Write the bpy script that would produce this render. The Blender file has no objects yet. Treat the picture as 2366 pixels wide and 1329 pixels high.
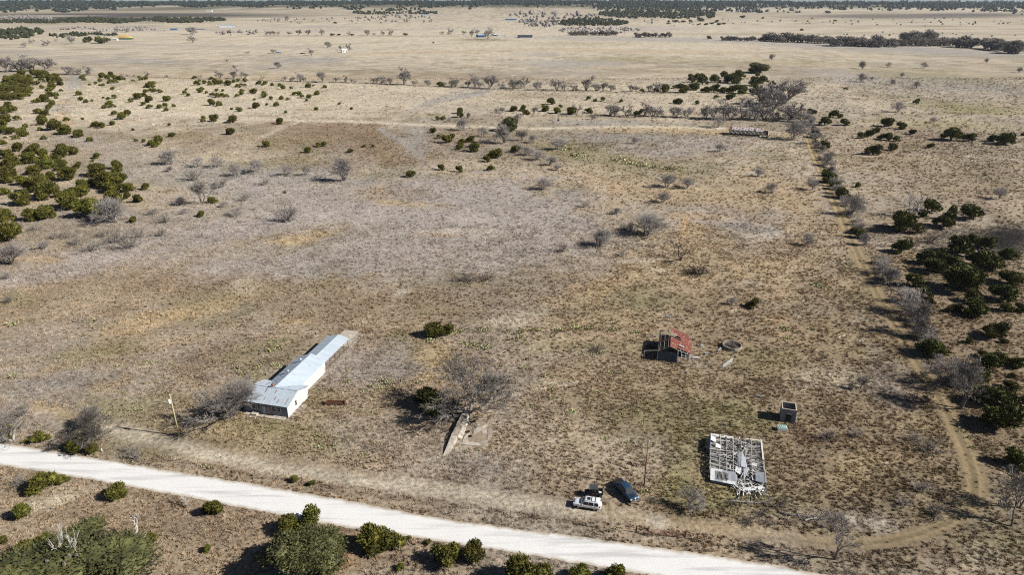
import bpy, math, random
import numpy as np
from mathutils import Vector, Matrix, Euler

# ------------------------------------------------------------------ camera, sky, sun, exposure
SC = bpy.context.scene
COL = SC.collection
W0, H0, F0 = 2366.0, 1329.0, 1577.0          # photo size, focal length in photo pixels
CZ = 83.0                                    # drone height over the pasture
HOR = -6.0                                   # level line in the photo
PITCH = math.atan((664.5 - HOR) / F0)
CP, SP = math.cos(PITCH), math.sin(PITCH)
cam = bpy.data.cameras.new("camera"); cam_o = bpy.data.objects.new("camera", cam); COL.objects.link(cam_o)
cam_o.location = (0, 0, CZ); cam_o.rotation_euler = (math.pi / 2 - PITCH, 0, 0)
cam.sensor_width = 36; cam.lens = 36 * F0 / W0; cam.clip_start = 0.5; cam.clip_end = 40000
SC.camera = cam_o
SUN_EL, SUN_AZ = math.radians(35), math.radians(102.5)      # azimuth clockwise from +Y
SUN_DIR = Vector((math.sin(SUN_AZ) * math.cos(SUN_EL), math.cos(SUN_AZ) * math.cos(SUN_EL), math.sin(SUN_EL)))
world = bpy.data.worlds.new("World"); SC.world = world; world.use_nodes = True
wn = world.node_tree; bg = wn.nodes["Background"]
sky = wn.nodes.new("ShaderNodeTexSky"); sky.sky_type = 'NISHITA'; sky.sun_disc = False
sky.sun_elevation = SUN_EL; sky.sun_rotation = SUN_AZ; sky.air_density = 0.5; sky.dust_density = 0.3; sky.altitude = 300
wn.links.new(sky.outputs[0], bg.inputs[0]); bg.inputs[1].default_value = 0.05
sun = bpy.data.lights.new("sun", 'SUN'); sun_o = bpy.data.objects.new("sun", sun); COL.objects.link(sun_o)
sun.energy = 5.0; sun.angle = math.radians(0.5); sun.color = (1.0, 0.955, 0.88)
sun_o.rotation_euler = (-SUN_DIR).to_track_quat('-Z', 'Y').to_euler(); sun_o.location = (60, -20, 120)
SC.view_settings.view_transform = 'Standard'; SC.view_settings.look = 'None'
SC.view_settings.gamma = 1.0; SC.view_settings.use_curve_mapping = False; SC.view_settings.exposure = 0.42
SC.render.engine = 'CYCLES'
SC.cycles.max_bounces = 4; SC.cycles.diffuse_bounces = 1; SC.cycles.transparent_max_bounces = 8
SC.cycles.volume_bounces = 0; SC.cycles.use_denoising = False; SC.cycles.filter_width = 1.1
R = random.Random(11)
NP = np.random.default_rng(5)

# ------------------------------------------------------------------ helpers
def at(px, py, z=0.0):
    u = (px - 1183) / F0; v = (py - 664.5) / F0
    d = (u, CP - v * SP, -SP - v * CP)
    t = (z - CZ) / d[2]
    return Vector((d[0] * t, d[1] * t, z))
def depth(p): return p[1] * CP - (p[2] - CZ) * SP
def zoom(col, row):                                   # my reading grid of the photo: 600 x 340 windows enlarged
    ox = (0, 590, 1180, 1766)[col]; oy = (0, 330, 660, 989)[row]
    return lambda x, y: (ox + x / 3.908, oy + y / 3.908)
def mpp(py): return depth(at(1183, py)) / F0           # metres per photo pixel on the ground

MATS = {}
def nd(t, typ, **kw):
    n = t.nodes.new(typ)
    for k, v in kw.items(): setattr(n, k, v)
    return n
def mat(name, col, rough=0.8, var=0.25, scale=1.5, metal=0.0, bump=0.0, rnd=0.0, col2=None, streak=None, spec=0.3):
    """principled with noise-mottled colour; rnd = variation per object; streak=(axis scale vector, colour, threshold)"""
    if name in MATS: return MATS[name]
    m = bpy.data.materials.new(name); m.use_nodes = True; t = m.node_tree; b = t.nodes["Principled BSDF"]
    b.inputs["Roughness"].default_value = rough; b.inputs["Metallic"].default_value = metal
    b.inputs["Specular IOR Level"].default_value = spec
    tc = nd(t, "ShaderNodeTexCoord")
    no = nd(t, "ShaderNodeTexNoise"); no.inputs["Scale"].default_value = scale; no.inputs["Detail"].default_value = 5
    t.links.new(tc.outputs["Object"], no.inputs["Vector"])
    rp = nd(t, "ShaderNodeValToRGB"); e = rp.color_ramp.elements
    c2 = col2 or col
    e[0].position = 0.3; e[1].position = 0.7
    e[0].color = (*[c * (1 - var) for c in col], 1); e[1].color = (*[min(1, c * (1 + var)) for c in c2], 1)
    t.links.new(no.outputs["Fac"], rp.inputs["Fac"])
    out = rp.outputs["Color"]
    if streak:
        mp = nd(t, "ShaderNodeMapping"); mp.inputs["Scale"].default_value = streak[0]
        t.links.new(tc.outputs["Object"], mp.inputs["Vector"])
        n2 = nd(t, "ShaderNodeTexNoise"); n2.inputs["Scale"].default_value = 1.0; n2.inputs["Detail"].default_value = 3
        t.links.new(mp.outputs[0], n2.inputs["Vector"])
        mr = nd(t, "ShaderNodeMapRange"); mr.inputs["From Min"].default_value = streak[2]; mr.inputs["From Max"].default_value = streak[2] + 0.05
        t.links.new(n2.outputs["Fac"], mr.inputs["Value"])
        mx = nd(t, "ShaderNodeMix", data_type='RGBA'); mx.inputs["B"].default_value = (*streak[1], 1)
        t.links.new(mr.outputs[0], mx.inputs["Factor"]); t.links.new(out, mx.inputs["A"]); out = mx.outputs["Result"]
    if rnd:
        oi = nd(t, "ShaderNodeObjectInfo"); mr = nd(t, "ShaderNodeMapRange")
        mr.inputs["To Min"].default_value = 1 - rnd; mr.inputs["To Max"].default_value = 1 + rnd
        t.links.new(oi.outputs["Random"], mr.inputs["Value"])
        hs = nd(t, "ShaderNodeHueSaturation"); t.links.new(out, hs.inputs["Color"]); t.links.new(mr.outputs[0], hs.inputs["Value"])
        m2 = nd(t, "ShaderNodeMath", operation='MULTIPLY_ADD'); m2.inputs[1].default_value = rnd * 0.12; m2.inputs[2].default_value = 0.5 - rnd * 0.06
        t.links.new(oi.outputs["Random"], m2.inputs[0]); t.links.new(m2.outputs[0], hs.inputs["Hue"])
        out = hs.outputs["Color"]
    t.links.new(out, b.inputs["Base Color"])
    if bump:
        bp = nd(t, "ShaderNodeBump"); bp.inputs["Strength"].default_value = bump; bp.inputs["Distance"].default_value = 0.05
        t.links.new(no.outputs["Fac"], bp.inputs["Height"]); t.links.new(bp.outputs[0], b.inputs["Normal"])
    MATS[name] = m
    return m

def tag(o, label=None, cat=None, group=None, kind=None):
    if label: o["label"] = label
    if cat: o["category"] = cat
    if group: o["group"] = group
    if kind: o["kind"] = kind
    return o
def link(o, parent=None):
    COL.objects.link(o)
    if parent is not None: o.parent = parent
    return o
def thing(name, label, cat, loc=(0, 0, 0), rz=0.0, group=None):
    o = bpy.data.objects.new(name, None); o.empty_display_size = 0.3
    o.location = loc; o.rotation_euler = (0, 0, rz)
    return tag(link(o), label, cat, group, "thing")
def inst(name, mesh, parent=None, loc=(0, 0, 0), rot=(0, 0, 0), scale=(1, 1, 1)):
    o = bpy.data.objects.new(name, mesh); o.location = loc; o.rotation_euler = rot; o.scale = scale
    return link(o, parent)

class MB:
    def __init__(s): s.v = []; s.f = []
    def add(s, vs, fs):
        n = len(s.v); s.v += [tuple(v) for v in vs]; s.f += [tuple(i + n for i in f) for f in fs]; return s
    def box(s, c, d, M=None):
        x, y, z = (k / 2 for k in d)
        vs = [Vector((a * x, b * y, e * z)) for e in (-1, 1) for b in (-1, 1) for a in (-1, 1)]
        if M is not None: vs = [M @ v for v in vs]
        c = Vector(c)
        return s.add([v + c for v in vs], [(0, 2, 3, 1), (4, 5, 7, 6), (0, 1, 5, 4), (2, 6, 7, 3), (0, 4, 6, 2), (1, 3, 7, 5)])
    def b2(s, lo, hi):
        return s.box([(a + b) / 2 for a, b in zip(lo, hi)], [b - a for a, b in zip(lo, hi)])
    def tube(s, p0, p1, r0, r1=None, n=6, cap=True):
        p0, p1 = Vector(p0), Vector(p1); r1 = r0 if r1 is None else r1
        d = p1 - p0
        if d.length < 1e-6: return s
        d.normalize(); a = d.orthogonal().normalized(); b = d.cross(a)
        vs = []
        for p, r in ((p0, r0), (p1, r1)):
            for i in range(n):
                t = 2 * math.pi * i / n; vs.append(p + (a * math.cos(t) + b * math.sin(t)) * r)
        fs = [(i, (i + 1) % n, n + (i + 1) % n, n + i) for i in range(n)]
        if cap: fs += [tuple(range(n))[::-1], tuple(range(n, 2 * n))]
        return s.add(vs, fs)
    def prism(s, poly, z0, z1):                       # xy polygon, counter-clockwise
        n = len(poly)
        vs = [(x, y, z0) for x, y in poly] + [(x, y, z1) for x, y in poly]
        return s.add(vs, [tuple(range(n))[::-1], tuple(range(n, 2 * n))] + [(i, (i + 1) % n, n + (i + 1) % n, n + i) for i in range(n)])
    def slab(s, q, th):                               # thick quad / polygon along its normal
        q = [Vector(p) for p in q]; nrm = (q[1] - q[0]).cross(q[2] - q[0]).normalized() * th
        n = len(q)
        return s.add(q + [p + nrm for p in q], [tuple(range(n))[::-1], tuple(range(n, 2 * n))] + [(i, (i + 1) % n, n + (i + 1) % n, n + i) for i in range(n)])
    def lathe(s, prof, n=16, c=(0, 0, 0)):
        c = Vector(c); vs = []
        for r, z in prof:
            for i in range(n):
                t = 2 * math.pi * i / n; vs.append(c + Vector((r * math.cos(t), r * math.sin(t), z)))
        fs = []
        for k in range(len(prof) - 1):
            for i in range(n): fs.append((k * n + i, k * n + (i + 1) % n, (k + 1) * n + (i + 1) % n, (k + 1) * n + i))
        return s.add(vs, fs)
    def mesh(s, name, m, smooth=False):
        me = bpy.data.meshes.new(name); me.from_pydata(s.v, [], s.f); me.update()
        if m is not None: me.materials.append(m)
        if smooth: me.polygons.foreach_set("use_smooth", [True] * len(me.polygons))
        return me
    def build(s, name, m, parent=None, smooth=False):
        return inst(name, s.mesh(name, m, smooth), parent)
ORDS = "first second third fourth fifth sixth seventh eighth ninth tenth eleventh twelfth thirteenth fourteenth fifteenth sixteenth seventeenth eighteenth nineteenth".split()
def ordw(i):
    if i < 19: return ORDS[i]
    i += 1; t = ["", "", "twent", "thirt", "fort", "fift", "sixt", "sevent", "eight", "ninet"][(i // 10) % 10]
    s_ = t + "ieth" if i % 10 == 0 else t + "y-" + ORDS[i % 10 - 1]
    return s_ if i < 100 else "hundred-and-" + s_
# ------------------------------------------------------------------ ground
class VNoise:
    def __init__(s, seed): s.t = np.random.default_rng(seed).random((256, 256))
    def n(s, x, y):
        xi = np.floor(x).astype(int); yi = np.floor(y).astype(int); fx = x - xi; fy = y - yi
        fx = fx * fx * (3 - 2 * fx); fy = fy * fy * (3 - 2 * fy); t = s.t; g = lambda a, b: t[a % 256, b % 256]
        return (g(xi, yi) * (1 - fx) + g(xi + 1, yi) * fx) * (1 - fy) + (g(xi, yi + 1) * (1 - fx) + g(xi + 1, yi + 1) * fx) * fy
    def fbm(s, x, y, o=4):
        r = 0; a = 0.5; tot = 0
        for _ in range(o): r = r + a * s.n(x, y); tot += a; a *= 0.55; x = x * 2.03 + 17.3; y = y * 2.03 + 9.1
        return r / tot
VN, VN2 = VNoise(3), VNoise(8)
def hill(X, Y):
    """low wooded ridges that close the view, and the drop of the round earth"""
    d = np.hypot(X, Y)
    k = np.clip((Y - 3900 - 500 * (VN.fbm(X / 900, Y * 0 + 3) - 0.5) * 2) / 2000, 0, 1); k = k * k * (3 - 2 * k)
    hgt = 38 + 26 * (VN2.fbm(X / 700 + 5, Y / 900) - 0.45) - 0.0016 * np.clip(X + 500, 0, 9000)
    return k * hgt - d * d / (2 * 7.4e6)
def to_px(X, Y, Z):
    zc = Y * CP - (Z - CZ) * SP; yc = -Y * SP - (Z - CZ) * CP
    zc = np.where(zc < 20, 20, zc)
    return 1183 + F0 * X / zc, 664.5 + F0 * yc / zc
TAN = (.455, .348, .225); PALE = (.59, .52, .405); GREY = (.405, .362, .335); BROWN = (.27, .195, .13); DARK = (.19, .15, .105)  # PALE: dry grass, raised further to carry distance haze in the colour
OLIVE = (.30, .27, .145); WHITE = (.58, .52, .44); ORANGE = (.47, .33, .19); PLOW = (.105, .095, .09); NEARBLACK = (.028, .026, .026); BLUE = (.35, .33, .31); GOLD = (.50, .39, .24)
# (photo x, y, half width, half height, tilt deg, colour, strength)
PATCH = [
 (1950, 930, 620, 420, 0, (.285, .218, .135), .6), (2150, 1200, 350, 160, 0, (.19, .155, .095), .5), (2250, 800, 200, 250, 0, (.20, .155, .10), .45),  # right-hand pasture darkened in colour for tuft shade and lens vignette
 (1183, 11, 1700, 6.5, 0, (.07, .075, .045), .85), (330, 18, 340, 6, 0, (.07, .075, .045), .75), (1500, 20, 150, 6, 0, (.08, .085, .05), .7), (1500, 34, 130, 8, 0, (.10, .10, .06), .6), (1365, 52, 90, 7, 0, (.10, .10, .06), .6), (340, 48, 190, 5, 0, (.12, .12, .07), .7),
 (275, 17, 22, 1.6, 0, WHITE, .9), (330, 6, 45, 2.2, 0, WHITE, .95), (400, 12, 50, 1.8, -4, WHITE, .9), (210, 20, 30, 2, 0, WHITE, .8), (120, 17, 12, 1.2, 0, WHITE, .8), (540, 17, 30, 2.5, 0, WHITE, .7), (640, 12, 22, 2, 0, WHITE, .7), (75, 11, 6, 3, 30, WHITE, .7),
 (1183, 90, 1500, 60, 0, PALE, .85), (500, 230, 620, 60, 0, PALE, .75), (1500, 220, 500, 50, 0, PALE, .5),
 (800, 300, 130, 22, 2, BROWN, .8), (890, 350, 120, 34, 8, BROWN, .75), (700, 318, 100, 28, 0, BROWN, .6), (460, 320, 120, 20, 6, BROWN, .35), (860, 330, 60, 14, 20, DARK, .35), (760, 310, 50, 8, 0, DARK, .3), (330, 265, 150, 18, 0, PALE, .5), (640, 290, 120, 14, 0, BROWN, .5), (1230, 222, 130, 8, 0, BROWN, .4),
 (330, 395, 150, 45, 0, BLUE, .55), (560, 415, 170, 40, 0, BLUE, .6), (480, 540, 330, 30, -10, GREY, .85), (1000, 500, 330, 70, 0, GREY, .85), (1150, 450, 260, 45, 5, GREY, .75),
 (880, 590, 340, 45, 0, GREY, .85), (650, 450, 170, 45, 0, GREY, .7), (1230, 540, 180, 70, 0, GREY, .8), (730, 410, 230, 14, 4, BLUE, .6), (150, 625, 190, 20, -10, GREY, .8), (600, 620, 300, 40, 0, GREY, .6),
 (820, 700, 260, 50, 0, BROWN, .28), (400, 650, 240, 34, -5, BROWN, .42), (1100, 690, 200, 45, 0, BROWN, .3), (1080, 640, 90, 12, -4, DARK, .6), (470, 830, 90, 26, -20, BROWN, .6), (480, 870, 40, 14, -20, DARK, .5), (640, 465, 40, 8, 0, BROWN, .5),
 (1380, 365, 160, 30, 10, OLIVE, .45), (1500, 395, 150, 16, 12, DARK, .3), (1560, 345, 170, 20, 0, GREY, .5), (1650, 330, 150, 16, 0, GREY, .5), (1450, 318, 170, 10, 0, BLUE, .55), (1400, 285, 220, 10, 0, BLUE, .6), (1620, 300, 200, 8, 3, GOLD, .7), (1480, 298, 200, 8, 2, GOLD, .5),
 (1620, 470, 190, 18, 8, BROWN, .35), (1700, 500, 150, 30, 0, GREY, .5), (1430, 430, 60, 20, 0, TAN, .7), (1750, 440, 120, 60, 0, TAN, .6), (1580, 450, 120, 26, 0, GOLD, .4),
 (1475, 603, 52, 9, 0, WHITE, .9), (1528, 625, 34, 7, 0, WHITE, .9), (1778, 545, 46, 15, 0, WHITE, .85), (1738, 655, 38, 9, 0, WHITE, .9), (930, 676, 26, 10, -10, WHITE, .7), (1393, 434, 24, 6, 0, WHITE, .8), (1090, 538, 95, 9, 0, WHITE, .6), (1020, 545, 60, 7, 0, ORANGE, .5), (1190, 740, 90, 22, -10, PALE, .7), (570, 665, 60, 18, 0, PALE, .5), (1745, 402, 26, 6, 0, WHITE, .7), (1730, 525, 70, 10, 5, BLUE, .6),
 (690, 553, 62, 13, -12, GOLD, .95), (330, 748, 150, 26, -14, GOLD, .9), (490, 705, 140, 20, -12, GOLD, .6), (930, 468, 80, 8, 4, GOLD, .9), (870, 440, 30, 16, -20, GOLD, .6), (900, 445, 90, 16, 0, BROWN, .45), (430, 790, 60, 14, -10, TAN, .6), (230, 880, 70, 22, -10, TAN, .7), (100, 860, 60, 12, -15, TAN, .6), (680, 742, 50, 9, 0, GOLD, .7), (1010, 830, 60, 30, -30, GOLD, .7),
 (1380, 670, 120, 30, -20, TAN, .7), (1450, 655, 90, 20, -25, GOLD, .5), (1600, 560, 90, 40, 0, TAN, .6), (1582, 530, 9, 34, 12, ORANGE, .6), (1610, 500, 90, 9, 0, ORANGE, .45), (1830, 640, 160, 50, 0, TAN, .6), (1900, 560, 100, 40, 0, TAN, .5), (1850, 480, 60, 70, 0, TAN, .6), (1790, 735, 40, 16, 0, ORANGE, .5), (1880, 640, 60, 30, -30, DARK, .45),
 (1300, 800, 200, 20, 0, OLIVE, .35), (1520, 690, 120, 20, 0, OLIVE, .4), (760, 860, 220, 40, 0, GREY, .45), (860, 835, 120, 50, 0, GREY, .55), (200, 815, 150, 22, -8, OLIVE, .55), (120, 880, 140, 24, -8, BLUE, .5), (260, 925, 140, 30, 0, OLIVE, .5), (60, 800, 90, 14, -15, DARK, .3),
 (1430, 880, 200, 40, 0, TAN, .45), (1260, 960, 130, 60, 0, TAN, .4), (1560, 960, 160, 50, 0, OLIVE, .35), (1690, 965, 110, 40, 0, OLIVE, .7), (1580, 1060, 50, 70, 0, OLIVE, .7), (1700, 1160, 130, 30, 0, OLIVE, .8), (1620, 1130, 80, 40, 0, OLIVE, .6), (1330, 1040, 230, 60, 5, PALE, .35), (1150, 1020, 60, 40, 0, TAN, .4), (1120, 1060, 90, 30, 0, GREY, .4),
 (600, 990, 130, 14, 5, OLIVE, .55), (500, 1000, 140, 30, 8, TAN, .5), (700, 1020, 190, 40, 0, OLIVE, .35), (850, 1010, 120, 40, 0, GREY, .35),
 (330, 1010, 130, 16, 14, PALE, .85), (520, 1062, 170, 17, 12, PALE, .9), (760, 1098, 170, 15, 9, PALE, .9), (1000, 1130, 190, 17, 9, PALE, .8), (1230, 1168, 190, 15, 8, PALE, .7), (130, 955, 60, 18, 20, GOLD, .8), (1440, 1190, 110, 14, 8, GOLD, .6), (1720, 1225, 220, 14, 3, GOLD, .5),
 (1530, 1213, 45, 15, 20, WHITE, .7), (1540, 1250, 50, 8, 8, WHITE, .5), (1450, 1190, 60, 6, 14, PALE, .6),
 (300, 1120, 400, 30, 12, BROWN, .35), (120, 1165, 80, 16, -10, PALE, .7), (300, 1200, 160, 40, 0, BROWN, .45), (520, 1240, 220, 60, 0, BROWN, .4), (780, 1300, 80, 40, -40, ORANGE, .9), (860, 1290, 120, 30, 0, BROWN, .5), (1020, 1310, 120, 14, 0, DARK, .5), (60, 1130, 90, 10, 0, DARK, .35),
 (1980, 1160, 130, 40, 0, DARK, .35), (1960, 1090, 90, 40, 0, GOLD, .6), (2060, 1060, 80, 20, 0, GOLD, .5), (1990, 1205, 90, 22, 6, WHITE, .65), (2150, 1270, 140, 30, 0, BROWN, .4), (2300, 1280, 120, 50, 0, OLIVE, .5), (2260, 1290, 60, 30, 40, WHITE, .3), (2100, 960, 70, 40, 40, GOLD, .45), (1930, 880, 90, 30, 0, PALE, .5), (2040, 870, 60, 60, 30, GREY, .5), (1870, 770, 140, 40, 0, TAN, .4), (1760, 840, 90, 30, 0, OLIVE, .4), (1900, 1000, 120, 30, 0, BROWN, .35),
 (2200, 430, 190, 60, 10, BROWN, .4), (2290, 380, 110, 60, 0, DARK, .35), (2230, 250, 170, 10, 4, OLIVE, .85), (2170, 285, 200, 14, 3, OLIVE, .5), (2060, 330, 200, 50, 0, BROWN, .35), (2150, 180, 230, 20, 3, OLIVE, .45), (1950, 175, 110, 14, 5, GREY, .7), (2200, 200, 230, 22, 3, BLUE, .5), (2070, 112, 420, 11, 3, BLUE, .85), (1500, 90, 350, 6, 1, BLUE, .7), (2250, 560, 140, 30, 0, DARK, .5), (2170, 740, 140, 60, 0, BROWN, .4), (2230, 560, 70, 30, 0, BLUE, .4),
 (2318, 552, 66, 31, 8, NEARBLACK, 1.0), (2285, 545, 40, 20, 0, NEARBLACK, .6),  # near-black ground patch toward the right edge
 (700, 138, 110, 9, 0, BLUE, .7), (640, 155, 90, 8, 0, GREY, .5), (1310, 145, 130, 9, 0, BLUE, .65), (1250, 125, 60, 6, 0, BLUE, .5), (1450, 165, 120, 10, 0, BROWN, .35), (1300, 165, 100, 14, 0, GREY, .4), (300, 140, 170, 9, 2, BLUE, .6), (60, 120, 90, 6, 0, BLUE, .4), (1420, 136, 110, 7, 0, OLIVE, .5), (1340, 100, 130, 5, 0, OLIVE, .4), (1120, 93, 80, 3, 0, OLIVE, .6), (1110, 90, 50, 2.5, 0, DARK, .6), (920, 205, 200, 8, 4, PALE, .7), (1010, 232, 90, 7, -22, BLUE, .7), (1090, 218, 60, 7, -14, BLUE, .85), (170, 190, 22, 24, 10, BLUE, .8), (290, 265, 130, 5, 2, GREY, .4),
 (140, 268, 12, 12, 40, ORANGE, .9), (155, 280, 10, 10, 30, ORANGE, .8), (150, 235, 14, 5, 0, ORANGE, .5), (210, 330, 120, 20, 10, GREY, .5), (110, 245, 60, 16, 0, GREY, .4),
 (360, 445, 60, 16, 0, GOLD, .5), (300, 468, 90, 16, 10, GOLD, .6), (190, 460, 90, 20, 0, TAN, .5), (90, 600, 60, 9, 0, GOLD, .5), (960, 320, 40, 40, 30, BLUE, .6),
 (520, 106, 420, 4, 1, BLUE, .4), (900, 68, 320, 3, -1, GREY, .5), (1500, 118, 330, 5, 1, TAN, .5), (1750, 142, 300, 8, 1, OLIVE, .35), (250, 118, 300, 2.5, 1, WHITE, .3), (1000, 120, 260, 4, -1, TAN, .5), (820, 100, 160, 2, -3, OLIVE, .35), (600, 176, 420, 7, 1, TAN, .4), (1150, 178, 260, 9, 1, BROWN, .25), (1650, 190, 150, 10, 0, GREY, .4), (1500, 440, 260, 40, 6, TAN, .45), (1660, 620, 260, 60, 0, TAN, .5), (1450, 760, 220, 50, 0, TAN, .45), (560, 480, 420, 70, -4, GREY, .4), (1050, 600, 330, 60, 0, GREY, .35), (1690, 60, 240, 3, 0, WHITE, .3), (2150, 55, 200, 2.5, 0, WHITE, .35), (300, 34.5, 420, 6.5, 0, PLOW, 1.0), (160, 42, 170, 5, 0, PLOW, .9), (120, 36, 110, 1.4, 0, PALE, .9), (20, 29, 40, 3, 0, OLIVE, .8), (700, 62, 160, 4, 0, GREY, .5), (2080, 37, 260, 6, 0, (.16, .14, .125), .9), (2250, 33, 160, 4, 0, (.16, .14, .125), .9), (2060, 78, 330, 4, 0, DARK, .3), (2000, 60, 300, 4, 0, DARK, .2), (300, 66, 330, 5, 0, GREY, .5), (1900, 22, 600, 4, 0, PALE, .6), (1450, 66, 200, 8, 0, GREY, .55), (1700, 78, 200, 3, 0, DARK, .3), (980, 33, 80, 3, 0, GREY, .5),
]
PATHS = [  # worn paths: photo polyline, half width px, colour, strength
 ([(0, 268), (180, 266), (420, 265), (560, 272), (690, 279), (800, 280), (930, 286), (1010, 290), (1230, 297), (1480, 292), (1670, 297)], 4, PALE, .9),
 ([(130, 171), (600, 186), (860, 192), (1000, 200), (1180, 208), (1430, 214), (1560, 216)], 1.7, DARK, .7), ([(1230, 267), (1500, 271), (1800, 279)], 2.2, DARK, .55), ([(590, 82.5), (1060, 82.5)], .8, DARK, .5),
 ([(690, 280), (640, 300), (590, 325), (560, 345)], 5, WHITE, .45), ([(880, 300), (930, 330), (960, 350), (975, 370)], 8, BLUE, .7),
 ([(330, 435), (372, 446), (392, 440), (420, 420)], 3, DARK, .6), ([(0, 650), (120, 615), (300, 592), (480, 560)], 6, GREY, .5),
 ([(1585, 510), (1575, 535), (1578, 545), (1570, 565)], 2.2, ORANGE, .8), ([(1130, 918), (1200, 910), (1260, 898), (1330, 884)], 4, WHITE, .6), ([(1230, 888), (1280, 884)], 3, PALE, .7),
 ([(1450, 835), (1490, 850), (1570, 845), (1660, 838)], 3, PALE, .4), ([(2240, 360), (2210, 385), (2170, 405)], 2.5, PALE, .6), ([(1900, 380), (1980, 395), (2040, 410)], 2.5, PALE, .4), ([(2240, 360), (2290, 410), (2350, 440)], 2, PALE, .3),
 ([(1690, 685), (1695, 720), (1705, 750)], 3, PALE, .5), ([(1985, 505), (1975, 520), (1990, 540)], 3, PALE, .5), ([(820, 770), (1000, 762), (1250, 765), (1450, 762)], 2.5, DARK, .5),
 ([(1720, 878), (1830, 882), (1930, 893), (2030, 900)], 2.5, DARK, .6), ([(1845, 985), (1870, 1080), (1888, 1180)], 3, DARK, .6), ([(350, 1058), (590, 1100), (900, 1150), (1200, 1192), (1480, 1232), (1700, 1268), (1990, 1290), (2200, 1330)], 4, DARK, .6),
 ([(1820, 1195), (1960, 1140), (2060, 1060)], 2, PALE, .3), ([(180, 262), (250, 285), (330, 320), (420, 345)], 4, PALE, .4), ([(900, 108), (1000, 103), (1090, 97)], 1.2, OLIVE, .4), ([(700, 62), (850, 52), (1000, 47)], 1.5, GREY, .5), ([(2240, 660), (2180, 730), (2190, 760)], 3, DARK, .3),
 ([(2155, 700), (2180, 740), (2200, 800)], 4, DARK, .25), ([(740, 770), (690, 760), (640, 755)], 2, PALE, .6), ([(740, 790), (722, 772), (705, 765)], 2.5, WHITE, .6),
]
VERGE = [(60, 930), (230, 962), (420, 1010), (700, 1062), (1000, 1108), (1300, 1152), (1560, 1190), (1850, 1232), (1990, 1242), (1990, 1280), (1850, 1264), (1560, 1224), (1300, 1198), (1000, 1152), (700, 1106), (420, 1062), (230, 1012), (100, 985)]
def ground_colour(X, Y, Z):
    px, py = to_px(X, Y, Z)
    n1 = VN.fbm(X / 14, Y / 14, 5); n2 = VN2.fbm(X / 45 + 7, Y / 45, 4); n3 = VN.fbm(X / 5 + 50, Y / 5, 4); n4 = VN2.fbm(X / 3.2, Y / 3.2 + 31, 3)
    n5 = VN2.fbm(X / 160 + 3, Y / 160 + 8, 4)
    c = np.empty(X.shape + (3,)); bt = np.clip((py - 330) / 420, 0, 1)[..., None]; c[...] = np.array((.48, .41, .31)) * (1 - bt) + np.array((.355, .283, .203)) * bt  # far end of the base colour lightened to carry haze
    def blend(col, w):
        w = np.clip(w, 0, 1)[..., None]; c[...] = c * (1 - w) + np.array(col) * w
    ss = lambda a, b, x: (lambda t: t * t * (3 - 2 * t))(np.clip((x - a) / (b - a), 0, 1))
    blend((.35, .31, .265), ss(.46, .66, n2) * .6); blend((.21, .15, .10), ss(.52, .68, n1) * .42); blend((.20, .178, .09), ss(.53, .68, VN.fbm(X / 30 + 90, Y / 30, 4)) * .45)
    blend(DARK, ss(.52, .64, n5) * .35 * (Y < 1500)); 
    # warp in photo space so that patch borders are ragged
    wx = (n1 - .5) * 2.2 + (n3 - .5) * 1.0; wy = (VN2.fbm(X / 14 + 40, Y / 14 + 11, 5) - .5) * 2.2 + (n4 - .5) * 1.0
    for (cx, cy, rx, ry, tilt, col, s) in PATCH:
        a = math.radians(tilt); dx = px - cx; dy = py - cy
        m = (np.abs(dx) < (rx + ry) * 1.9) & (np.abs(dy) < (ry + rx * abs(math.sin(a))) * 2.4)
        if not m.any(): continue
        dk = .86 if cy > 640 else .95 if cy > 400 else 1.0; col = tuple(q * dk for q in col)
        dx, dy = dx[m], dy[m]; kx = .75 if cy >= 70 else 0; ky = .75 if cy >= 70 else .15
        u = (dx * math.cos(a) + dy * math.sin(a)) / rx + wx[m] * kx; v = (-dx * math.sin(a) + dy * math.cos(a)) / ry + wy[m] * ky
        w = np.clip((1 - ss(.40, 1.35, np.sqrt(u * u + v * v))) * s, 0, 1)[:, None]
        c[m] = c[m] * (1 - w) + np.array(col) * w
    for (pl, hw, col, s) in PATHS:
        xs = [q[0] for q in pl]; ys = [q[1] for q in pl]; m = (px > min(xs) - 4 * hw) & (px < max(xs) + 4 * hw) & (py > min(ys) - 4 * hw) & (py < max(ys) + 4 * hw)
        if not m.any(): continue
        qx, qy = px[m], py[m]; d = np.full(qx.shape, 1e9)
        for (a, b), (e, f) in zip(pl, pl[1:]):
            L2 = (e - a) ** 2 + (f - b) ** 2
            t = np.clip(((qx - a) * (e - a) + (qy - b) * (f - b)) / L2, 0, 1)
            d = np.minimum(d, np.hypot(qx - a - t * (e - a), (qy - b - t * (f - b)) * 1.3))
        w = np.clip((1 - ss(.45, 1.3, d / hw + (n3[m] - .5) * 1.2)) * s, 0, 1)[:, None]
        c[m] = c[m] * (1 - w) + np.array(col) * w
    c *= (0.80 + 0.42 * n3 + 0.30 * (n1 - .5))[..., None]
    return np.clip(c, 0.01, 0.8)
def axis(fine0, fine1, df, mid0, mid1, dm, lo, hi, g=1.12):
    a = list(np.arange(fine0, fine1, df)); b = list(np.arange(fine1, mid1, dm)); a0 = list(np.arange(fine0 - dm, mid0, -dm))[::-1]
    out = a0 + a + b
    s = dm
    while out[-1] < hi: s *= g; out.append(out[-1] + s)
    s = dm
    while out[0] > lo: s *= g; out.insert(0, out[0] - s)
    return np.array(out)
gx = axis(-125, 125, 1.25, -520, 520, 5.0, -7000, 7000)
gy = axis(62, 265, 1.25, -40, 900, 4.5, -900, 9000, 1.035)
GX, GY = np.meshgrid(gx, gy); GZ = hill(GX, GY)
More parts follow.
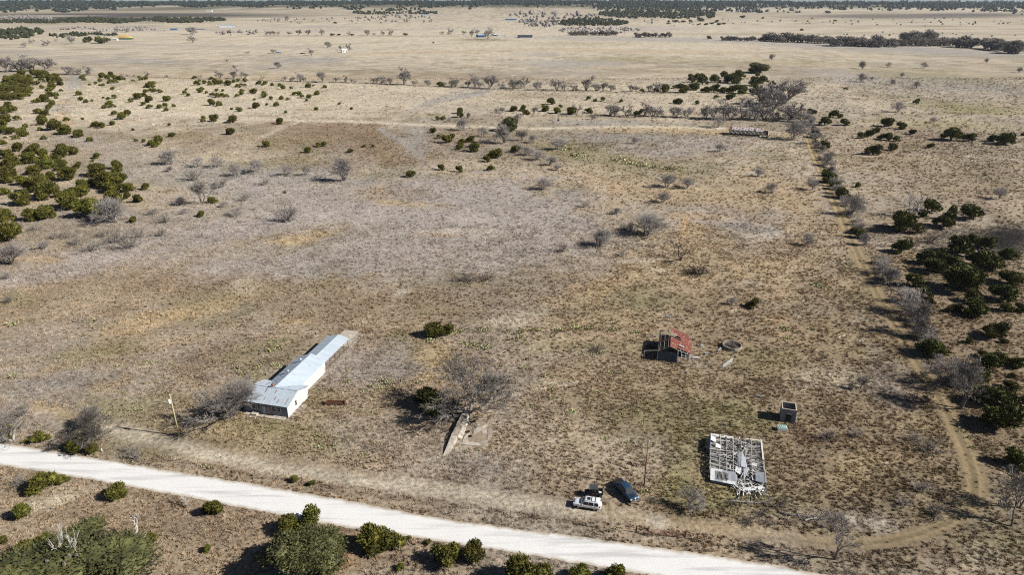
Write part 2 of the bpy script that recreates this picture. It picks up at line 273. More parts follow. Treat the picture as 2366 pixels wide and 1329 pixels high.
gc = ground_colour(GX, GY, GZ)
fine_bump = (VN2.fbm(GX / 6, GY / 6, 3) - .5) * 0.12 * (GY < 700)
def grid_mesh(name, X, Y, Z, colour=None):
    h, w = X.shape; me = bpy.data.meshes.new(name)
    me.vertices.add(h * w); me.vertices.foreach_set("co", np.stack([X, Y, Z], -1).astype(np.float32).ravel())
    i = np.arange((h - 1) * w).reshape(h - 1, w)[:, :-1]
    q = np.stack([i, i + 1, i + w + 1, i + w], -1).reshape(-1, 4)
    me.loops.add(q.size); me.loops.foreach_set("vertex_index", q.ravel().astype(np.int32))
    me.polygons.add(len(q)); me.polygons.foreach_set("loop_start", np.arange(0, q.size, 4, dtype=np.int32)); me.polygons.foreach_set("loop_total", np.full(len(q), 4, dtype=np.int32))
    me.update(calc_edges=True)
    if colour is not None:
        at_ = me.attributes.new("tone", 'FLOAT_COLOR', 'POINT'); cc = np.ones((h * w, 4), np.float32); cc[:, :3] = colour.reshape(-1, 3); at_.data.foreach_set("color", cc.ravel())
    me.polygons.foreach_set("use_smooth", np.ones(len(q), bool))
    return me
def ground_material():
    m = bpy.data.materials.new("pasture"); m.use_nodes = True; t = m.node_tree; b = t.nodes["Principled BSDF"]
    b.inputs["Roughness"].default_value = 0.95; b.inputs["Specular IOR Level"].default_value = 0.05
    ge = nd(t, "ShaderNodeNewGeometry"); a = nd(t, "ShaderNodeAttribute", attribute_name="tone")
    def noise(sc, det, rough=.6):
        n = nd(t, "ShaderNodeTexNoise"); n.inputs["Scale"].default_value = sc; n.inputs["Detail"].default_value = det; n.inputs["Roughness"].default_value = rough
        t.links.new(ge.outputs["Position"], n.inputs["Vector"]); return n.outputs["Fac"]
    def rng(x, a0, a1, b0, b1):
        r = nd(t, "ShaderNodeMapRange"); 
        for k, v in zip(("From Min", "From Max", "To Min", "To Max"), (a0, a1, b0, b1)): r.inputs[k].default_value = v
        t.links.new(x, r.inputs["Value"]); return r.outputs[0]
    def mul(x, y):
        k = nd(t, "ShaderNodeMath", operation='MULTIPLY'); t.links.new(x, k.inputs[0]); t.links.new(y, k.inputs[1]); return k.outputs[0]
    fine = noise(1.15, 6, .72); mid = noise(.26, 5); big = noise(.05, 4)
    f = mul(mul(rng(fine, .34, .66, .42, 1.5), rng(mid, .3, .7, .82, 1.18)), rng(big, .3, .7, .92, 1.08))
    mx = nd(t, "ShaderNodeMix", data_type='RGBA', blend_type='MULTIPLY'); mx.inputs["Factor"].default_value = 1
    t.links.new(a.outputs["Color"], mx.inputs["A"]); t.links.new(f, mx.inputs["B"])
    # grey litter and dark earth between the grass
    sp = rng(noise(2.3, 4, .7), .56, .66, 0, .7)
    m2 = nd(t, "ShaderNodeMix", data_type='RGBA'); t.links.new(sp, m2.inputs["Factor"]); t.links.new(mx.outputs["Result"], m2.inputs["A"]); m2.inputs["B"].default_value = (.13, .105, .075, 1)
    t.links.new(m2.outputs["Result"], b.inputs["Base Color"])
    bp = nd(t, "ShaderNodeBump"); bp.inputs["Strength"].default_value = .7; bp.inputs["Distance"].default_value = .35
    t.links.new(fine, bp.inputs["Height"]); t.links.new(bp.outputs[0], b.inputs["Normal"])
    return m
GM = ground_material()
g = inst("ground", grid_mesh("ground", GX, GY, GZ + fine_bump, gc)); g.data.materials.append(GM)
tag(g, "dry winter pasture of tan grass and grey weeds reaching the wooded hills", kind="structure")
_hf = {}
def gz(x, y):
    return float(hill(np.array(float(x)), np.array(float(y)))) + (float((VN2.fbm(np.array(x / 6.), np.array(y / 6.), 3) - .5) * 0.12) if y < 700 else 0)
def on(px, py):
    p = at(px, py)
    for _ in range(6 if py < 90 else 1): p = at(px, py, gz(p.x, min(p.y, 8500)))
    return Vector((p.x, p.y, gz(p.x, p.y)))

# ------------------------------------------------------------------ roads
def poly_world(pl): return [on(x, y) for x, y in pl]
def resample(pl, step):
    out = []
    for a, b in zip(pl, pl[1:]):
        n = max(1, int((b - a).length / step)); out += [a.lerp(b, i / n) for i in range(n)]
    return out + [pl[-1]]
def smooth_line(pl, k=2):
    for _ in range(k):
        q = [pl[0]]
        for a, b in zip(pl, pl[1:]): q += [a.lerp(b, .25), a.lerp(b, .75)]
        pl = q + [pl[-1]]
    return pl
RU = [(-260, 985), (0, 1023), (153, 1048), (307, 1075), (460, 1099), (600, 1122), (846, 1165), (1025, 1201), (1190, 1222), (1436, 1255), (1692, 1291), (1780, 1306), (1920, 1331), (2300, 1398)]
RL = [(-260, 1040), (0, 1077), (128, 1096), (230, 1114), (384, 1142), (600, 1183), (754, 1214), (948, 1242), (1190, 1279), (1436, 1322), (1692, 1362), (1780, 1376), (1920, 1402), (2300, 1472)]
def strip(name, up, lo, n, lift, step=.7, edge=.0):
    up = smooth_line(poly_world(up), 2); lo = smooth_line(poly_world(lo), 2)
    def arc(pl, k):
        s = [0]
        for a, b in zip(pl, pl[1:]): s.append(s[-1] + (b - a).length)
        ts = np.linspace(0, s[-1], k); return np.stack([np.interp(ts, s, [p[j] for p in pl]) for j in range(3)], -1)
    k = int(sum((b - a).length for a, b in zip(up, up[1:])) / step)
    A, B = arc(up, k), arc(lo, k); ts = np.linspace(0, 1, n)
    if edge:
        ia = np.arange(k) * step
        ja = (VN.fbm(ia / 1.1, ia * 0 + 2, 4) - .5) * edge; jb = (VN.fbm(ia / 1.1, ia * 0 + 40, 4) - .5) * edge
        d = (B - A) / np.linalg.norm(B - A, axis=1)[:, None]; A = A + d * ja[:, None]; B = B + d * jb[:, None]
    P = A[:, None] * (1 - ts)[None, :, None] + B[:, None] * ts[None, :, None]
    X, Y = P[..., 0], P[..., 1]
    Z = hill(X, Y) + (VN2.fbm(X / 6, Y / 6, 3) - .5) * 0.12
    me = grid_mesh(name, X, Y, Z + lift)
    uv = me.attributes.new("across", 'FLOAT', 'POINT'); uv.data.foreach_set("value", np.tile(ts, k).astype(np.float32))
    al = me.attributes.new("along", 'FLOAT', 'POINT'); al.data.foreach_set("value", np.repeat(np.linspace(0, 1, k), n).astype(np.float32))
    return me, A, B
def road_material():
    m = bpy.data.materials.new("limestone_gravel"); m.use_nodes = True; t = m.node_tree; b = t.nodes["Principled BSDF"]; b.inputs["Roughness"].default_value = .9; b.inputs["Specular IOR Level"].default_value = .1
    ge = nd(t, "ShaderNodeNewGeometry"); a = nd(t, "ShaderNodeAttribute", attribute_name="across")
    mp = nd(t, "ShaderNodeMapping"); mp.inputs["Rotation"].default_value = (0, 0, math.radians(15)); mp.inputs["Scale"].default_value = (.06, .8, 1)
    t.links.new(ge.outputs["Position"], mp.inputs["Vector"])
    n = nd(t, "ShaderNodeTexNoise"); n.inputs["Scale"].default_value = 1; n.inputs["Detail"].default_value = 4; t.links.new(mp.outputs[0], n.inputs["Vector"])
    n2 = nd(t, "ShaderNodeTexNoise"); n2.inputs["Scale"].default_value = .8; n2.inputs["Detail"].default_value = 6; t.links.new(ge.outputs["Position"], n2.inputs["Vector"])
    r = nd(t, "ShaderNodeValToRGB"); e = r.color_ramp.elements; e[0].position = .32; e[0].color = (.56, .555, .55, 1); e[1].position = .48; e[1].color = (.76, .755, .745, 1)
    t.links.new(n.outputs["Fac"], r.inputs["Fac"])
    rc = nd(t, "ShaderNodeValToRGB"); rc.color_ramp.interpolation = 'EASE'; ce = rc.color_ramp.elements
    ce[0].position = 0; ce[0].color = (.62, .54, .43, 1); ce[1].position = .16; ce[1].color = (1, 1, 1, 1)
    x = ce.new(.84); x.color = (1, 1, 1, 1); x = ce.new(1.0); x.color = (.62, .55, .45, 1)
    ad = nd(t, "ShaderNodeMath", operation='MULTIPLY_ADD'); ad.inputs[1].default_value = .12; t.links.new(n2.outputs["Fac"], ad.inputs[0]); 
    sb = nd(t, "ShaderNodeMath", operation='SUBTRACT'); sb.inputs[1].default_value = .06; t.links.new(a.outputs["Fac"], sb.inputs[0]); t.links.new(sb.outputs[0], ad.inputs[2]); t.links.new(ad.outputs[0], rc.inputs["Fac"])
    mx = nd(t, "ShaderNodeMix", data_type='RGBA', blend_type='MULTIPLY'); mx.inputs["Factor"].default_value = 1
    t.links.new(r.outputs[0], mx.inputs["A"]); t.links.new(rc.outputs[0], mx.inputs["B"])
    sp = nd(t, "ShaderNodeTexNoise"); sp.inputs["Scale"].default_value = 5; sp.inputs["Detail"].default_value = 4; t.links.new(ge.outputs["Position"], sp.inputs["Vector"])
    sr = nd(t, "ShaderNodeMapRange"); sr.inputs["From Min"].default_value = .3; sr.inputs["From Max"].default_value = .7; sr.inputs["To Min"].default_value = .86; sr.inputs["To Max"].default_value = 1.08; t.links.new(sp.outputs["Fac"], sr.inputs["Value"])
    m3 = nd(t, "ShaderNodeMix", data_type='RGBA', blend_type='MULTIPLY'); m3.inputs["Factor"].default_value = 1; t.links.new(mx.outputs["Result"], m3.inputs["A"]); t.links.new(sr.outputs[0], m3.inputs["B"])
    t.links.new(m3.outputs["Result"], b.inputs["Base Color"])
    return m
rme, RA, RB = strip("gravel_road", RU, RL, 12, .05, edge=.8)
rd = inst("gravel_road", rme); rme.materials.append(road_material()); tag(rd, "white limestone gravel road crossing below the pasture", kind="structure")
TL_ = [(1846, 262), (1858, 330), (1902, 440), (1938, 530), (1985, 635), (2030, 722), (2080, 810), (2128, 890), (2162, 955), (2192, 1015), (2214, 1075), (2222, 1130), (2196, 1176), (2110, 1222), (1985, 1243), (1850, 1240), (1700, 1222), (1560, 1196)]
TR_ = [(1856, 262), (1880, 330), (1938, 445), (1982, 540), (2026, 640), (2072, 725), (2118, 800), (2172, 880), (2216, 950), (2252, 1015), (2282, 1080), (2296, 1145), (2268, 1205), (2140, 1256), (1990, 1280), (1850, 1268), (1700, 1246), (1560, 1216)]
def track_material():
    m = bpy.data.materials.new("worn_track"); m.use_nodes = True; t = m.node_tree; b = t.nodes["Principled BSDF"]; b.inputs["Roughness"].default_value = .95; b.inputs["Specular IOR Level"].default_value = .05
    ge = nd(t, "ShaderNodeNewGeometry"); a = nd(t, "ShaderNodeAttribute", attribute_name="across")
    n2 = nd(t, "ShaderNodeTexNoise"); n2.inputs["Scale"].default_value = 1.4; n2.inputs["Detail"].default_value = 6; n2.inputs["Roughness"].default_value = .7; t.links.new(ge.outputs["Position"], n2.inputs["Vector"])
    ad = nd(t, "ShaderNodeMath", operation='MULTIPLY_ADD'); ad.inputs[1].default_value = .22; t.links.new(n2.outputs["Fac"], ad.inputs[0])
    sb = nd(t, "ShaderNodeMath", operation='SUBTRACT'); sb.inputs[1].default_value = .11; t.links.new(a.outputs["Fac"], sb.inputs[0]); t.links.new(sb.outputs[0], ad.inputs[2])
    rc = nd(t, "ShaderNodeValToRGB"); ce = rc.color_ramp.elements
    ce[0].position = .05; ce[0].color = (.30, .23, .13, 1); ce[1].position = .22; ce[1].color = (.52, .39, .22, 1)
    for p_, c_ in ((.34, (.54, .41, .235)), (.42, (.30, .235, .13)), (.58, (.30, .24, .13)), (.66, (.55, .42, .24)), (.8, (.44, .33, .19)), (.95, (.30, .23, .13))): x = ce.new(p_); x.color = (*c_, 1)
    t.links.new(ad.outputs[0], rc.inputs["Fac"])
    sr = nd(t, "ShaderNodeMapRange"); sr.inputs["From Min"].default_value = .3; sr.inputs["From Max"].default_value = .7; sr.inputs["To Min"].default_value = .7; sr.inputs["To Max"].default_value = 1.2; t.links.new(n2.outputs["Fac"], sr.inputs["Value"])
    m3 = nd(t, "ShaderNodeMix", data_type='RGBA', blend_type='MULTIPLY'); m3.inputs["Factor"].default_value = 1; t.links.new(rc.outputs["Color"], m3.inputs["A"]); t.links.new(sr.outputs[0], m3.inputs["B"])
    t.links.new(m3.outputs["Result"], b.inputs["Base Color"])
    al = nd(t, "ShaderNodeValToRGB"); ae = al.color_ramp.elements; ae[0].position = .04; ae[0].color = (0, 0, 0, 1); ae[1].position = .2; ae[1].color = (.95, .95, .95, 1)
    x = ae.new(.8); x.color = (.95, .95, .95, 1); x = ae.new(.96); x.color = (0, 0, 0, 1); t.links.new(ad.outputs[0], al.inputs["Fac"])
    ln = nd(t, "ShaderNodeAttribute", attribute_name="along"); fr = nd(t, "ShaderNodeValToRGB"); fe = fr.color_ramp.elements
    fe[0].position = 0; fe[0].color = (1,) * 3 + (1,); fe[1].position = .5; fe[1].color = (1,) * 3 + (1,)
    for p_, c_ in ((.62, .6), (.74, .5), (.86, .55), (.94, .4), (1.0, 0.0)): x = fe.new(p_); x.color = (c_, c_, c_, 1)
    t.links.new(ln.outputs["Fac"], fr.inputs["Fac"])
    pt = nd(t, "ShaderNodeMapRange"); pt.inputs["From Min"].default_value = .35; pt.inputs["From Max"].default_value = .62; pt.inputs["To Min"].default_value = .6; pt.inputs["To Max"].default_value = 1.0
    t.links.new(n2.outputs["Fac"], pt.inputs["Value"])
    q1 = nd(t, "ShaderNodeMath", operation='MULTIPLY'); t.links.new(al.outputs["Color"], q1.inputs[0]); t.links.new(fr.outputs["Color"], q1.inputs[1])
    q2 = nd(t, "ShaderNodeMath", operation='MULTIPLY'); t.links.new(q1.outputs[0], q2.inputs[0]); t.links.new(pt.outputs[0], q2.inputs[1])
    t.links.new(q2.outputs[0], b.inputs["Alpha"])
    return m
tme, TA, TB = strip("dirt_track", TL_, TR_, 14, .03)
td = inst("dirt_track", tme); tme.materials.append(track_material()); tag(td, "tan two-rut dirt track along the hedge line curving to the road", kind="structure")
# ------------------------------------------------------------------ plant prototypes (unit size, shared meshes)
M_JUN = mat("juniper_leaf", (.088, .090, .016), .75, .5, 3.0, rnd=.22, col2=(.125, .118, .02))
M_JUN2 = mat("juniper_leaf_dark", (.075, .085, .018), .75, .4, 3.0, rnd=.2, col2=(.105, .108, .022))
M_OAK = mat("oak_leaf", (.068, .072, .026), .7, .5, 6.0, rnd=.12, col2=(.11, .112, .042))
M_BARK = mat("grey_bark", (.17, .145, .12), .9, .3, 4)
M_TWIG = mat("grey_twig", (.25, .225, .205), .9, .25, 2, rnd=.18)
M_TWIGD = mat("dark_twig", (.10, .085, .072), .9, .3, 2, rnd=.2)
M_DEAD = mat("bleached_wood", (.50, .46, .42), .85, .25, 3)
M_TWIGL = mat("pale_grey_twig", (.33, .30, .28), .9, .22, 2, rnd=.16)
M_BRUSH = mat("brush_twig", (.25, .225, .20), .9, .3, 2, rnd=.2)
M_MISTLE = mat("mistletoe_leaf", (.16, .16, .03), .8, .4, 3)
M_PEAR = mat("cactus_pad", (.27, .275, .12), .6, .35, 6, rnd=.18, col2=(.40, .385, .20))
def rdir(rng, up=0.0):
    while True:
        v = Vector((rng.uniform(-1, 1), rng.uniform(-1, 1), rng.uniform(-1, 1)))
        if .05 < v.length < 1: break
    v.normalize(); v.z += up; return v.normalized()
def tuft_tri(mb, p, d, L, w, rng):
    a = d.orthogonal().normalized(); b = d.cross(a); t = rng.uniform(0, 6.28); s = (a * math.cos(t) + b * math.sin(t)) * w
    mb.add([p - s, p + s, p + d * L], [(0, 1, 2)])
def evergreen(seed, n, lobes, tall, mat_, size=.075, up=.55, core=.80):
    rng = random.Random(seed); mb = MB(); L = []
    for i in range(lobes):
        a = rng.uniform(0, 6.28); r = 0 if i == 0 else rng.uniform(.14, .38)
        rad = rng.uniform(.24, .32) if i == 0 else rng.uniform(.10, .24)
        L.append((Vector((r * math.cos(a), r * math.sin(a), tall * (rng.uniform(.44, .52) if i == 0 else rng.uniform(.16, .72)))), rad, tall * rng.uniform(.95, 1.2)))
    for c, rad, k in L:                                     # leafy mass inside
        m2 = MB(); m2.lathe([(rad * core * math.cos(t), rad * core * k * math.sin(t)) for t in (-1.3, -.8, -.3, .2, .7, 1.15, 1.5)], 9, c)
        vs = [Vector(v) + (Vector(v) - c) * rng.uniform(-.16, .10) for v in m2.v]
        mb.add([(v.x, v.y, max(.03, v.z)) for v in vs], m2.f)
    tot = sum(r * r for _, r, _ in L)
    for c, rad, k in L:
        for _ in range(int(n * rad * rad / tot)):
            d = rdir(rng, .12); q = Vector((d.x, d.y, d.z * k)) * rad * rng.choice((rng.uniform(.78, 1.02), rng.uniform(.78, 1.02), rng.uniform(.95, 1.22))); p = c + q
            if p.z < .03 or any((Vector((p.x - c2.x, p.y - c2.y, (p.z - c2.z) / k2))).length < r2 * .72 for c2, r2, k2 in L): continue
            dd = Vector((d.x, d.y, d.z + up)).normalized()
            for _ in range(4):
                e = (dd + rdir(rng) * .55).normalized()
                tuft_tri(mb, p - e * size * .4 + rdir(rng) * size * .35, e, size * rng.uniform(.8, 1.9), size * rng.uniform(.22, .42), rng)
    xs = sorted(v[0] for v in mb.v); ys = sorted(v[1] for v in mb.v); k = len(xs) // 100
    w = ((xs[-k - 1] - xs[k]) + (ys[-k - 1] - ys[k])) / 2
    mb.v = [(x / w, y / w, z / w * .92) for x, y, z in mb.v]
    return mb.mesh("evergreen_crown", mat_)
def trunk_mesh(seed, h, r, stems=1, m=None):
    rng = random.Random(seed); mb = MB()
    for i in range(stems):
        a = rng.uniform(0, 6.28); b = Vector((math.cos(a), math.sin(a), 0)) * (.02 if stems > 1 else 0)
        p = b; q = b * 4 + Vector((rng.uniform(-.03, .03), rng.uniform(-.03, .03), h * .55)); e = q + Vector((rng.uniform(-.08, .08), rng.uniform(-.08, .08), h * .45))
        mb.tube(p - Vector((0, 0, .03)), q, r, r * .75, 6); mb.tube(q, e, r * .75, r * .35, 6)
    return mb.mesh("trunk", m or M_BARK)
def bare(seed, levels=5, spread=.75, fork=(2, 4), r0=.022, twig=.0022, stems=1, height=1.0, keep=1.0, curl=.28, mats=(None, None), mistletoe=0, trunk_len=.26):
    """leafless tree of unit height: (trunk mesh, twig crown mesh, mistletoe mesh)"""
    rng = random.Random(seed); tr, cr, ms = MB(), MB(), MB()
    def grow(p, d, L, r, lev):
        mb = tr if lev < 2 else cr; nseg = 3 if lev < 3 else 2; pts = [p]
        for i in range(nseg):
            d = (d + rdir(rng) * curl * (1 if lev else .5) + Vector((0, 0, .10 if lev else 0))).normalized()
            q = p + d * (L / nseg); ra = max(twig, r * (1 - .22 * i / nseg)); rb = max(twig * .8, r * (1 - .22 * (i + 1) / nseg))
            mb.tube(p, q, ra, rb, 6 if lev < 1 else 4 if lev < 3 else 3, cap=False); p = q; pts.append(p)
        if lev >= levels: return
        k = rng.randint(*fork) + (1 if lev >= levels - 2 else 0)
        for i in range(k):
            if rng.random() > keep and lev > 1: continue
            base = pts[-1] if i < 2 else pts[rng.randint(1, nseg)]
            a = rng.uniform(0, 6.28); o = d.orthogonal().normalized(); o2 = d.cross(o)
            s = spread * rng.uniform(.55, 1.15)
            dd = (d * math.cos(s) + (o * math.cos(a) + o2 * math.sin(a)) * math.sin(s)).normalized()
            grow(base, dd, L * rng.uniform(.6, .86), max(twig, r * .78 * rng.uniform(.62, .8)), lev + 1)
        if mistletoe and lev >= levels - 2 and rng.random() < mistletoe:
            for _ in range(14): tuft_tri(ms, p + rdir(rng) * .012, rdir(rng), .022, .009, rng)
    for s in range(stems):
        a = rng.uniform(0, 6.28); sp = 0 if stems == 1 else rng.uniform(.2, .6)
        grow(Vector((math.cos(a) * .01 * (stems > 1), math.sin(a) * .01 * (stems > 1), -.02)), Vector((math.cos(a) * sp, math.sin(a) * sp, 1)).normalized(), trunk_len * height * rng.uniform(.85, 1.1), r0, 0)
    zs = max(v[2] for v in cr.v); sc = 1.0 / zs
    for mb in (tr, cr, ms): mb.v = [(x * sc, y * sc, z * sc) for x, y, z in mb.v]
    xs = sorted(v[0] for v in cr.v); ys = sorted(v[1] for v in cr.v); k = len(xs) // 40
    w = ((xs[-k - 1] - xs[k]) + (ys[-k - 1] - ys[k])) / 2
    return tr.mesh("bare_trunk", mats[0] or M_BARK), cr.mesh("bare_twigs", mats[1] or M_TWIG), (ms.mesh("mistletoe", M_MISTLE) if mistletoe else None), w
def shrub(seed, stems, m, twig=.006, sub=5, spread=1.0):
    rng = random.Random(seed); a_, b_ = MB(), MB()
    for i in range(stems):
        d = Vector((rng.gauss(0, .5) * spread, rng.gauss(0, .5) * spread, 1)).normalized(); p = Vector((rng.gauss(0, .07), rng.gauss(0, .07), -.03)); L = rng.uniform(.55, 1.0)
        for k in range(3):
            q = p + (d + rdir(rng) * .2).normalized() * L / 3; a_.tube(p, q, twig * (1.8 - .4 * k), twig * (1.5 - .4 * k), 3, cap=False)
            if k:
                for _ in range(sub):
                    e = (d + rdir(rng) * .9).normalized(); s = p.lerp(q, rng.random()); b_.tube(s, s + e * L * rng.uniform(.15, .35), twig * .8, twig * .4, 3, cap=False)
            p = q
    return a_.mesh("shrub_stems", m), b_.mesh("shrub_twigs", m)
def pear(seed, n):
    rng = random.Random(seed); mb = MB()
    pads = []
    for i in range(n):
        if pads and rng.random() < .4:
            b, d = rng.choice(pads); p = b + d * rng.uniform(.13, .18)
        else: p = Vector((rng.gauss(0, .30), rng.gauss(0, .30), 0))
        d = rdir(rng, .9)
        if p.z > .34: continue
        pads.append((p, d)); s = d.orthogonal().normalized(); t = rng.uniform(0, 6.28); s = (s * math.cos(t) + d.cross(s) * math.sin(t)).normalized(); nn = d.cross(s) * .018
        L, w = rng.uniform(.15, .22), rng.uniform(.06, .085); c = p + d * L * .55
        ring = [c + d * (L * .55 * math.cos(k * 1.0472)) + s * (w * math.sin(k * 1.0472)) for k in range(6)]
        mb.add(ring + [c + nn, c - nn], [(k, (k + 1) % 6, 6) for k in range(6)] + [((k + 1) % 6, k, 7) for k in range(6)])
    return mb.mesh("cactus_pads", M_PEAR)
JUN = [evergreen(20 + i, 1100, 6 + i % 4, .78 + .06 * (i % 3), M_JUN, .052) for i in range(7)]
JUNF = [evergreen(60 + i, 190, 4 + i % 3, .72, M_JUN, .11) for i in range(4)]
JUND = [evergreen(70 + i, 900, 6 + i % 3, .75, M_JUN2, .055) for i in range(4)]
OAKS = [evergreen(80 + i, (9000, 6500, 2600)[i], (22, 13, 12)[i], (.55, .8, .66)[i], M_OAK, (.016, .02, .032)[i], .15, .86) for i in range(3)]
OAKF = [evergreen(90 + i, 260, 7, .55, M_OAK, .09, .1, .86) for i in range(3)]
JTR = trunk_mesh(1, .5, .03, 3)
OTR = trunk_mesh(2, .45, .035, 4)
BARE = [bare(100 + i, 5, .62, (3, 4), .014, .0020, curl=.25, stems=1 + i % 3, trunk_len=.2) for i in range(5)]
BAREF = [bare(120 + i, 4, .7, (3, 4), .013, .0034, curl=.3, stems=3 + i % 2, trunk_len=.15, mats=(M_TWIG, M_TWIGL)) for i in range(5)]
MESQ = [bare(140 + i, 4, .8, (3, 5), .014, .0022, stems=4, trunk_len=.24, curl=.4, mats=(M_TWIG, M_TWIGL)) for i in range(5)]
BARED = [bare(150 + i, 4, .8, (2, 3), .022, .0042, stems=3, curl=.45, mats=(M_TWIGD, M_TWIGD)) for i in range(3)]
BARET = [bare(130 + i, 3, .75, (4, 6), .016, .0065, curl=.3, stems=4, trunk_len=.18) for i in range(4)]
HERO = [bare(170, 5, .58, (3, 5), .018, .0016, stems=3, mistletoe=.05, curl=.28, mats=(mat("pale_bark", (.42, .39, .35), .85, .3, 5), M_TWIG)),
        bare(171, 5, .55, (3, 5), .016, .0016, stems=3, curl=.25),
        bare(172, 5, .6, (3, 4), .016, .0018, stems=4, mistletoe=.05, curl=.3, mats=(mat("pale_bark", (.42, .39, .35)), M_BRUSH)),
        bare(173, 5, .65, (3, 4), .016, .0018, stems=4, mistletoe=.012, curl=.3, mats=(mat("pale_bark", (.42, .39, .35)), M_TWIGD))]
DEAD = [bare(180 + i, 3, .7, (2, 3), .026, .007, stems=2, curl=.4, mats=(M_DEAD, M_DEAD)) for i in range(2)]
SHR = [shrub(200 + i, 26, M_BRUSH, .0075, 6) for i in range(4)]
SHRD = [shrub(210 + i, 22, M_TWIGD, .0085, 6, 1.2) for i in range(2)]
PEARS = [pear(220 + i, 46) for i in range(5)]
CNT = {}
def grow_plant(kind, px, py, wpx, label, group=None, hk=1.0):
    p = on(px, py); s = wpx * depth(p) / F0; rz = R.uniform(0, 6.28); far = depth(p) > 420
    if kind == 'juniper':
        o = thing("juniper_bush", label, "juniper", p, rz, group); me = R.choice(JUNF if wpx < 14 else JUN); sz = s * .95
        inst("trunk", JTR, o, scale=(sz, sz, sz)); inst("crown", me, o, scale=(sz, sz, sz * hk * R.uniform(.88, 1.12)))
    elif kind == 'dark_juniper':
        o = thing("juniper_bush", label, "juniper", p, rz, group); sz = s * .95
        inst("trunk", JTR, o, scale=(sz, sz, sz)); inst("crown", R.choice(JUND), o, scale=(sz, sz, sz * hk * R.uniform(.9, 1.1)))
    elif kind == 'oak':
        o = thing("live_oak_tree", label, "oak tree", p, rz, group); sz = s; me = R.choice(OAKF if wpx < 30 else OAKS)
        inst("trunk", OTR, o, scale=(sz, sz, sz * hk)); inst("crown", me, o, scale=(sz, sz, sz * hk))
    elif kind in ('bare', 'mesquite', 'dark_bare', 'dead'):
        P = {'bare': BAREF if far else BARE, 'mesquite': MESQ, 'dark_bare': BARED, 'dead': DEAD}[kind]; t, c, _, w = R.choice(P); sz = s / w * (1.05 if kind == 'bare' else 1); h = sz * hk
        o = thing("bare_tree" if kind != 'dead' else "dead_tree", label, "tree", p, rz, group)
        inst("trunk", t, o, scale=(sz, sz, h)); inst("crown", c, o, scale=(sz, sz, h))
    elif kind == 'shrub' or kind == 'dark_shrub':
        a, b = R.choice(SHRD if kind == 'dark_shrub' else SHR); sz = s / 1.25
        o = thing("bare_shrub", label, "shrub", p, rz, group); inst("stems", a, o, scale=(sz, sz, sz * hk * .72)); inst("twigs", b, o, scale=(sz, sz, sz * hk * .72))
    elif kind == 'pear':
        me = R.choice(PEARS); o = inst("prickly_pear", me, None, p, (0, 0, rz), [max(.75, s / 1.05)] * 2 + [max(.75, s / 1.05) * hk]); tag(o, label, "cactus", group)
    return o
# ------------------------------------------------------------------ where every plant stands
def zl(col, row, pts, kind, hk=1.0):
    f = zoom(col, row); return [(kind, *f(x, y), w / 3.908, hk) for x, y, w in pts]
def zz(ox, oy, s, pts, kind, hk=1.0): return [(kind, ox + x / s, oy + y / s, w / s, hk) for x, y, w in pts]
PL = []
J = 'juniper'
PL += zl(0, 0, [(745,708,45),(762,725,35),(905,738,42),(865,760,35),(905,775,25),(933,775,30),(925,700,70),(965,712,50),(1005,692,60),(1045,718,55),(1085,722,60),(1122,718,28),(1205,738,30),(1255,705,30),(1278,725,38),(1320,718,45),(1000,755,55),(1045,752,50),(1017,808,35),(808,770,25),(1355,760,40),(1375,775,55),(1335,790,60),(1380,792,45),(1320,836,40),(1360,830,45),(1395,830,45),(1447,838,45),(1225,885,55),(1260,895,60),(1300,872,50),(1345,925,60),(1295,950,45),(1350,978,50),(1183,922,42),(1035,888,50),(975,900,35),(932,888,25),(718,858,50),(730,908,50),(778,927,42),(833,915,28),(945,978,45),(985,950,55),(1012,972,52),(1037,1038,55),(1100,1075,75),(1155,1045,65),(855,1148,68),(923,1155,65),(1015,1130,55),(600,1092,50),(745,1080,30),(1230,1278,35),(1297,1282,40),(1370,1315,65),(1435,1302,85),(1400,1329,50),(1200,1178,30),(1555,1235,60),(1530,1135,35),(2085,1215,80),(2110,1105,85),(1925,1095,90),(1833,1075,38),(1835,1102,45),(2165,1008,55),(2095,990,25),(2310,978,60),(2300,905,28),(1915,950,65),(1980,955,55),(1520,912,65),(1440,978,50),(1495,965,50),(1503,1003,42),(1570,965,35),(1670,850,48),(1700,868,38),(1797,835,50),(1825,812,38),(1685,815,28),(1865,842,30),(1958,825,38),(2012,825,30),(1925,870,50),(1965,880,60),(2010,875,50),(2045,880,45),(2140,875,40),(2175,855,45),(2190,830,38),(2115,745,35),(2150,735,35),(2215,738,45),(2180,775,35),(2215,775,30),(2145,790,45),(2065,772,60),(2048,745,32),(1995,758,50),(1945,765,60),(1900,770,40),(1890,748,30),(1845,755,45),(1775,768,55),(1800,740,30),(1758,712,40),(1912,718,38),(2295,845,65),(2330,760,30),
 (455,870,60),(500,870,48),(509,890,30),(551,825,32),(475,948,60),(445,985,65),(350,1025,70),(400,1045,75),(440,1045,30),(375,1090,70),(385,1130,90),(480,1112,55),(505,1165,95),(550,1160,50),(600,1210,110),(700,1235,80),(345,925,55),(400,920,70),(435,920,45),(315,930,45),(232,1155,50),(820,1275,50),(155,1082,60)], J)
PL += zz(0, 150, 9.49, [(1190,300,150),(1100,370,200),(1290,380,150),(1320,450,150),(1150,460,150),(1150,535,180),(1090,590,140),(1250,260,100),(930,360,120),(810,440,130),(930,520,110),(130,285,80),(90,1060,200),(250,1040,210),(180,900,160),(130,1250,230),(30,1200,120),(60,1329,190)], J)
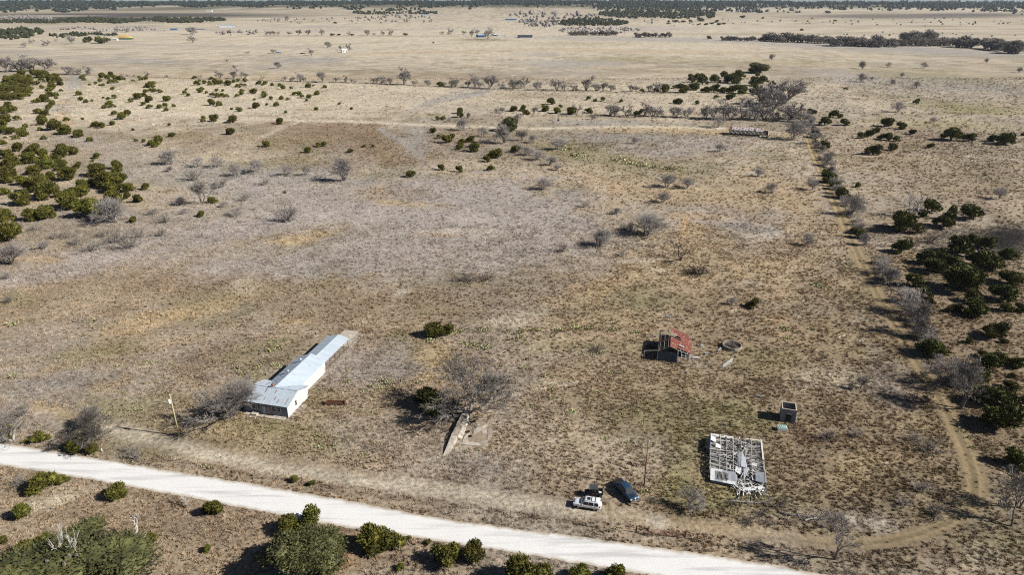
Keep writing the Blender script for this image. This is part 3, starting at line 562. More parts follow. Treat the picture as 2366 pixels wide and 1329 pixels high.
# the dense grove at the edge of the picture
def fill(poly, n, w, jit, ox, oy, s, seed):
    rng = random.Random(seed); out = []; xs = [p[0] for p in poly]; ys = [p[1] for p in poly]; tries = 0
    def inside(x, y):
        c = False
        for (a, b), (d, e) in zip(poly, poly[1:] + poly[:1]):
            if (b > y) != (e > y) and x < (d - a) * (y - b) / (e - b) + a: c = not c
        return c
    while len(out) < n and tries < 4000:
        tries += 1; x, y = rng.uniform(min(xs), max(xs)), rng.uniform(min(ys), max(ys))
        if inside(x, y) and all(abs(x - a) > w * .45 or abs(y - b) > w * .30 for a, b, _ in out): out.append((x, y, w * rng.uniform(1 - jit, 1 + jit)))
    return [(ox + x / s, oy + y / s, q / s) for x, y, q in out]
GROVE = fill([(0, 500), (150, 330), (450, 230), (600, 240), (720, 340), (700, 500), (640, 660), (450, 780), (60, 810), (0, 790)], 46, 150, .25, 0, 150, 9.49, 4) + fill([(650, 230), (760, 190), (1000, 200), (1050, 300), (880, 310)], 7, 140, .2, 0, 150, 9.49, 5)
PL += zz(0, 290, 5.842, [(50,105,110),(150,120,120),(290,150,150),(225,190,80),(75,175,45),(45,255,90),(590,190,75),(750,55,200),(890,120,150),(1045,160,110),(1225,215,70),(545,65,60),(345,30,70),(250,340,140),(110,440,180),(430,400,200),(590,440,150),(170,570,240),(380,520,200),(640,580,200),(20,550,80),(830,440,220),(1010,395,130),(840,350,150),(780,540,120),(850,600,160),(470,660,200),(1045,585,115),(690,715,130),(940,735,220),(300,800,160),(140,760,220),(540,810,240),(1310,440,90),(1250,490,50)], J)
PL += zl(0, 1, [(950,400,160),(750,415,110),(1050,440,160),(1160,440,120),(1318,420,80),(1030,540,170),(1150,505,60),(1245,535,95),(745,480,140),(620,605,190),(830,665,230),(190,560,175),(290,700,150),(425,690,150),(60,700,150),(90,890,180),(1925,540,80),(1820,665,75),(1205,720,70),(40,470,100),(420,500,200),(530,490,90),(350,440,200),(885,300,165),(1060,235,95),(1045,290,110),(1080,360,140),(840,390,90)], J)
PL += zl(1, 0, [(98,1325,70),(570,1325,55),(625,1318,52),(485,790,50),(525,780,25),(630,793,35),(555,858,48),(490,885,45),(420,883,42),(350,858,40),(390,858,45),(462,912,30),(295,905,35),(237,900,45),(187,958,48),(140,898,42),(105,953,32),(80,882,55),(80,855,45),(40,760,42),(70,772,28),(95,762,40),(152,775,35),(222,780,42),(245,803,48),(325,803,32),(758,945,30),(555,993,35),(872,988,28),(275,1020,30),(217,1118,60),(15,970,45),(1650,1083,45),(1692,1083,45),(1848,1025,60),(1850,1058,70),(1612,1198,72),(1660,1250,50),(1735,1290,100),(1785,1245,50),(1868,1290,62),(1933,1285,78),(985,1329,35),(1062,1329,35),(1980,1325,80),(1845,1325,60),(1672,780,60),(2325,1005,50)], J)
PL += zl(1, 1, [(465,88,60),(862,88,62),(1845,62,65),(1965,78,90),(1995,55,55),(2150,140,130),(2095,172,62),(1682,245,60),(1845,262,62),(2125,250,68),(1403,308,80),(2345,85,80),(265,460,35)], J)
PL += zl(2, 0, [(363,940,68),(290,965,32),(453,970,35),(30,1005,65),(112,1000,65),(315,1005,70),(420,1025,70),(135,1035,70),(560,1035,80),(705,1020,70),(1130,1040,55),(1170,1030,60),(700,902,50),(760,918,36),(830,912,52),(997,922,38),(1395,830,80),(1185,828,40),(1310,830,45),(1495,795,45)], J)
PL += zz(1550, 140, 4.544, [(205,180,60),(240,195,60),(280,200,80),(330,170,50),(50,295,55),(145,335,120),(220,300,90),(330,250,120),(215,225,80),(270,310,80),(370,330,100),(450,330,110),(550,340,110),(640,340,110),(460,230,110),(560,180,90),(600,230,120),(690,240,120),(720,180,110),(755,345,120),(845,345,80),(880,260,150),(970,230,100),(1060,255,60),(890,300,75),(905,160,45),(985,360,90),(920,350,70),(475,395,48),(605,412,90),(40,450,55),(100,455,68),(275,455,50)], 'dark_juniper')
PL += zl(3, 0, [(425,1035,78),(620,1060,85),(685,1065,60),(545,1130,100),(718,1130,80),(1083,1140,108),(1250,1165,80),(1322,1213,60),(875,1248,70),(935,1235,80),(990,1215,80),(1050,1255,60),(1110,1265,95),(1190,1275,62),(1685,1265,165),(1845,1275,105),(2060,1280,95),(2180,1305,130),(2335,1225,40),(1370,935,58),(733,812,35),(450,1240,110)], 'dark_juniper')
PL += zl(3, 1, [(980,105,130),(1150,65,95),(1490,48,60),(2165,15,140),(550,50,90),(845,402,55),(600,360,130),(580,300,80),(640,420,90),(700,500,120),(810,820,90),(865,860,110),(1260,800,260),(1510,620,150),(1410,670,80),(1620,760,180),(1860,690,180),(1230,990,160),(1740,990,240),(1870,900,120),(1990,950,160),(2200,1050,160),(1960,1130,290),(1450,1090,160),(1500,1160,180),(1590,1050,140),(1690,1130,170),(1820,1200,180),(1720,1320,300),(1350,1290,150),(2230,1280,200),(1075,1150,90)], 'dark_juniper')
PL += [('dark_juniper', 1766 + 1690 / 3.908, 330 + 690 / 3.908, 20, 2.2)]
PL += zl(3, 2, [(1440,100,140),(1480,165,110),(1885,155,150),(2165,135,210),(2330,240,100),(2170,225,110),(1710,235,120),(1925,285,200),(2065,465,200),(2160,520,80),(1845,520,70),(1500,640,250),(2000,760,200),(1975,650,90),(2110,700,170),(2290,740,150),(1860,900,230),(1960,1060,250),(2190,1090,160),(2230,940,130),(2240,830,70),(2100,1300,300),(2330,1060,90)], 'dark_juniper')
PL += zl(3, 3, [(2290,350,230)], 'dark_juniper')
PL += zl(0, 3, [(370,125,140),(75,110,60),(235,135,50),(390,560,220),(550,500,120),(1040,640,160),(205,815,140),(30,1040,80),(230,1170,200),(420,1060,150),(1360,1050,150),(1875,1110,75),(1920,770,180),(840,225,110),(680,200,150)], J)
PL += zl(1, 3, [(300,930,190),(500,900,230),(1060,1085,270),(1225,1085,230),(1750,1215,290),(1960,1200,190),(1310,1275,80),(1558,1050,60),(1380,1010,50),(355,485,75),(505,520,70)], J)
PL += zl(2, 3, [(70,1395,280),(270,1385,220),(630,1370,180),(945,1385,200)], J)
PL += zl(1, 2, [(1585,460,150),(1740,440,130)], J) + zl(1, 2, [(1640,1120,250),(1530,1060,170),(1760,1150,160)], 'dark_juniper') + zl(2, 2, [(2180,200,110)], J)
# far round evergreens
PL += zl(1, 0, [(700,318,40),(757,318,30),(880,318,32),(1360,318,45),(720,210,35)], 'oak', .9)
PL += zl(2, 0, [(1425,215,35),(1430,195,30),(1490,200,50),(1470,170,30),(1560,200,40),(1600,170,35),(1620,195,35),(1710,190,60),(1690,225,30),(1765,225,35),(1815,215,35),(1860,200,40),(1920,218,30),(1885,225,35),(1800,165,70),(2095,158,45),(2280,165,30),(1790,350,50)], 'oak', .9)
PL += zl(3, 0, [(568,118,45),(85,315,30),(160,310,35),(338,275,35),(1277,303,30),(635,190,30)], 'oak', .9)
# live oaks with a place of their own are listed in the special list below
B_, MQ, S_ = 'bare', 'mesquite', 'shrub'
PL += zl(0, 0, [(415,415,60),(650,395,70),(235,425,50),(290,390,40),(510,370,30),(1745,385,60),(1060,290,40),(900,310,40),(1740,310,80),(1140,290,40),(610,670,90),(720,670,60),(790,675,80),(1110,690,30),(1150,690,30),(1210,690,35),(1325,695,50),(1500,700,30),(1805,700,30),(1990,705,60),(2110,705,70),(2215,710,60),(2240,485,40),(2050,555,35),(2120,620,50),(60,650,150),(180,640,150),(300,640,140),(410,640,120)], B_, .75)
PL += zl(1, 0, [(100,315,30),(130,315,30),(165,315,30),(210,315,40),(305,318,40),(390,318,40),(475,318,40),(600,318,40),(1015,318,45),(1070,318,25),(1220,318,45),(1155,318,30),(1690,310,35),(1760,310,45),(840,318,30),(650,430,50),(510,500,45),(770,450,45),(845,450,45),(160,480,45),(200,615,50),(1605,395,20),(1955,330,45),(2100,350,70),(1880,310,40),(2005,305,35),(290,180,35),
 (270,725,45),(340,735,40),(410,735,60),(440,738,50),(610,740,75),(730,742,55),(810,745,50),(870,748,30),(900,748,30),(1080,755,70),(1135,757,65),(1220,762,50),(1345,765,100),(1430,770,50),(1550,775,50),(1700,778,45),(1770,780,50),(1815,785,60),(1915,785,45),(1980,790,80),(2020,790,60),(2110,800,100),(2220,800,50),(2330,805,60),(65,720,30)], B_, 1.0)
PL += zl(1, 0, [(1890,1175,100),(2050,1235,90),(2160,1265,60),(2250,1290,130),(1750,1100,50),(2170,1015,40),(2230,1020,50),(1920,1070,40)], MQ)
PL += zl(2, 0, [(40,800,80),(130,800,90),(250,812,80),(420,812,90),(480,815,80),(560,815,60),(680,815,100),(760,820,70),(835,820,70),(900,822,60),(1090,825,80),(1130,825,60),(1250,828,60),(1345,828,80),(895,1045,110),(945,1045,80),(1050,1050,90),(1200,1050,110),(1280,1050,120),(1320,1050,80),(1490,1060,100),(1590,1062,130),(1750,1070,130),(1830,1075,120),(1920,1078,130),(1990,1078,130),(2070,1080,130),(2140,1080,110),(2200,1075,120),(2290,1080,150),(2250,940,170),(2340,960,170),(2120,960,120),(210,1030,60),(590,1030,80),(735,1080,45)], B_, .85)
PL += zl(2, 0, [(210,1290,70),(65,1110,60),(100,1270,90),(1110,1300,60),(1870,1150,120)], MQ)
PL += zl(3, 0, [(175,940,230),(60,1000,200),(210,1090,150),(280,1080,150),(95,1075,100),(350,1100,100),(360,1180,110),(470,1300,120)], B_, .75)
PL += zl(3, 0, [(245,1265,180),(1205,1015,100),(885,620,60),(1115,610,55),(1435,615,60),(1240,695,40),(865,740,80),(970,720,30),(1145,765,50),(1375,795,60),(70,540,45),(2010,565,35),(2300,655,50),(1530,1110,60)], MQ, .9)
PL += zl(0, 1, [(1820,555,180)], B_, .9) + zl(0, 1, [(1070,720,240),(1000,700,170)], MQ, .85) + zl(0, 1, [(1400,645,85),(1555,190,130),(1790,215,120),(1965,220,130),(2140,300,140),(2290,270,130),(1545,260,60),(400,960,90),(2140,660,110),(2030,580,70),(1650,560,90),(1670,640,70),(100,1100,240)], MQ, .75)
PL += zl(0, 1, [(1750,340,200),(2000,400,180),(2220,520,150),(1490,720,150),(830,980,230),(1050,900,260),(1180,950,260),(1460,840,180),(1260,850,200),(500,870,140),(620,860,150),(60,1230,160),(330,790,140),(700,920,180),(930,850,180)], S_)
PL += zl(1, 1, [(280,300,110),(465,295,90),(800,340,160),(20,260,110)], MQ) + zl(1, 1, [(90,380,140),(290,710,300)], S_) + zl(1, 1, [(1915,1250,220),(2090,1240,170)], 'dark_shrub', .6)
PL += zl(2, 1, [(60,80,100),(140,115,110),(230,150,110),(350,200,90),(420,245,70),(290,430,150),(430,60,130),(1410,400,150),(1590,410,130),(1885,80,100),(1370,540,120),(1230,850,270),(800,940,170),(1010,1020,90),(2235,250,60),(2230,305,90),(960,650,80)], MQ, .7)
PL += zl(2, 1, [(1080,800,170),(460,985,170),(670,580,120),(1020,790,130)], S_) + zl(2, 1, [(1530,1060,200)], 'dark_bare', .7) + zl(2, 1, [(1700,1190,260),(1640,1180,170)], 'dark_shrub', .8)
PL += zl(3, 1, [(590,160,90),(75,450,90),(430,425,100),(370,920,110),(770,650,170),(2115,510,110),(920,930,90),(1040,1180,160),(1130,1290,130)], MQ, .95) + zl(3, 1, [(1280,670,120),(1395,650,110)], 'dead', 1.2) + zl(3, 1, [(1400,810,190),(1500,900,170)], 'dark_shrub') + zl(3, 1, [(440,10,60),(470,90,70),(500,160,70),(530,215,80),(570,270,80),(460,50,60),(1860,640,170)], S_, 1.2)
PL += zl(0, 2, [(90,150,130)], S_) + zl(0, 3, [(1240,275,230),(190,515,200),(1130,210,100)], S_) + zl(0, 3, [(1668,720,90)], 'dead', .9)
PL += zl(2, 2, [(770,590,180)], 'dark_shrub', .5) + zl(2, 2, [(2000,180,70)], MQ) + zl(2, 2, [(1920,1260,80),(1985,1255,60),(1250,560,110)], 'dark_shrub', .6)
PL += zl(3, 2, [(1260,230,230),(1620,870,300)], MQ, .9) + zl(3, 2, [(1370,430,130),(1390,470,110),(870,930,100)], B_, 1.2) + zl(3, 2, [(1760,1110,230),(1690,975,110)], B_, 1.0) + zl(3, 2, [(1330,330,140),(560,650,60)], S_) + zl(3, 2, [(500,680,60)], 'dark_shrub')
PL += zl(3, 3, [(570,90,240),(1480,200,300),(1330,110,200),(1400,560,230),(1520,790,270),(1250,700,200)], S_, .75) + zl(3, 3, [(640,1190,210),(2290,720,270),(2230,890,200)], B_, 1.0) + zl(3, 3, [(830,80,150),(540,900,90)], S_)
PL += zl(2, 3, [(1610,730,200)], MQ, 1.15) + zl(2, 3, [(1260,660,110),(1800,50,50),(1900,50,60),(1960,45,50),(2090,90,60),(2130,870,160),(2260,790,190),(1990,690,120),(2330,880,120)], 'dark_shrub', .6)
# creek line of leafless trees in the far pasture
def creek():
    rng = random.Random(9); out = []; f = zoom(3, 0)
    for (x0, y0), (x1, y1), n, w in (((0, 372), (590, 395), 22, 75), ((600, 412), (1200, 425), 24, 85), ((1200, 412), (1750, 415), 20, 70), ((1740, 430), (1900, 430), 7, 90), ((1980, 440), (2310, 492), 15, 95), ((1260, 370), (1540, 372), 11, 85), ((2040, 395), (2330, 430), 8, 70)):
        for i in range(n): t = (i + rng.uniform(-.3, .3)) / n; out.append(('bare', *f(x0 + (x1 - x0) * t, y0 + (y1 - y0) * t + rng.uniform(-6, 3)), w / 3.908 * rng.uniform(.75, 1.15), .8))
    f = zoom(2, 0)
    for x in list(range(540, 940, 26)) + list(range(1120, 1440, 28)) + list(range(1900, 2340, 24)): out.append(('bare', *f(x + rng.uniform(-8, 8), (318 if x < 1000 else 335 if x < 1500 else 368) + rng.uniform(-4, 2)), 42 / 3.908 * rng.uniform(.7, 1.2), 1.0))
    return out
CREEK = creek()
for i in range(90):                                          # leafless hedge brush on the fence by the dirt track
    t = (i / 89) ** 1.25; y = 268 + (935 - 268) * t + R.uniform(-6, 6); x = float(np.interp(y, (268, 330, 400, 480, 545, 615, 690, 755, 830, 890, 940), (1862, 1886, 1918, 1952, 1990, 2034, 2078, 2116, 2156, 2200, 2230)))
    if y < 520 or R.random() < .4: PL.append((R.choice(['shrub', 'mesquite', 'mesquite']), x + R.uniform(-2, 8), y, (13 + 30 * t) * R.uniform(.7, 1.15), .85))
# regions that give each plant its description: x0 y0 x1 y1, where it stands, landmark name, landmark point
REG = [
 (0, 0, 560, 120, "on the far plain beside the half-built yellow house", "the half-built house", (285, 88)), (560, 0, 1065, 135, "about the far pasture with the white shed", "the white shed", (796, 118)),
 (1065, 0, 1400, 120, "around the distant farmstead", "its blue barn", (1115, 84)), (1400, 0, 1760, 120, "on the far rise below the dark wood", "the distant farmstead", (1215, 84)), (1760, 0, 2366, 130, "on the far plain beyond the creek trees", "the great spreading oak", (1753, 160)),
 (0, 120, 165, 262, "at the edge of the golden grove", "the dry wash", (175, 190)), (0, 262, 178, 330, "beside the orange washed-out gully", "the gully", (145, 275)), (0, 300, 350, 520, "in the thick stand above the grey brush", "the forked bare tree", (465, 470)), (0, 520, 420, 720, "by the grey brush tangle", "the juniper stand", (250, 450)),
 (165, 120, 420, 262, "on the pale slope under the far tree row", "the dry wash", (175, 190)), (420, 120, 640, 262, "on the pale slope before the path fork", "the path fork", (690, 280)), (640, 120, 860, 262, "on the pale slope past the path fork", "the path fork", (690, 280)), (860, 120, 1230, 220, "along the far fence row", "the great spreading oak", (1753, 160)), (1230, 120, 1560, 217, "at the far fence row beside the dark grove", "the great spreading oak", (1753, 160)),
 (165, 262, 620, 420, "about the brown grass flat", "the path fork", (690, 280)), (350, 380, 700, 560, "among the grey weeds under the brown flat", "the forked bare tree", (465, 470)), (620, 240, 960, 520, "around the brown grass field", "the path fork", (690, 280)),
 (860, 200, 1185, 425, "around the lone live oak", "the lone live oak", (1172, 295)), (1180, 215, 1560, 300, "along the tree row behind the stone chimney", "the stone chimney", (1290, 275)), (1180, 300, 1420, 470, "in the cactus flat below the stone chimney", "the stone chimney", (1290, 275)),
 (1550, 120, 1835, 262, "in the dark grove below the great oak", "the great spreading oak", (1753, 160)), (1550, 240, 1885, 345, "around the ruined tin-roofed barn", "the ruined barn", (1730, 305)), (1835, 130, 2366, 262, "on the open pasture past the hedge", "the hedge corner", (1840, 240)), (1850, 240, 2366, 400, "on the open slope past the hedge", "the hedge corner", (1840, 240)),
 (1400, 330, 1900, 700, "in the rough middle pasture", "the red-roofed shed", (1555, 800)), (1830, 330, 2062, 580, "in the hedge line beside the dirt track", "the ruined barn", (1730, 305)), (2000, 400, 2366, 680, "in the dark stand around the burnt hollow", "the burnt hollow", (2310, 550)), (1990, 560, 2130, 900, "in the hedge line beside the lower dirt track", "the burnt hollow", (2310, 550)), (2100, 640, 2366, 830, "on the slope above the track bend", "the burnt hollow", (2310, 550)), (2060, 790, 2366, 1100, "crowding the dirt track above its bend", "the track bend", (2240, 1170)), (1880, 1000, 2366, 1329, "beside the track bend", "the track bend", (2240, 1170)),
 (0, 680, 600, 980, "in the pasture by the utility pole", "the utility pole", (410, 1000)), (560, 700, 860, 1010, "around the long white barn", "the barn", (650, 900)), (860, 520, 1400, 800, "in the open middle pasture", "the pair of green junipers", (1010, 770)), (860, 720, 1180, 1010, "between the barn and the big bare tree", "the big bare tree", (1080, 950)), (1180, 640, 1480, 1000, "in the yard grass before the red shed", "the red-roofed shed", (1555, 800)), (1400, 640, 1760, 1000, "around the red-roofed shed", "the red-roofed shed", (1555, 800)), (1700, 640, 2060, 1010, "by the roofless block hut", "the roofless hut", (1823, 948)),
 (0, 960, 380, 1080, "on the upper verge of the gravel road", "the utility pole", (410, 1000)), (340, 980, 1180, 1160, "in the yard between barn and gravel road", "the barn", (650, 900)), (1180, 980, 1900, 1230, "near the collapsed house and parked vehicles", "the collapsed house", (1700, 1070)), (0, 1040, 560, 1400, "on the near verge below the gravel road", "the broad live oak", (165, 1280)), (560, 1100, 1800, 1500, "along the near edge of the gravel road", "the rounded live oak", (700, 1270)), (0, 0, 2400, 1600, "in the dry pasture", "the barn", (650, 900)),
]
NOUN = {'juniper': ("juniper", "junipers"), 'dark_juniper': ("dark juniper", "junipers"), 'oak': ("round evergreen oak", "oaks"), 'bare': ("leafless tree", "bare trees"), 'mesquite': ("leafless spreading tree", "bare trees"), 'dark_bare': ("black leafless tree", "bare trees"), 'dead': ("bleached dead tree", "dead trees"), 'shrub': ("grey leafless brush clump", "brush clumps"), 'dark_shrub': ("dark leafless brush clump", "brush clumps"), 'pear': ("prickly pear patch", "cactus patches")}
PE = zl(0, 2, [(830,320,90),(130,350,100),(1050,735,60),(1290,715,60),(1400,700,60),(1570,710,60),(1310,885,50),(1400,870,60),(1505,840,50),(1480,900,40),(1115,970,50),(130,825,100),(670,750,70),(940,1150,60),(1110,1130,60),(1210,1130,60),(1290,1125,60),(2130,770,80),(2190,800,80),(2310,830,90),(2330,740,70)], 'pear')
PE += zl(1, 2, [(290,490,60),(150,510,80),(230,560,80),(180,570,60),(130,590,80),(170,720,70),(220,740,70),(270,740,60),(20,740,60),(840,870,80),(860,770,50),(1130,860,80),(1200,880,80),(1060,910,80),(1120,920,80),(1200,920,80),(1070,960,60),(980,950,60),(1300,870,70),(1430,880,60),(1480,880,60),(470,1295,70),(1050,1160,60),(950,1140,60),(780,1240,60),(1800,420,70),(1870,420,80),(2020,400,70),(2080,400,80),(1580,500,90),(1330,500,60),(1900,540,80),(1960,540,80),(2030,560,80),(2090,560,90),(2270,420,70)], 'pear')
PE += zl(2, 2, [(60,430,70),(120,410,70),(190,410,70),(260,410,70),(400,410,80),(460,405,80),(570,380,80),(630,390,80),(690,390,80),(740,385,80),(850,400,70),(910,400,70),(960,400,60),(940,345,60),(1160,420,70),(1100,430,60),(1110,215,50),(1030,200,40),(380,460,70),(80,470,90),(740,620,60),(810,620,70),(900,790,70),(640,630,60),(1020,770,50),(150,670,70),(110,750,70),(160,750,70),(330,820,80),(370,940,70),(370,1010,70),(200,1090,60),(760,965,60),(850,955,40),(520,1150,70),(570,1150,70),(1130,1150,60),(1000,1160,50),(1910,930,60),(1940,1080,60),(700,810,50)], 'pear')
PE += zl(3, 2, [(370,350,50),(430,400,60),(230,480,80),(170,390,80)], 'pear') + zl(0, 3, [(1830,350,60),(1890,355,60),(1940,55,40),(1160,255,50)], 'pear') + zl(1, 3, [(540,90,70),(600,80,60),(720,165,70),(600,180,80),(860,80,50),(1060,145,60),(980,240,50),(1030,30,70),(1910,215,60),(2025,195,60),(1740,400,50),(130,20,60),(480,10,50)], 'pear') + zl(2, 3, [(1225,580,80),(1250,560,60),(960,910,60),(860,95,60),(490,30,50),(1050,150,60)], 'pear') + zl(3, 3, [(1800,30,60),(1850,90,70),(1880,180,70),(1830,1200,60),(2130,700,50)], 'pear')
PE += zl(2, 1, [(1010,160,110),(1090,190,90),(1180,215,100),(1280,230,100),(1400,235,90),(640,130,110),(560,120,90),(520,60,90),(470,30,80),(1500,240,80)], 'pear') + zl(3, 1, [(480,1290,90),(540,1310,80),(700,1170,70)], 'pear')
# the 300 junipers that show largest are things, the small rest is one mass of scrub
JALL = sorted([it for it in PL if 'juniper' in it[0]] + [('grove', x, y, w, 1.0) for x, y, w in GROVE], key=lambda q: -q[3])
JREST = JALL[300:]; rest = {id(q) for q in JREST}; PL = [it for it in PL if id(it) not in rest]; GROVE = [q[1:4] for q in JALL[:300] if q[0] == 'grove']
groups = {}
for it in PL + PE:
    for i, rg in enumerate(REG):
        if rg[0] <= it[1] < rg[2] and rg[1] <= it[2] < rg[3]: groups.setdefault((i, NOUN[it[0]][0]), []).append(it); break
for (i, noun), items in groups.items():
    rg = REG[i]; items.sort(key=lambda q: math.hypot(q[1] - rg[6][0], (q[2] - rg[6][1]) * 1.4)); ws = sorted(q[3] for q in items)
    for k, it in enumerate(items):
        lab = f"{noun} {rg[4]}, {ordw(k)} out from {rg[5]}" if len(items) > 1 else f"{noun} {rg[4]}, near {rg[5]}"
        w = lab.split()
        if len(w) > 16: lab = f"{noun} {rg[4]}, {ordw(k)} from {rg[5].split()[-1]}"
        grow_plant(it[0], it[1], it[2], it[3], lab, NOUN[it[0]][1] + " " + rg[4] if len(items) > 1 else None, it[4])
def scrub():
    V, Fs, base = [], [], 0; prot = []
    for m in JUNF:
        v = np.empty(len(m.vertices) * 3, np.float32); m.vertices.foreach_get("co", v); prot.append((v.reshape(-1, 3), [tuple(p.vertices) for p in m.polygons]))
    for it in JREST:
        p = on(it[1], it[2]); s = it[3] * depth(p) / F0; a = R.uniform(0, 6.28); v, f = R.choice(prot)
        q = np.stack([v[:, 0] * math.cos(a) - v[:, 1] * math.sin(a), v[:, 0] * math.sin(a) + v[:, 1] * math.cos(a), v[:, 2]], 1) * s + np.array(p)
        V.append(q); Fs += [tuple(i + base for i in t) for t in f]; base += len(v)
    me = bpy.data.meshes.new("juniper_scrub"); me.from_pydata(np.concatenate(V).tolist(), [], Fs); me.update(); me.materials.append(M_JUN)
    tag(inst("juniper_scrub", me), "small junipers dotted over the far slopes", None, None, "stuff")
scrub()
for x, y, w in GROVE: grow_plant('juniper', x, y, w, "golden green juniper packed in the dense grove below the far pasture", "junipers of the dense grove")
def thicket(name, label, items, hk):
    V, Fs, base, prot = [], [], 0, []
    for tr, cr, _, w in BARET:
        for m in (tr, cr):
            v = np.empty(len(m.vertices) * 3, np.float32); m.vertices.foreach_get("co", v); prot.append((v.reshape(-1, 3), [tuple(p.vertices) for p in m.polygons], w))
    for it in items:
        p = on(it[1], it[2]); a = R.uniform(0, 6.28); k = R.randrange(4)
        for j in (0, 1):
            v, f, w = prot[2 * k + j]; s = it[3] * depth(p) / F0 / w
            V.append(np.stack([v[:, 0] * math.cos(a) - v[:, 1] * math.sin(a), v[:, 0] * math.sin(a) + v[:, 1] * math.cos(a), v[:, 2] * hk], 1) * s + np.array(p)); Fs += [tuple(i + base for i in t) for t in f]; base += len(v)
    me = bpy.data.meshes.new(name); me.from_pydata(np.concatenate(V).tolist(), [], Fs); me.update(); me.materials.append(M_TWIG); tag(inst(name, me), label, None, None, "stuff")
thicket("creek_thicket", "grey leafless thicket lining the far creek", [q for q in CREEK if q[1] > 1760], .75)
thicket("field_edge_thicket", "grey leafless brush line at the far field edge past the farmstead", [q for q in CREEK if q[1] <= 1760], .75)
def special(proto, px, py, wpx, hpx, label, name="bare_tree", cat="tree", rz=0.0):
    t, c, ms, w = proto; p = on(px, py); k = depth(p) / F0; o = thing(name, label, cat, p, rz); sx = wpx * k / w
    hgt = hpx * k / (CP + .12)
    for nm, me in (("trunk", t), ("crown", c), ("mistletoe", ms)):
        if me: inst(nm, me, o, scale=(sx, sx, hgt))
    return o
special(HERO[0], 1083, 951, 165, 140, "big leafless tree with pale limbs and mistletoe behind the concrete wall", rz=.6)
special(HERO[1], 537, 962, 118, 110, "large fine-twigged leafless tree at the corner of the white barn", rz=1.1)
special(HERO[2], 30, 1020, 110, 95, "wide leafless tree with yellow mistletoe at the road's upper verge", rz=2.0)
special(HERO[3], 190, 1038, 108, 68, "dark spreading leafless tree between gravel road and utility pole", rz=.3)
special(HERO[1], 205, 990, 50, 60, "slender pale-limbed leafless tree behind the dark spreading tree", rz=2.4)
special(DEAD[0], 308, 1278, 70, 72, "bleached dead tree beside the broad live oak", "dead_tree", rz=.5)
def oak_at(px, py, wpx, hk, label, me, rz=0.0):
    p = on(px, py); sz = wpx * depth(p) / F0; o = thing("live_oak_tree", label, "oak tree", p, rz)
    inst("trunk", OTR, o, scale=(sz, sz, sz * hk)); inst("crown", me, o, scale=(sz, sz, sz * hk)); return o
oak_at(165, 1345, 285, .62, "broad grey-green live oak below the road with bleached limbs showing through", OAKS[0], .4)
for o_ in (bpy.data.objects[-1:] if False else [o for o in COL.objects if o.get("label", "").startswith("broad grey-green live oak")]):
    for j, (x, y) in enumerate(((-.5, 1.5), (1.2, .3))):
        t_d, c_d, _, w_d = DEAD[j % 2]; inst("dead_limb", c_d, o_, (x, y, 3.5), (0, 0, j * 2.1), (2.6, 2.6, 6.2))
oak_at(702, 1325, 158, .95, "rounded grey-green live oak right at the near road edge", OAKS[1], 1.0)
oak_at(1172, 302, 40, 1.15, "lone dark live oak on the cactus flat by the chimney", OAKS[2], .2)
oak_at(1754, 168, 52, .85, "great spreading dark oak above the far grove", OAKS[0], 2.0)
oak_at(205, 98, 18, 1.3, "dark oak, first of three in front of the half-built house", OAKF[0]); oak_at(230, 100, 24, 1.2, "dark oak, second of three in front of the half-built house", OAKF[1]); oak_at(246, 97, 18, 1.2, "dark oak touching the small white shed by the half-built house", OAKF[2])
# ------------------------------------------------------------------ far woods (stuff) and grass (stuff)
HOLES = [(330, 6, 48, 2.6), (405, 12, 48, 2), (275, 17, 22, 2), (210, 20, 30, 2.4), (540, 17, 30, 3), (640, 12, 24, 2.4), (75, 11, 7, 3), (118, 16, 14, 1.6), (1500, 3.5, 120, 1.5), (1860, 8, 30, 2)]
def woods(name, label, areas, col, seed):
    """areas: photo polygons-as-boxes (x0,y0,x1,y1,count,width px)"""
    rng = np.random.default_rng(seed); V = []; Fc = []; base = 0
    bl = MB(); bl.lathe([(.06, 0), (.42, .22), (.5, .5), (.36, .8), (.06, 1.0)], 6); bv = np.array(bl.v); bf = np.array(bl.f)
    for x0, y0, x1, y1, n, w in areas:
        for _ in range(n):
            t = rng.random(); px = x0 + (x1 - x0) * t; yy = (y0 + y1) / 2 + (y1 - y0) * (rng.random() - .5) * (1 if 'wood' in name else max(.25, math.sin(math.pi * t) ** .5 * rng.uniform(.8, 1.15))) + 1.2 * math.sin(px / 23.0 + seed)
            if any(((px - a) / c) ** 2 + ((yy - b) / e) ** 2 < 1 for a, b, c, e in HOLES): continue
            p = on(px, max(3.2, yy)); 
            if p.y > 8600: continue
            s = w * depth(p) / F0 * rng.uniform(.6, 1.35); a = rng.uniform(0, 6.28)
            v = bv * np.array([s, s, s * rng.uniform(.6, .95)]) * rng.uniform(.8, 1.2, bv.shape)
            v = np.stack([v[:, 0] * math.cos(a) - v[:, 1] * math.sin(a), v[:, 0] * math.sin(a) + v[:, 1] * math.cos(a), v[:, 2]], 1) + np.array([p.x, p.y, p.z - s * .06])
            V.append(v); Fc.append(bf + base); base += len(bv)
    me = bpy.data.meshes.new(name); me.from_pydata(np.concatenate(V).tolist(), [], np.concatenate(Fc).tolist()); me.update()
    me.materials.append(mat(name, col, .9, .45, .06)); return tag(inst(name, me), label, None, None, "stuff")
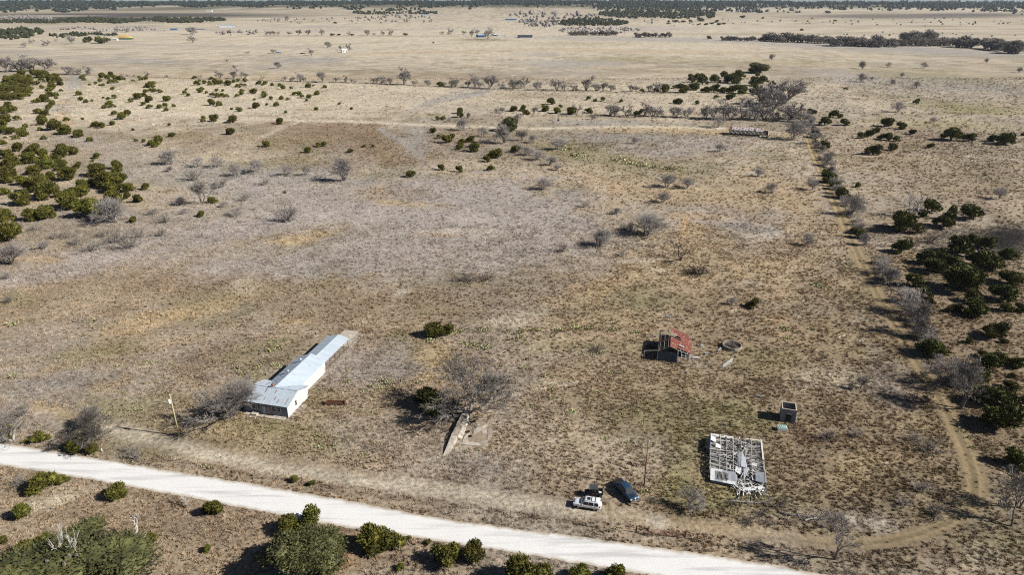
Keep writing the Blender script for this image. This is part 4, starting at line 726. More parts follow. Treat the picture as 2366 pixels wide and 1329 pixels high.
woods("distant_woodland", "dark evergreen woods covering the hills along the skyline", [(-60, 5, 640, 20, 2600, 6), (-60, 18, 270, 28, 700, 6), (300, 10, 660, 24, 900, 6), (640, 4, 1300, 19, 2800, 6), (820, 12, 1180, 21, 600, 7), (1180, 4, 1900, 17, 2800, 6), (1380, 14, 1760, 28, 1100, 6), (1700, 4, 2420, 16, 2800, 6), (1766, 10, 1800, 22, 60, 6), (1960, 10, 2400, 17, 500, 6), (1180, 12, 1290, 19, 90, 6)], (.026, .036, .026), 1)
woods("distant_thicket", "dark green thicket strip on the far plain", [(0, 47, 140, 54, 240, 6), (130, 43, 330, 53, 520, 6), (330, 42, 520, 52, 330, 6), (1385, 24, 1650, 42, 700, 6), (1280, 44, 1450, 60, 420, 6), (815, 26, 1010, 33, 190, 5), (-10, 68, 80, 92, 90, 9), (80, 70, 100, 80, 10, 9), (115, 78, 200, 86, 60, 7), (205, 78, 270, 82, 40, 6)], (.036, .042, .02), 2)
woods("distant_brush", "grey leafless brush on the far plain", [(0, 38, 120, 45, 120, 5), (140, 62, 360, 74, 70, 5), (1180, 30, 1380, 44, 60, 7), (1200, 44, 1290, 62, 70, 7), (1290, 62, 1480, 78, 170, 4), (590, 40, 1000, 55, 60, 5), (820, 36, 1000, 44, 40, 5), (500, 72, 600, 80, 26, 7), (1700, 22, 1860, 30, 30, 8), (1766, 40, 2366, 60, 60, 4), (1766, 75, 2366, 88, 40, 4), (1480, 40, 1760, 60, 30, 4)], (.24, .22, .21), 3)
# small dotted bushes in the far pasture
M_GRASS = bpy.data.materials.new("dry_grass"); M_GRASS.use_nodes = True
t_ = M_GRASS.node_tree; b_ = t_.nodes["Principled BSDF"]; b_.inputs["Roughness"].default_value = .9; b_.inputs["Specular IOR Level"].default_value = .05
a_ = nd(t_, "ShaderNodeAttribute", attribute_name="tcol"); a_.attribute_type = 'INSTANCER'; t_.links.new(a_.outputs["Color"], b_.inputs["Base Color"])
def blades(seed, n, h, r, w, lean):
    rng = random.Random(seed); mb = MB()
    for _ in range(n):
        a = rng.uniform(0, 6.28); p = Vector((math.cos(a), math.sin(a), 0)) * rng.uniform(0, r); d = Vector((p.x * lean + rng.gauss(0, .2), p.y * lean + rng.gauss(0, .2), 1)).normalized()
        tuft_tri(mb, p, d, h * rng.uniform(.6, 1.1), w, rng)
    return bpy.data.objects.new("grass_tuft", mb.mesh("grass_tuft", M_GRASS))
TUFTS = [blades(1, 18, .46, .2, .045, 2.4), blades(2, 22, .32, .3, .05, 1.8), blades(3, 14, .85, .22, .022, .9)]
def in_poly(px, py, pts):
    c = np.zeros(px.shape, bool)
    for (a, b), (d, e) in zip(pts, pts[1:] + pts[:1]):
        k = ((b > py) != (e > py)) & (px < (d - a) * (py - b) / ((e - b) or 1e-9) + a); c ^= k
    return c
KEEP_OFF = [RU[:] + RL[::-1], [(565, 955), (578, 890), (612, 870), (690, 825), (745, 780), (800, 765), (830, 770), (815, 812), (715, 905), (668, 970)], [(1636, 1120), (1634, 1005), (1755, 1015), (1772, 1145)], [(1803, 976), (1806, 925), (1843, 930), (1838, 976)], [(1520, 838), (1545, 765), (1606, 790), (1600, 828)], [(1323, 1185), (1326, 1150), (1388, 1152), (1390, 1186)], [(1400, 1125), (1440, 1100), (1480, 1150), (1445, 1165)], [(1345, 1150), (1350, 1118), (1395, 1128), (1395, 1150)], [(1060, 1035), (1085, 970), (1140, 980), (1140, 1010), (1120, 1035)]]
def scatter(d0, d1, dens, seed, size):
    rng = np.random.default_rng(seed); xm = d1 * .82 + 25; n = int(dens * 2 * xm * (d1 - d0))
    X = rng.uniform(-xm, xm, n); Y = rng.uniform(d0, d1, n); k = np.abs(X) < Y * .80 + 22; X, Y = X[k], Y[k]
    px, py = to_px(X, Y, 0 * X)
    cl = VN.fbm(X / 3.5 + 5, Y / 3.5, 4); k = rng.random(len(X)) < np.clip((cl - .25) * 2.6, .25, 1)
    for pl in KEEP_OFF: k &= ~in_poly(px, py, pl)
    tr = in_poly(px, py, [(a + 3, b) for a, b in TL_] + [(a - 3, b) for a, b in TR_[::-1]]); k &= ~(tr & (rng.random(len(X)) < .93))
    vg = in_poly(px, py, VERGE); k &= ~(vg & (rng.random(len(X)) < .6)); vg = vg[k]
    X, Y = X[k], Y[k]; Z = hill(X, Y) + (VN2.fbm(X / 6, Y / 6, 3) - .5) * .12 * (Y < 700)
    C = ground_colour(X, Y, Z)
    lum = C.mean(1); sat = (C[:, 0] - C[:, 2]) / (C[:, 0] + 1e-6)
    kind = np.where(sat < .36, np.where(rng.random(len(X)) < .5, 2, 1), np.where(rng.random(len(X)) < .55, 0, 1))
    vr = np.clip((Y - 120) / 200, 0, 1); C = C * (rng.uniform(.85, 1.75, len(X)) * (1 - vr) + rng.uniform(.95, 1.4, len(X)) * vr)[:, None] * np.array([1.03, 1.0, .96]); br = rng.random(len(X)) < .09; C[br] *= np.array([.62, .52, .46])
    S = size * rng.uniform(.6, 1.5, len(X)); blackish = lum < .1; S[blackish] *= .5; S[vg] *= .5
    return X, Y, Z, np.clip(C, .01, .75), S, kind, rng.uniform(0, 6.28, len(X))
parts_ = [scatter(70, 150, 5.0, 1, .8), scatter(150, 260, 1.9, 2, 1.0), scatter(260, 460, .45, 3, 1.35), scatter(460, 800, .09, 4, 1.9)]
X, Y, Z, C, S, K, RT = (np.concatenate(q) for q in zip(*parts_))
me = bpy.data.meshes.new("dry_grass"); me.vertices.add(len(X)); me.vertices.foreach_set("co", np.stack([X, Y, Z - .02], 1).astype(np.float32).ravel())
def attr(n, typ, data, key):
    q = me.attributes.new(n, typ, 'POINT'); q.data.foreach_set(key, data)
attr("tcol", 'FLOAT_COLOR', np.concatenate([C, np.ones((len(C), 1))], 1).astype(np.float32).ravel(), "color"); attr("tsize", 'FLOAT', S.astype(np.float32), "value"); attr("trot", 'FLOAT', RT.astype(np.float32), "value"); attr("tkind", 'INT', K.astype(np.int32), "value")
me.update()
ng = bpy.data.node_groups.new("grass_scatter", 'GeometryNodeTree'); ng.interface.new_socket("Geometry", in_out='INPUT', socket_type='NodeSocketGeometry'); ng.interface.new_socket("Geometry", in_out='OUTPUT', socket_type='NodeSocketGeometry')
gi = ng.nodes.new("NodeGroupInput"); go_ = ng.nodes.new("NodeGroupOutput"); jn = ng.nodes.new("GeometryNodeJoinGeometry")
def named(n, typ):
    q = ng.nodes.new("GeometryNodeInputNamedAttribute"); q.data_type = typ; q.inputs["Name"].default_value = n; return q.outputs["Attribute"]
cx = ng.nodes.new("ShaderNodeCombineXYZ"); ng.links.new(named("trot", 'FLOAT'), cx.inputs["Z"])
for i, ob in enumerate(TUFTS):
    ip = ng.nodes.new("GeometryNodeInstanceOnPoints"); oi = ng.nodes.new("GeometryNodeObjectInfo"); oi.inputs["Object"].default_value = ob; oi.inputs["As Instance"].default_value = True
    cmp = ng.nodes.new("FunctionNodeCompare"); cmp.data_type = 'INT'; cmp.operation = 'EQUAL'
    ng.links.new(named("tkind", 'INT'), cmp.inputs[2]); cmp.inputs[3].default_value = i
    ng.links.new(gi.outputs[0], ip.inputs["Points"]); ng.links.new(oi.outputs["Geometry"], ip.inputs["Instance"]); ng.links.new(cmp.outputs[0], ip.inputs["Selection"])
    ng.links.new(cx.outputs[0], ip.inputs["Rotation"]); ng.links.new(named("tsize", 'FLOAT'), ip.inputs["Scale"]); ng.links.new(ip.outputs[0], jn.inputs[0])
ng.links.new(jn.outputs[0], go_.inputs[0])
go = inst("dry_grass", me); go.modifiers.new("scatter", 'NODES').node_group = ng
tag(go, "tussocks of dry tan grass and grey weeds over the pasture", None, None, "stuff")
print("GRASS", len(X))
# ------------------------------------------------------------------ buildings of the homestead
YAW = math.radians(-14)
RUST = (.20, .075, .04)
M_TIN = mat("white_tin", (.47, .54, .61), .4, .05, 2, metal=.0, rnd=.05, streak=((5.5, .35, 1), RUST, .64), spec=.4)
M_TIN2 = mat("white_tin_side", (.47, .54, .61), .4, .05, 2, metal=.0, rnd=.05, streak=((.35, 5.5, 1), RUST, .68), spec=.4)
M_RUSTY = mat("rusted_tin", (.24, .09, .05), .7, .35, 2.5, rnd=.15)
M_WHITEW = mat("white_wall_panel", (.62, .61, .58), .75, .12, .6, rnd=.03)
M_GREYW = mat("grey_and_shaded_wall", (.20, .225, .27), .8, .2, 2.5, rnd=.08)  # blue-grey, darkened to carry the shade on the barn's front; also plain grey parts
M_GLASS = mat("dark_glass", (.02, .024, .03), .12, .1, 1, spec=.5)
M_CONC = mat("old_concrete", (.34, .295, .245), .9, .32, 1.3, bump=.3)
M_CONCL = mat("pale_concrete", (.46, .41, .345), .9, .3, 1.2, bump=.3)
M_PIPE = mat("rusty_pipe", (.17, .085, .055), .7, .3, 4)
M_WOOD = mat("weathered_wood", (.40, .385, .365), .85, .3, 4, rnd=.22)
M_WOODL = mat("bleached_board", (.62, .60, .57), .8, .2, 4, rnd=.12)
M_WOODD = mat("dark_timber", (.085, .07, .06), .9, .3, 4, rnd=.2)
M_RED = mat("red_rust_tin", (.235, .085, .062), .65, .3, 2, rnd=.12, streak=((2.2, .8, 1), (.34, .20, .15), .56))
M_GALV = mat("galvanised_sheet", (.50, .53, .57), .4, .12, 3, metal=.4, rnd=.12)
M_BLOCK = mat("grey_block", (.25, .25, .25), .9, .22, 3, rnd=.10)
M_BLOCKL = mat("pale_block_cap", (.50, .46, .38), .9, .15, 3, rnd=.1)
M_WHITE = mat("white_paint", (.72, .72, .70), .5, .05, 2)
M_BLACK = mat("black_rubber", (.02, .02, .021), .8, .3, 5)
M_TEAL = mat("teal_cloth", (.10, .42, .33), .8, .3, 8)
M_DIRT = mat("bare_dirt", (.30, .235, .17), .95, .25, 1.2, bump=.4)
M_PALEDOOR = mat("faded_door", (.46, .50, .56), .7, .12, 2)
M_PINKDOOR = mat("faded_red_door", (.40, .26, .22), .7, .15, 2)
def sheets(parent, p00, p10, p11, p01, n, m, name="roof_sheet", th=.035, lift=.0, skip=(), special=None):
    """roof slope cut into n sheets running from the ridge (p00-p10) down to the eave (p01-p11)"""
    a, b, c, d = (Vector(q) for q in (p00, p10, p11, p01)); out = []
    nrm = (b - a).cross(d - a).normalized()
    if nrm.z < 0: nrm = -nrm
    for i in range(n):
        if i in skip: continue
        t0, t1 = i / n, (i + 1) / n; g = .06 / n
        q = [a.lerp(b, t0 - g), a.lerp(b, t1 + g), d.lerp(c, t1 + g), d.lerp(c, t0 - g)]
        off = nrm * (lift + (.012 if i % 2 else 0) + R.uniform(0, .006)); q = [v + off for v in q]
        if ((q[1] - q[0]).cross(q[2] - q[0])).dot(nrm) < 0: q = q[::-1]
        mb = MB(); mb.slab(q, th)
        e0 = a.lerp(b, t0) + off + nrm * (th + .01); e1 = d.lerp(c, t0) + off + nrm * (th + .01); mb.tube(e0, e1, .022, n=4)     # raised seam
        out.append(mb.build(name, (special or {}).get(i, m), parent))
    return out
def window(parent, c, w, h, axis, panes=2, deep=.05, frame=None):
    """axis 'x': in a wall that faces -y; 'y': in a wall that faces +x"""
    fr = MB(); P = lambda u, z, o: Vector((c[0] + u, c[1] - o, c[2] + z)) if axis == 'x' else Vector((c[0] + o, c[1] + u, c[2] + z))
    D = lambda u, z, o: (abs(u), abs(o), abs(z)) if axis == 'x' else (abs(o), abs(u), abs(z))
    for s in (-1, 1): fr.box(P(s * w / 2, 0, deep / 2), D(.08, h + .1, deep)); fr.box(P(0, s * h / 2, deep / 2), D(w, .08, deep))
    fr.box(P(0, 0, deep / 2), D(w, .04, deep * .8))
    o = fr.build("window_frame", frame or M_WHITE, parent)
    for s in (-1, 1):
        g_ = MB(); g_.box(P(0, s * h / 4, .02), D(w - .1, h / 2 - .08, .02)); g_.build("window_pane", M_GLASS, o)
    return o
# --- long white barn
bo = on(667, 966); barn = thing("long_barn", "long white tin-roofed barn of three joined wings with pipe pens behind", "barn", (bo.x, bo.y, 0), YAW)
W1, D1, EV, RG = 10.6, 8.4, 2.9, 4.25
def wall(parent, lo, hi, m, name="wall"): b = MB(); b.b2(lo, hi); return b.build(name, m, parent)
# front wall: boards between openings
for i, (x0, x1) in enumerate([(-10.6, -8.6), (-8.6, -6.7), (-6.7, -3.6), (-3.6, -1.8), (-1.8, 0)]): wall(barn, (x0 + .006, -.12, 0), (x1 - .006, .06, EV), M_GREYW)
for x in (-8.1, -6.9 + .1, -3.3, -2.0): window(barn, (x, -.12, 1.75), .8, 1.2, 'x')
for x, m in ((-5.6, M_PALEDOOR), (-4.6, M_PINKDOOR)):
    d = MB(); d.b2((x - .42, -.17, .05), (x + .42, -.12, 2.15)); dd = d.build("door", m, barn); h = MB(); h.tube((x + .33, -.17, 1.05), (x + .33, -.25, 1.05), .03); h.build("handle", M_PIPE, dd)
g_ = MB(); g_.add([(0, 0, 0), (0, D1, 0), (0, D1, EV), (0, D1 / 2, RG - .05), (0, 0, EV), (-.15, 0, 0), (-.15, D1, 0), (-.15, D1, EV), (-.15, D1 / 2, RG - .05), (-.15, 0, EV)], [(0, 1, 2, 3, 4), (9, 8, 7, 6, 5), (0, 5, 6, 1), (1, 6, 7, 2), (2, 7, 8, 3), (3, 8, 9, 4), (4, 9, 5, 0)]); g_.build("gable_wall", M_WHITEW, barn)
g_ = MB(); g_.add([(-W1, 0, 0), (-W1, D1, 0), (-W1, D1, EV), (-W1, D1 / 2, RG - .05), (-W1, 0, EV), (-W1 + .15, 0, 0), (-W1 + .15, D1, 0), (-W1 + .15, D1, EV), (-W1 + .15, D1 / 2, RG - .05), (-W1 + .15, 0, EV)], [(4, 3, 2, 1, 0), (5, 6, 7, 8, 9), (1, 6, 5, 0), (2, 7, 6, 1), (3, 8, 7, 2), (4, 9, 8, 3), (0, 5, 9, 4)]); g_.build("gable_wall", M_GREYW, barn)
wall(barn, (-10.45, D1 - .15, 0), (-8.9, D1, EV), M_WHITEW); wall(barn, (-1.7, D1 - .15, 0), (-.15, D1, EV), M_WHITEW)
window(barn, (0, 3.3, 1.7), .7, 1.3, 'y')
d = MB(); d.b2((0, 5.3, .05), (.04, 6.2, 2.1)); d.build("side_door", M_WHITEW, barn)
ov = .35; k = (RG - EV) / (D1 / 2)
sheets(barn, (-W1 - .3, D1 / 2, RG), (.3, D1 / 2, RG), (.3, -ov, EV - ov * k), (-W1 - .3, -ov, EV - ov * k), 13, M_TIN, special={12: M_TIN})
sheets(barn, (-W1 - .3, D1 / 2, RG), (.3, D1 / 2, RG), (.3, D1 + ov, EV - ov * k), (-W1 - .3, D1 + ov, EV - ov * k), 13, M_TIN)
# narrow rust strips along a few laps
for x, y0, y1 in ((-.6, .2, 1.9), (-2.6, .3, 1.3), (-3.6, .9, 1.9), (-5.9, .6, 1.5), (-4.4, 2.6, 3.6), (-6.7, 2.5, 3.9), (-8.2, 5.0, 6.9), (-9.7, 4.9, 7.0), (-2.8, 5.2, 6.2)):
    z = lambda y: (RG - abs(y - D1 / 2) * k) + .075
    s_ = MB(); s_.slab([(x - .07, y0, z(y0)), (x + .07, y0, z(y0)), (x + .07, y1, z(y1)), (x - .07, y1, z(y1))], .006); s_.build("rust_strip", M_RUSTY, barn)
rc = MB(); rc.box((-W1 / 2, D1 / 2, RG + .07), (W1 + .6, .3, .05)); rc.build("ridge_cap", M_TIN, barn)
# middle wing
x0, x1, xr, y0, y1 = -8.8, -1.75, -5.3, D1, 19.8
km = (RG - EV) / (xr - x0)
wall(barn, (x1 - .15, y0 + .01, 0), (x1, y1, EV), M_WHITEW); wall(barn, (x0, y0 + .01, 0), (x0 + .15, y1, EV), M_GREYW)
g_ = MB(); g_.slab([(x0 + .15, y1 - .12, 0), (x1 - .15, y1 - .12, 0), (x1 - .15, y1 - .12, EV - .05), (xr, y1 - .12, RG - .06), (x0 + .15, y1 - .12, EV - .05)], -.1); g_.build("end_wall", M_GREYW, barn)
yv = lambda x: D1 / 2 + abs(x - xr) * km / k
for sx, xe in ((1, x1 + .3), (-1, x0 - .3)):
    ze = RG - abs(xe - xr) * km
    sheets(barn, (xr, D1 / 2 + .1, RG + .05), (xr, y1 + .25, RG + .05), (xe, y1 + .25, ze + .05), (xe, yv(xe), ze + .05), 12, M_TIN2)
rc = MB(); rc.box((xr, (D1 / 2 + y1) / 2, RG + .12), (.3, y1 - D1 / 2, .05)); rc.build("ridge_cap", M_TIN2, barn)
for x, y, z0, m in ((-6.2, 11.0, 4.0, M_GALV), (-6.2, 16.6, 4.0, M_GALV), (-5.9, 4.35, 4.25, M_RUSTY)):
    v = MB(); v.lathe([(.16, z0 - .3), (.16, z0 + .25), (.3, z0 + .32), (.36, z0 + .5), (.3, z0 + .68), (.1, z0 + .76), (.0, z0 + .76)], 12, (x, y, 0)); v.build("roof_vent", m, barn, True)
# rear milking shed, open to the pens
x0, x1, xr, y0, y1, er, rr = -7.7, -2.1, -4.7, 19.9, 32.3, 2.4, 3.25
wall(barn, (x0, y0, 0), (x0 + .12, y1, er), M_GREYW); wall(barn, (x0 + .12, y1 - .12, 0), (xr, y1, er), M_GREYW)
for y in np.linspace(y0 + .3, y1 - .2, 6): p = MB(); p.tube((x1 + .1, y, 0), (x1 + .1, y, er), .07); p.build("post", M_PIPE, barn)
for xe in (x1 + .3, x0 - .3):
    ze = rr - abs(xe - xr) * (rr - er) / (xr - x0)
    sheets(barn, (xr, y0 + .02, rr), (xr, y1 + .3, rr), (xe, y1 + .3, ze), (xe, y0 + .02, ze), 12, M_TIN2, special={0: M_RUSTY, 1: M_TIN2} if xe < xr else None)
rc = MB(); rc.box((xr, (y0 + y1) / 2, rr + .07), (.26, y1 - y0, .05)); rc.build("ridge_cap", M_TIN2, barn)
s_ = MB(); s_.b2((-7.6, 32.3, -.05), (-1.6, 41.2, .12)); s_.build("concrete_pad", M_CONCL, barn)
s_ = MB(); s_.b2((-2.0, 19.0, -.05), (-.2, 32.29, .10)); s_.build("concrete_walk", M_CONC, barn)
s_ = MB(); s_.b2((-10.0, -1.35, -.05), (-.5, -.13, .16)); s_.build("porch_slab", M_CONCL, barn)
s_ = MB(); s_.b2((.02, .6, -.05), (1.5, 5.4, .10)); s_.build("side_slab", M_CONC, barn)
s_ = MB(); s_.b2((-8.4, -1.9, .0), (-6.9, -1.36, .10)); s_.b2((-8.3, -1.3, .16), (-6.9, -.5, .52)); s_.build("porch_step", M_CONCL, barn)
def rails(parent, pts, h, nr, post_r=.05, rail_r=.035, every=2.4, m=M_PIPE, z=0, name=("fence_post", "fence_rail")):
    for a, b in zip(pts, pts[1:]):
        a, b = Vector((*a, z)), Vector((*b, z)); n = max(1, round((b - a).length / every))
        for i in range(n + 1): q = a.lerp(b, i / n); p = MB(); p.tube(q, q + Vector((0, 0, h)), post_r); p.build(name[0], m, parent)
        for j in range(nr): zz_ = Vector((0, 0, h * (j + 1) / nr - .03)); p = MB(); p.tube(a + zz_, b + zz_, rail_r); p.build(name[1], m, parent)
rails(barn, [(-1.5, 19.3), (-1.5, 41.0)], 1.35, 2, .04, .03); rails(barn, [(-.75, 19.3), (-.75, 40.6)], 1.2, 1, .04, .03); rails(barn, [(-7.8, 32.6), (-7.8, 41.2)], 1.3, 3); rails(barn, [(-7.8, 41.3), (-4.2, 41.3)], 1.2, 2); rails(barn, [(-2.4, 41.3), (.4, 41.6)], 1.2, 2); rails(barn, [(.3, 8.2), (2.6, 8.0)], 1.5, 2, every=2.2); rails(barn, [(2.6, 8.0), (2.4, 6.2)], 1.5, 1, every=2.2)
# --- rusty cattle feeder
fo = on(776, 935); fd = thing("cattle_feeder", "rusty steel cattle feeder trough with rack beside the barn", "feeder", (fo.x, fo.y, 0), math.radians(-2))
b = MB(); b.b2((-2.1, -.45, .25), (2.1, -.40, .75)); b.b2((-2.1, .40, .25), (2.1, .45, .75)); b.b2((-2.1, -.4, .25), (2.1, .4, .30)); b.build("trough", M_PIPE, fd)
for s in (-1, 1): b = MB(); b.b2((s * 2.15 - .04, -.5, .1), (s * 2.15 + .04, .5, .95)); b.build("end_panel", mat("red_rust", (.15, .055, .045), .7, .25, 3), fd)
for x in (-2.1, 0, 2.1): b = MB(); b.tube((x, .42, 0), (x, .62, 1.5), .04); b.build("rack_post", M_PIPE, fd)
for z in (.95, 1.5): b = MB(); b.tube((-2.1, .42 + .2 * z / 1.5, z), (2.1, .42 + .2 * z / 1.5, z), .035); b.build("rack_rail", M_PIPE, fd)
for i in range(12): x = -1.95 + i * .355; b = MB(); b.tube((x, .5, .75), (x, .62, 1.48), .015, n=4); b.build("rack_bar", M_PIPE, fd)
for x in (-1.9, 1.9): b = MB(); b.tube((x, -.35, 0), (x, -.35, .26), .05); b.build("leg", M_PIPE, fd)
# --- poles
p = on(414, 1008); po = thing("utility_pole", "pale wooden utility pole with white transformer above the gravel road", "utility pole", p)
b = MB(); b.tube((0, 0, -.2), (0, 0, 10.2), .17, .11, 10); b.build("pole", mat("pale_pole", (.42, .38, .22), .85, .15, 3), po, True)
b = MB(); b.lathe([(.02, 0), (.26, 0), (.28, .05), (.28, .9), (.2, 1.0), (.02, 1.02)], 12, (-.35, -.1, 7.9)); tr_ = b.build("transformer", M_WHITE, po, True)
for s in (-.12, .12): b = MB(); b.lathe([(.05, 0), (.07, .08), (.05, .14), (.06, .2), (.02, .26)], 8, (-.35 + s, -.1, 8.9)); b.build("bushing", M_GREYW, tr_)
b = MB(); b.box((0, 0, 9.3), (1.5, .1, .1)); b.build("crossarm", M_WOOD, po)
for x in (-.65, 0.0, .65): b = MB(); b.lathe([(.05, 0), (.08, .06), (.05, .12), (.07, .18), (.02, .24)], 8, (x, 0, 9.35 if x else 10.2)); b.build("insulator", M_GLASS, po)
b = MB(); b.tube((.1, 0, 8.5), (.75, 0, 8.8), .03); b.tube((.1, 0, 7.9), (.7, 0, 8.3), .03); b.build("bracket", M_GALV, po)
p = on(419, 1003); ps = inst("fence_post", (lambda b: (b.tube((0, 0, -.1), (0, 0, 1.3), .13, .12, 8), b.mesh("post", M_RUSTY))[1])(MB()), None, p); tag(ps, "short rusty post standing beside the utility pole", "post")
p = on(1488, 1124); po = thing("lamp_pole", "tall rusty steel pole with a small lamp beside the blue pickup", "lamp pole", p)
b = MB(); b.tube((0, 0, -.2), (0, 0, 10.0), .12, .09, 8); b.build("pole", mat("brown_steel", (.19, .09, .055), .7, .25, 3), po, True)
b = MB(); b.lathe([(.02, .0), (.2, .02), (.17, .2), (.1, .3), (.06, .42), (.02, .44)], 10, (.05, -.1, 9.9)); b.build("lamp", M_GALV, po, True)
b = MB(); b.tube((0, 0, 9.7), (.05, -.25, 10.15), .025); b.build("arm", M_GALV, po)
# --- concrete wall ramp, broken slab and tyres
c = on(1023, 1056); fw = thing("concrete_wall", "low concrete wall stub sloping down to the yard, under the big bare tree", "wall", (c.x, c.y, 0), 0)
A, B, C_, E_ = on(1022, 1058) - c, on(1045, 1018) - c, on(1073, 955) - c, on(1040, 1018)
dv = (Vector((C_.x, C_.y, 0))).normalized(); sv = Vector((dv.y, -dv.x, 0)); L = Vector((C_.x, C_.y, 0)).length
def along(t, s, z): return dv * (L * t) + sv * s + Vector((0, 0, z))
b = MB(); q = [(0, .05, .0), (.36, .72, .9)]
b.add([along(0, 0, -.1), along(0, .9, -.1), along(.38, 0, -.1), along(.38, 1.25, -.1), along(0, 0, .12), along(0, .9, .12), along(.38, 0, 1.0), along(.38, 1.25, 1.0)], [(0, 2, 3, 1), (4, 5, 7, 6), (0, 1, 5, 4), (1, 3, 7, 5), (3, 2, 6, 7), (2, 0, 4, 6)]); b.build("sloping_wing", M_CONCL, fw)
for t0, t1, m in ((.38, .70, M_CONC), (.70, 1.0, mat("darker_concrete", (.27, .25, .22), .95, .3, 1.5, bump=.4))):  # far block gets a darker concrete tone
    b = MB(); b.add([along(t0 + .001, -.05, -.1), along(t0 + .001, 1.3, -.1), along(t1, -.05, -.1), along(t1, 1.3, -.1), along(t0 + .001, -.05, 1.02), along(t0 + .001, 1.3, 1.02), along(t1, -.05, 1.05), along(t1, 1.3, 1.05)], [(0, 2, 3, 1), (4, 5, 7, 6), (0, 1, 5, 4), (1, 3, 7, 5), (3, 2, 6, 7), (2, 0, 4, 6)]); b.build("wall_block", m, fw)
b = MB(); b.add([along(.39, 1.31, -.1), along(.39, 2.1, -.1), along(.98, 1.31, -.1), along(.98, 1.7, -.1), along(.39, 1.31, .5), along(.39, 1.9, .22), along(.98, 1.31, .5), along(.98, 1.6, .3)], [(0, 2, 3, 1), (4, 5, 7, 6), (0, 1, 5, 4), (1, 3, 7, 5), (3, 2, 6, 7), (2, 0, 4, 6)]); b.build("ledge", M_CONCL, fw)
sc_ = on(1105, 1008); slab_ = thing("broken_slab", "broken pale concrete slab around a weedy pit beside the concrete wall", "slab", (sc_.x, sc_.y, 0))
rng = random.Random(3); ring = []
SL = [[(1058, 1026), (1090, 1022), (1110, 1026), (1108, 1032), (1085, 1031), (1058, 1027)], [(1108, 1026), (1122, 1018), (1130, 1020), (1122, 1030), (1109, 1032)], [(1072, 1012), (1082, 1000), (1086, 1002), (1080, 1014), (1083, 1022), (1068, 1024)], [(1097, 985), (1101, 977), (1110, 980), (1108, 988), (1100, 992)], [(1094, 993), (1110, 988), (1122, 982), (1128, 984), (1112, 996), (1096, 1003)], [(1126, 995), (1134, 991), (1142, 993), (1141, 1001), (1128, 1003)], [(1127, 1006), (1137, 1005), (1136, 1016), (1126, 1018)], [(1112, 998), (1124, 993), (1126, 1003), (1116, 1004)]]
for pl in SL:
    pts = [on(*q) - sc_ for q in pl]; b = MB(); poly = [(q.x, q.y) for q in pts]
    area = sum(a[0] * e[1] - e[0] * a[1] for a, e in zip(poly, poly[1:] + poly[:1]))
    b.prism(poly if area > 0 else poly[::-1], -.05, .13 + rng.uniform(-.03, .05)); b.build("slab_piece", rng.choice([M_CONCL, M_CONC]), slab_)
b = MB(); poly = [(on(x, y) - sc_) for x, y in ((1062, 1026), (1110, 1032), (1132, 1018), (1142, 996), (1120, 972), (1096, 972), (1080, 985), (1074, 1008))]; b.prism([(q.x, q.y) for q in poly], -.05, .06); b.build("pit_floor", M_DIRT, slab_)
def torus(mb, R_, r, n=18, k=8):
    vs = [((R_ + r * math.cos(j * 6.2832 / k)) * math.cos(i * 6.2832 / n), (R_ + r * math.cos(j * 6.2832 / k)) * math.sin(i * 6.2832 / n), r * math.sin(j * 6.2832 / k)) for i in range(n) for j in range(k)]
    return mb.add(vs, [(i * k + j, ((i + 1) % n) * k + j, ((i + 1) % n) * k + (j + 1) % k, i * k + (j + 1) % k) for i in range(n) for j in range(k)])
tyre = torus(MB(), .27, .11).mesh("old_tyre", M_BLACK, True)
for (x, y), l in zip(((1096, 976), (1082, 1000), (1087, 1010)), ("old black tyre on the far side of the broken slab", "old black tyre leaning on the concrete wall ledge", "old black tyre lying flat at the pit's near rim")):
    q = on(x, y); o = inst("old_tyre", tyre, None, (q.x, q.y, .22), (R.uniform(-.15, .15), R.uniform(-.15, .15), 0)); tag(o, l, "tyre", "old tyres on the broken slab")
# --- red-roofed shed
so = on(1560, 838); sh = thing("red_shed", "leaning shed with rusted red tin roof and half its sheets gone", "shed", (so.x, so.y, 0), YAW)
# local frame: x along front, y back; measured from the photo
RX, RZ, EL, ER, EZL, EZR, DB = -1.6, 4.4, -4.4, 3.4, 2.9, 2.55, 10.0
for i in range(9):
    y = -.2 + DB * i / 8; b = MB(); b.tube((RX, y, RZ - .12), (ER + .3, y, EZR - .12), .055, n=4); b.build("rafter", M_WOODL, sh)
    if i in (0, 1, 2, 3, 5, 6, 7, 8): b = MB(); b.tube((RX, y, RZ - .12), (EL - .1, y, EZL - .1), .05, n=4); b.build("rafter", M_WOOD, sh)
for t in (.15, .5, .85):
    b = MB(); b.tube((RX + (ER - RX) * t, -.4, RZ - .05 + (EZR - RZ) * t), (RX + (ER - RX) * t, DB, RZ - .05 + (EZR - RZ) * t), .04, n=4); b.build("batten", M_WOODL, sh)
    b = MB(); b.tube((RX + (EL - RX) * t, -.4, RZ - .05 + (EZL - RZ) * t), (RX + (EL - RX) * t, DB, RZ - .05 + (EZL - RZ) * t), .04, n=4); b.build("batten", M_WOOD, sh)
f = lambda y, t: (RX + (ER - RX) * t, y, RZ + (EZR - RZ) * t)
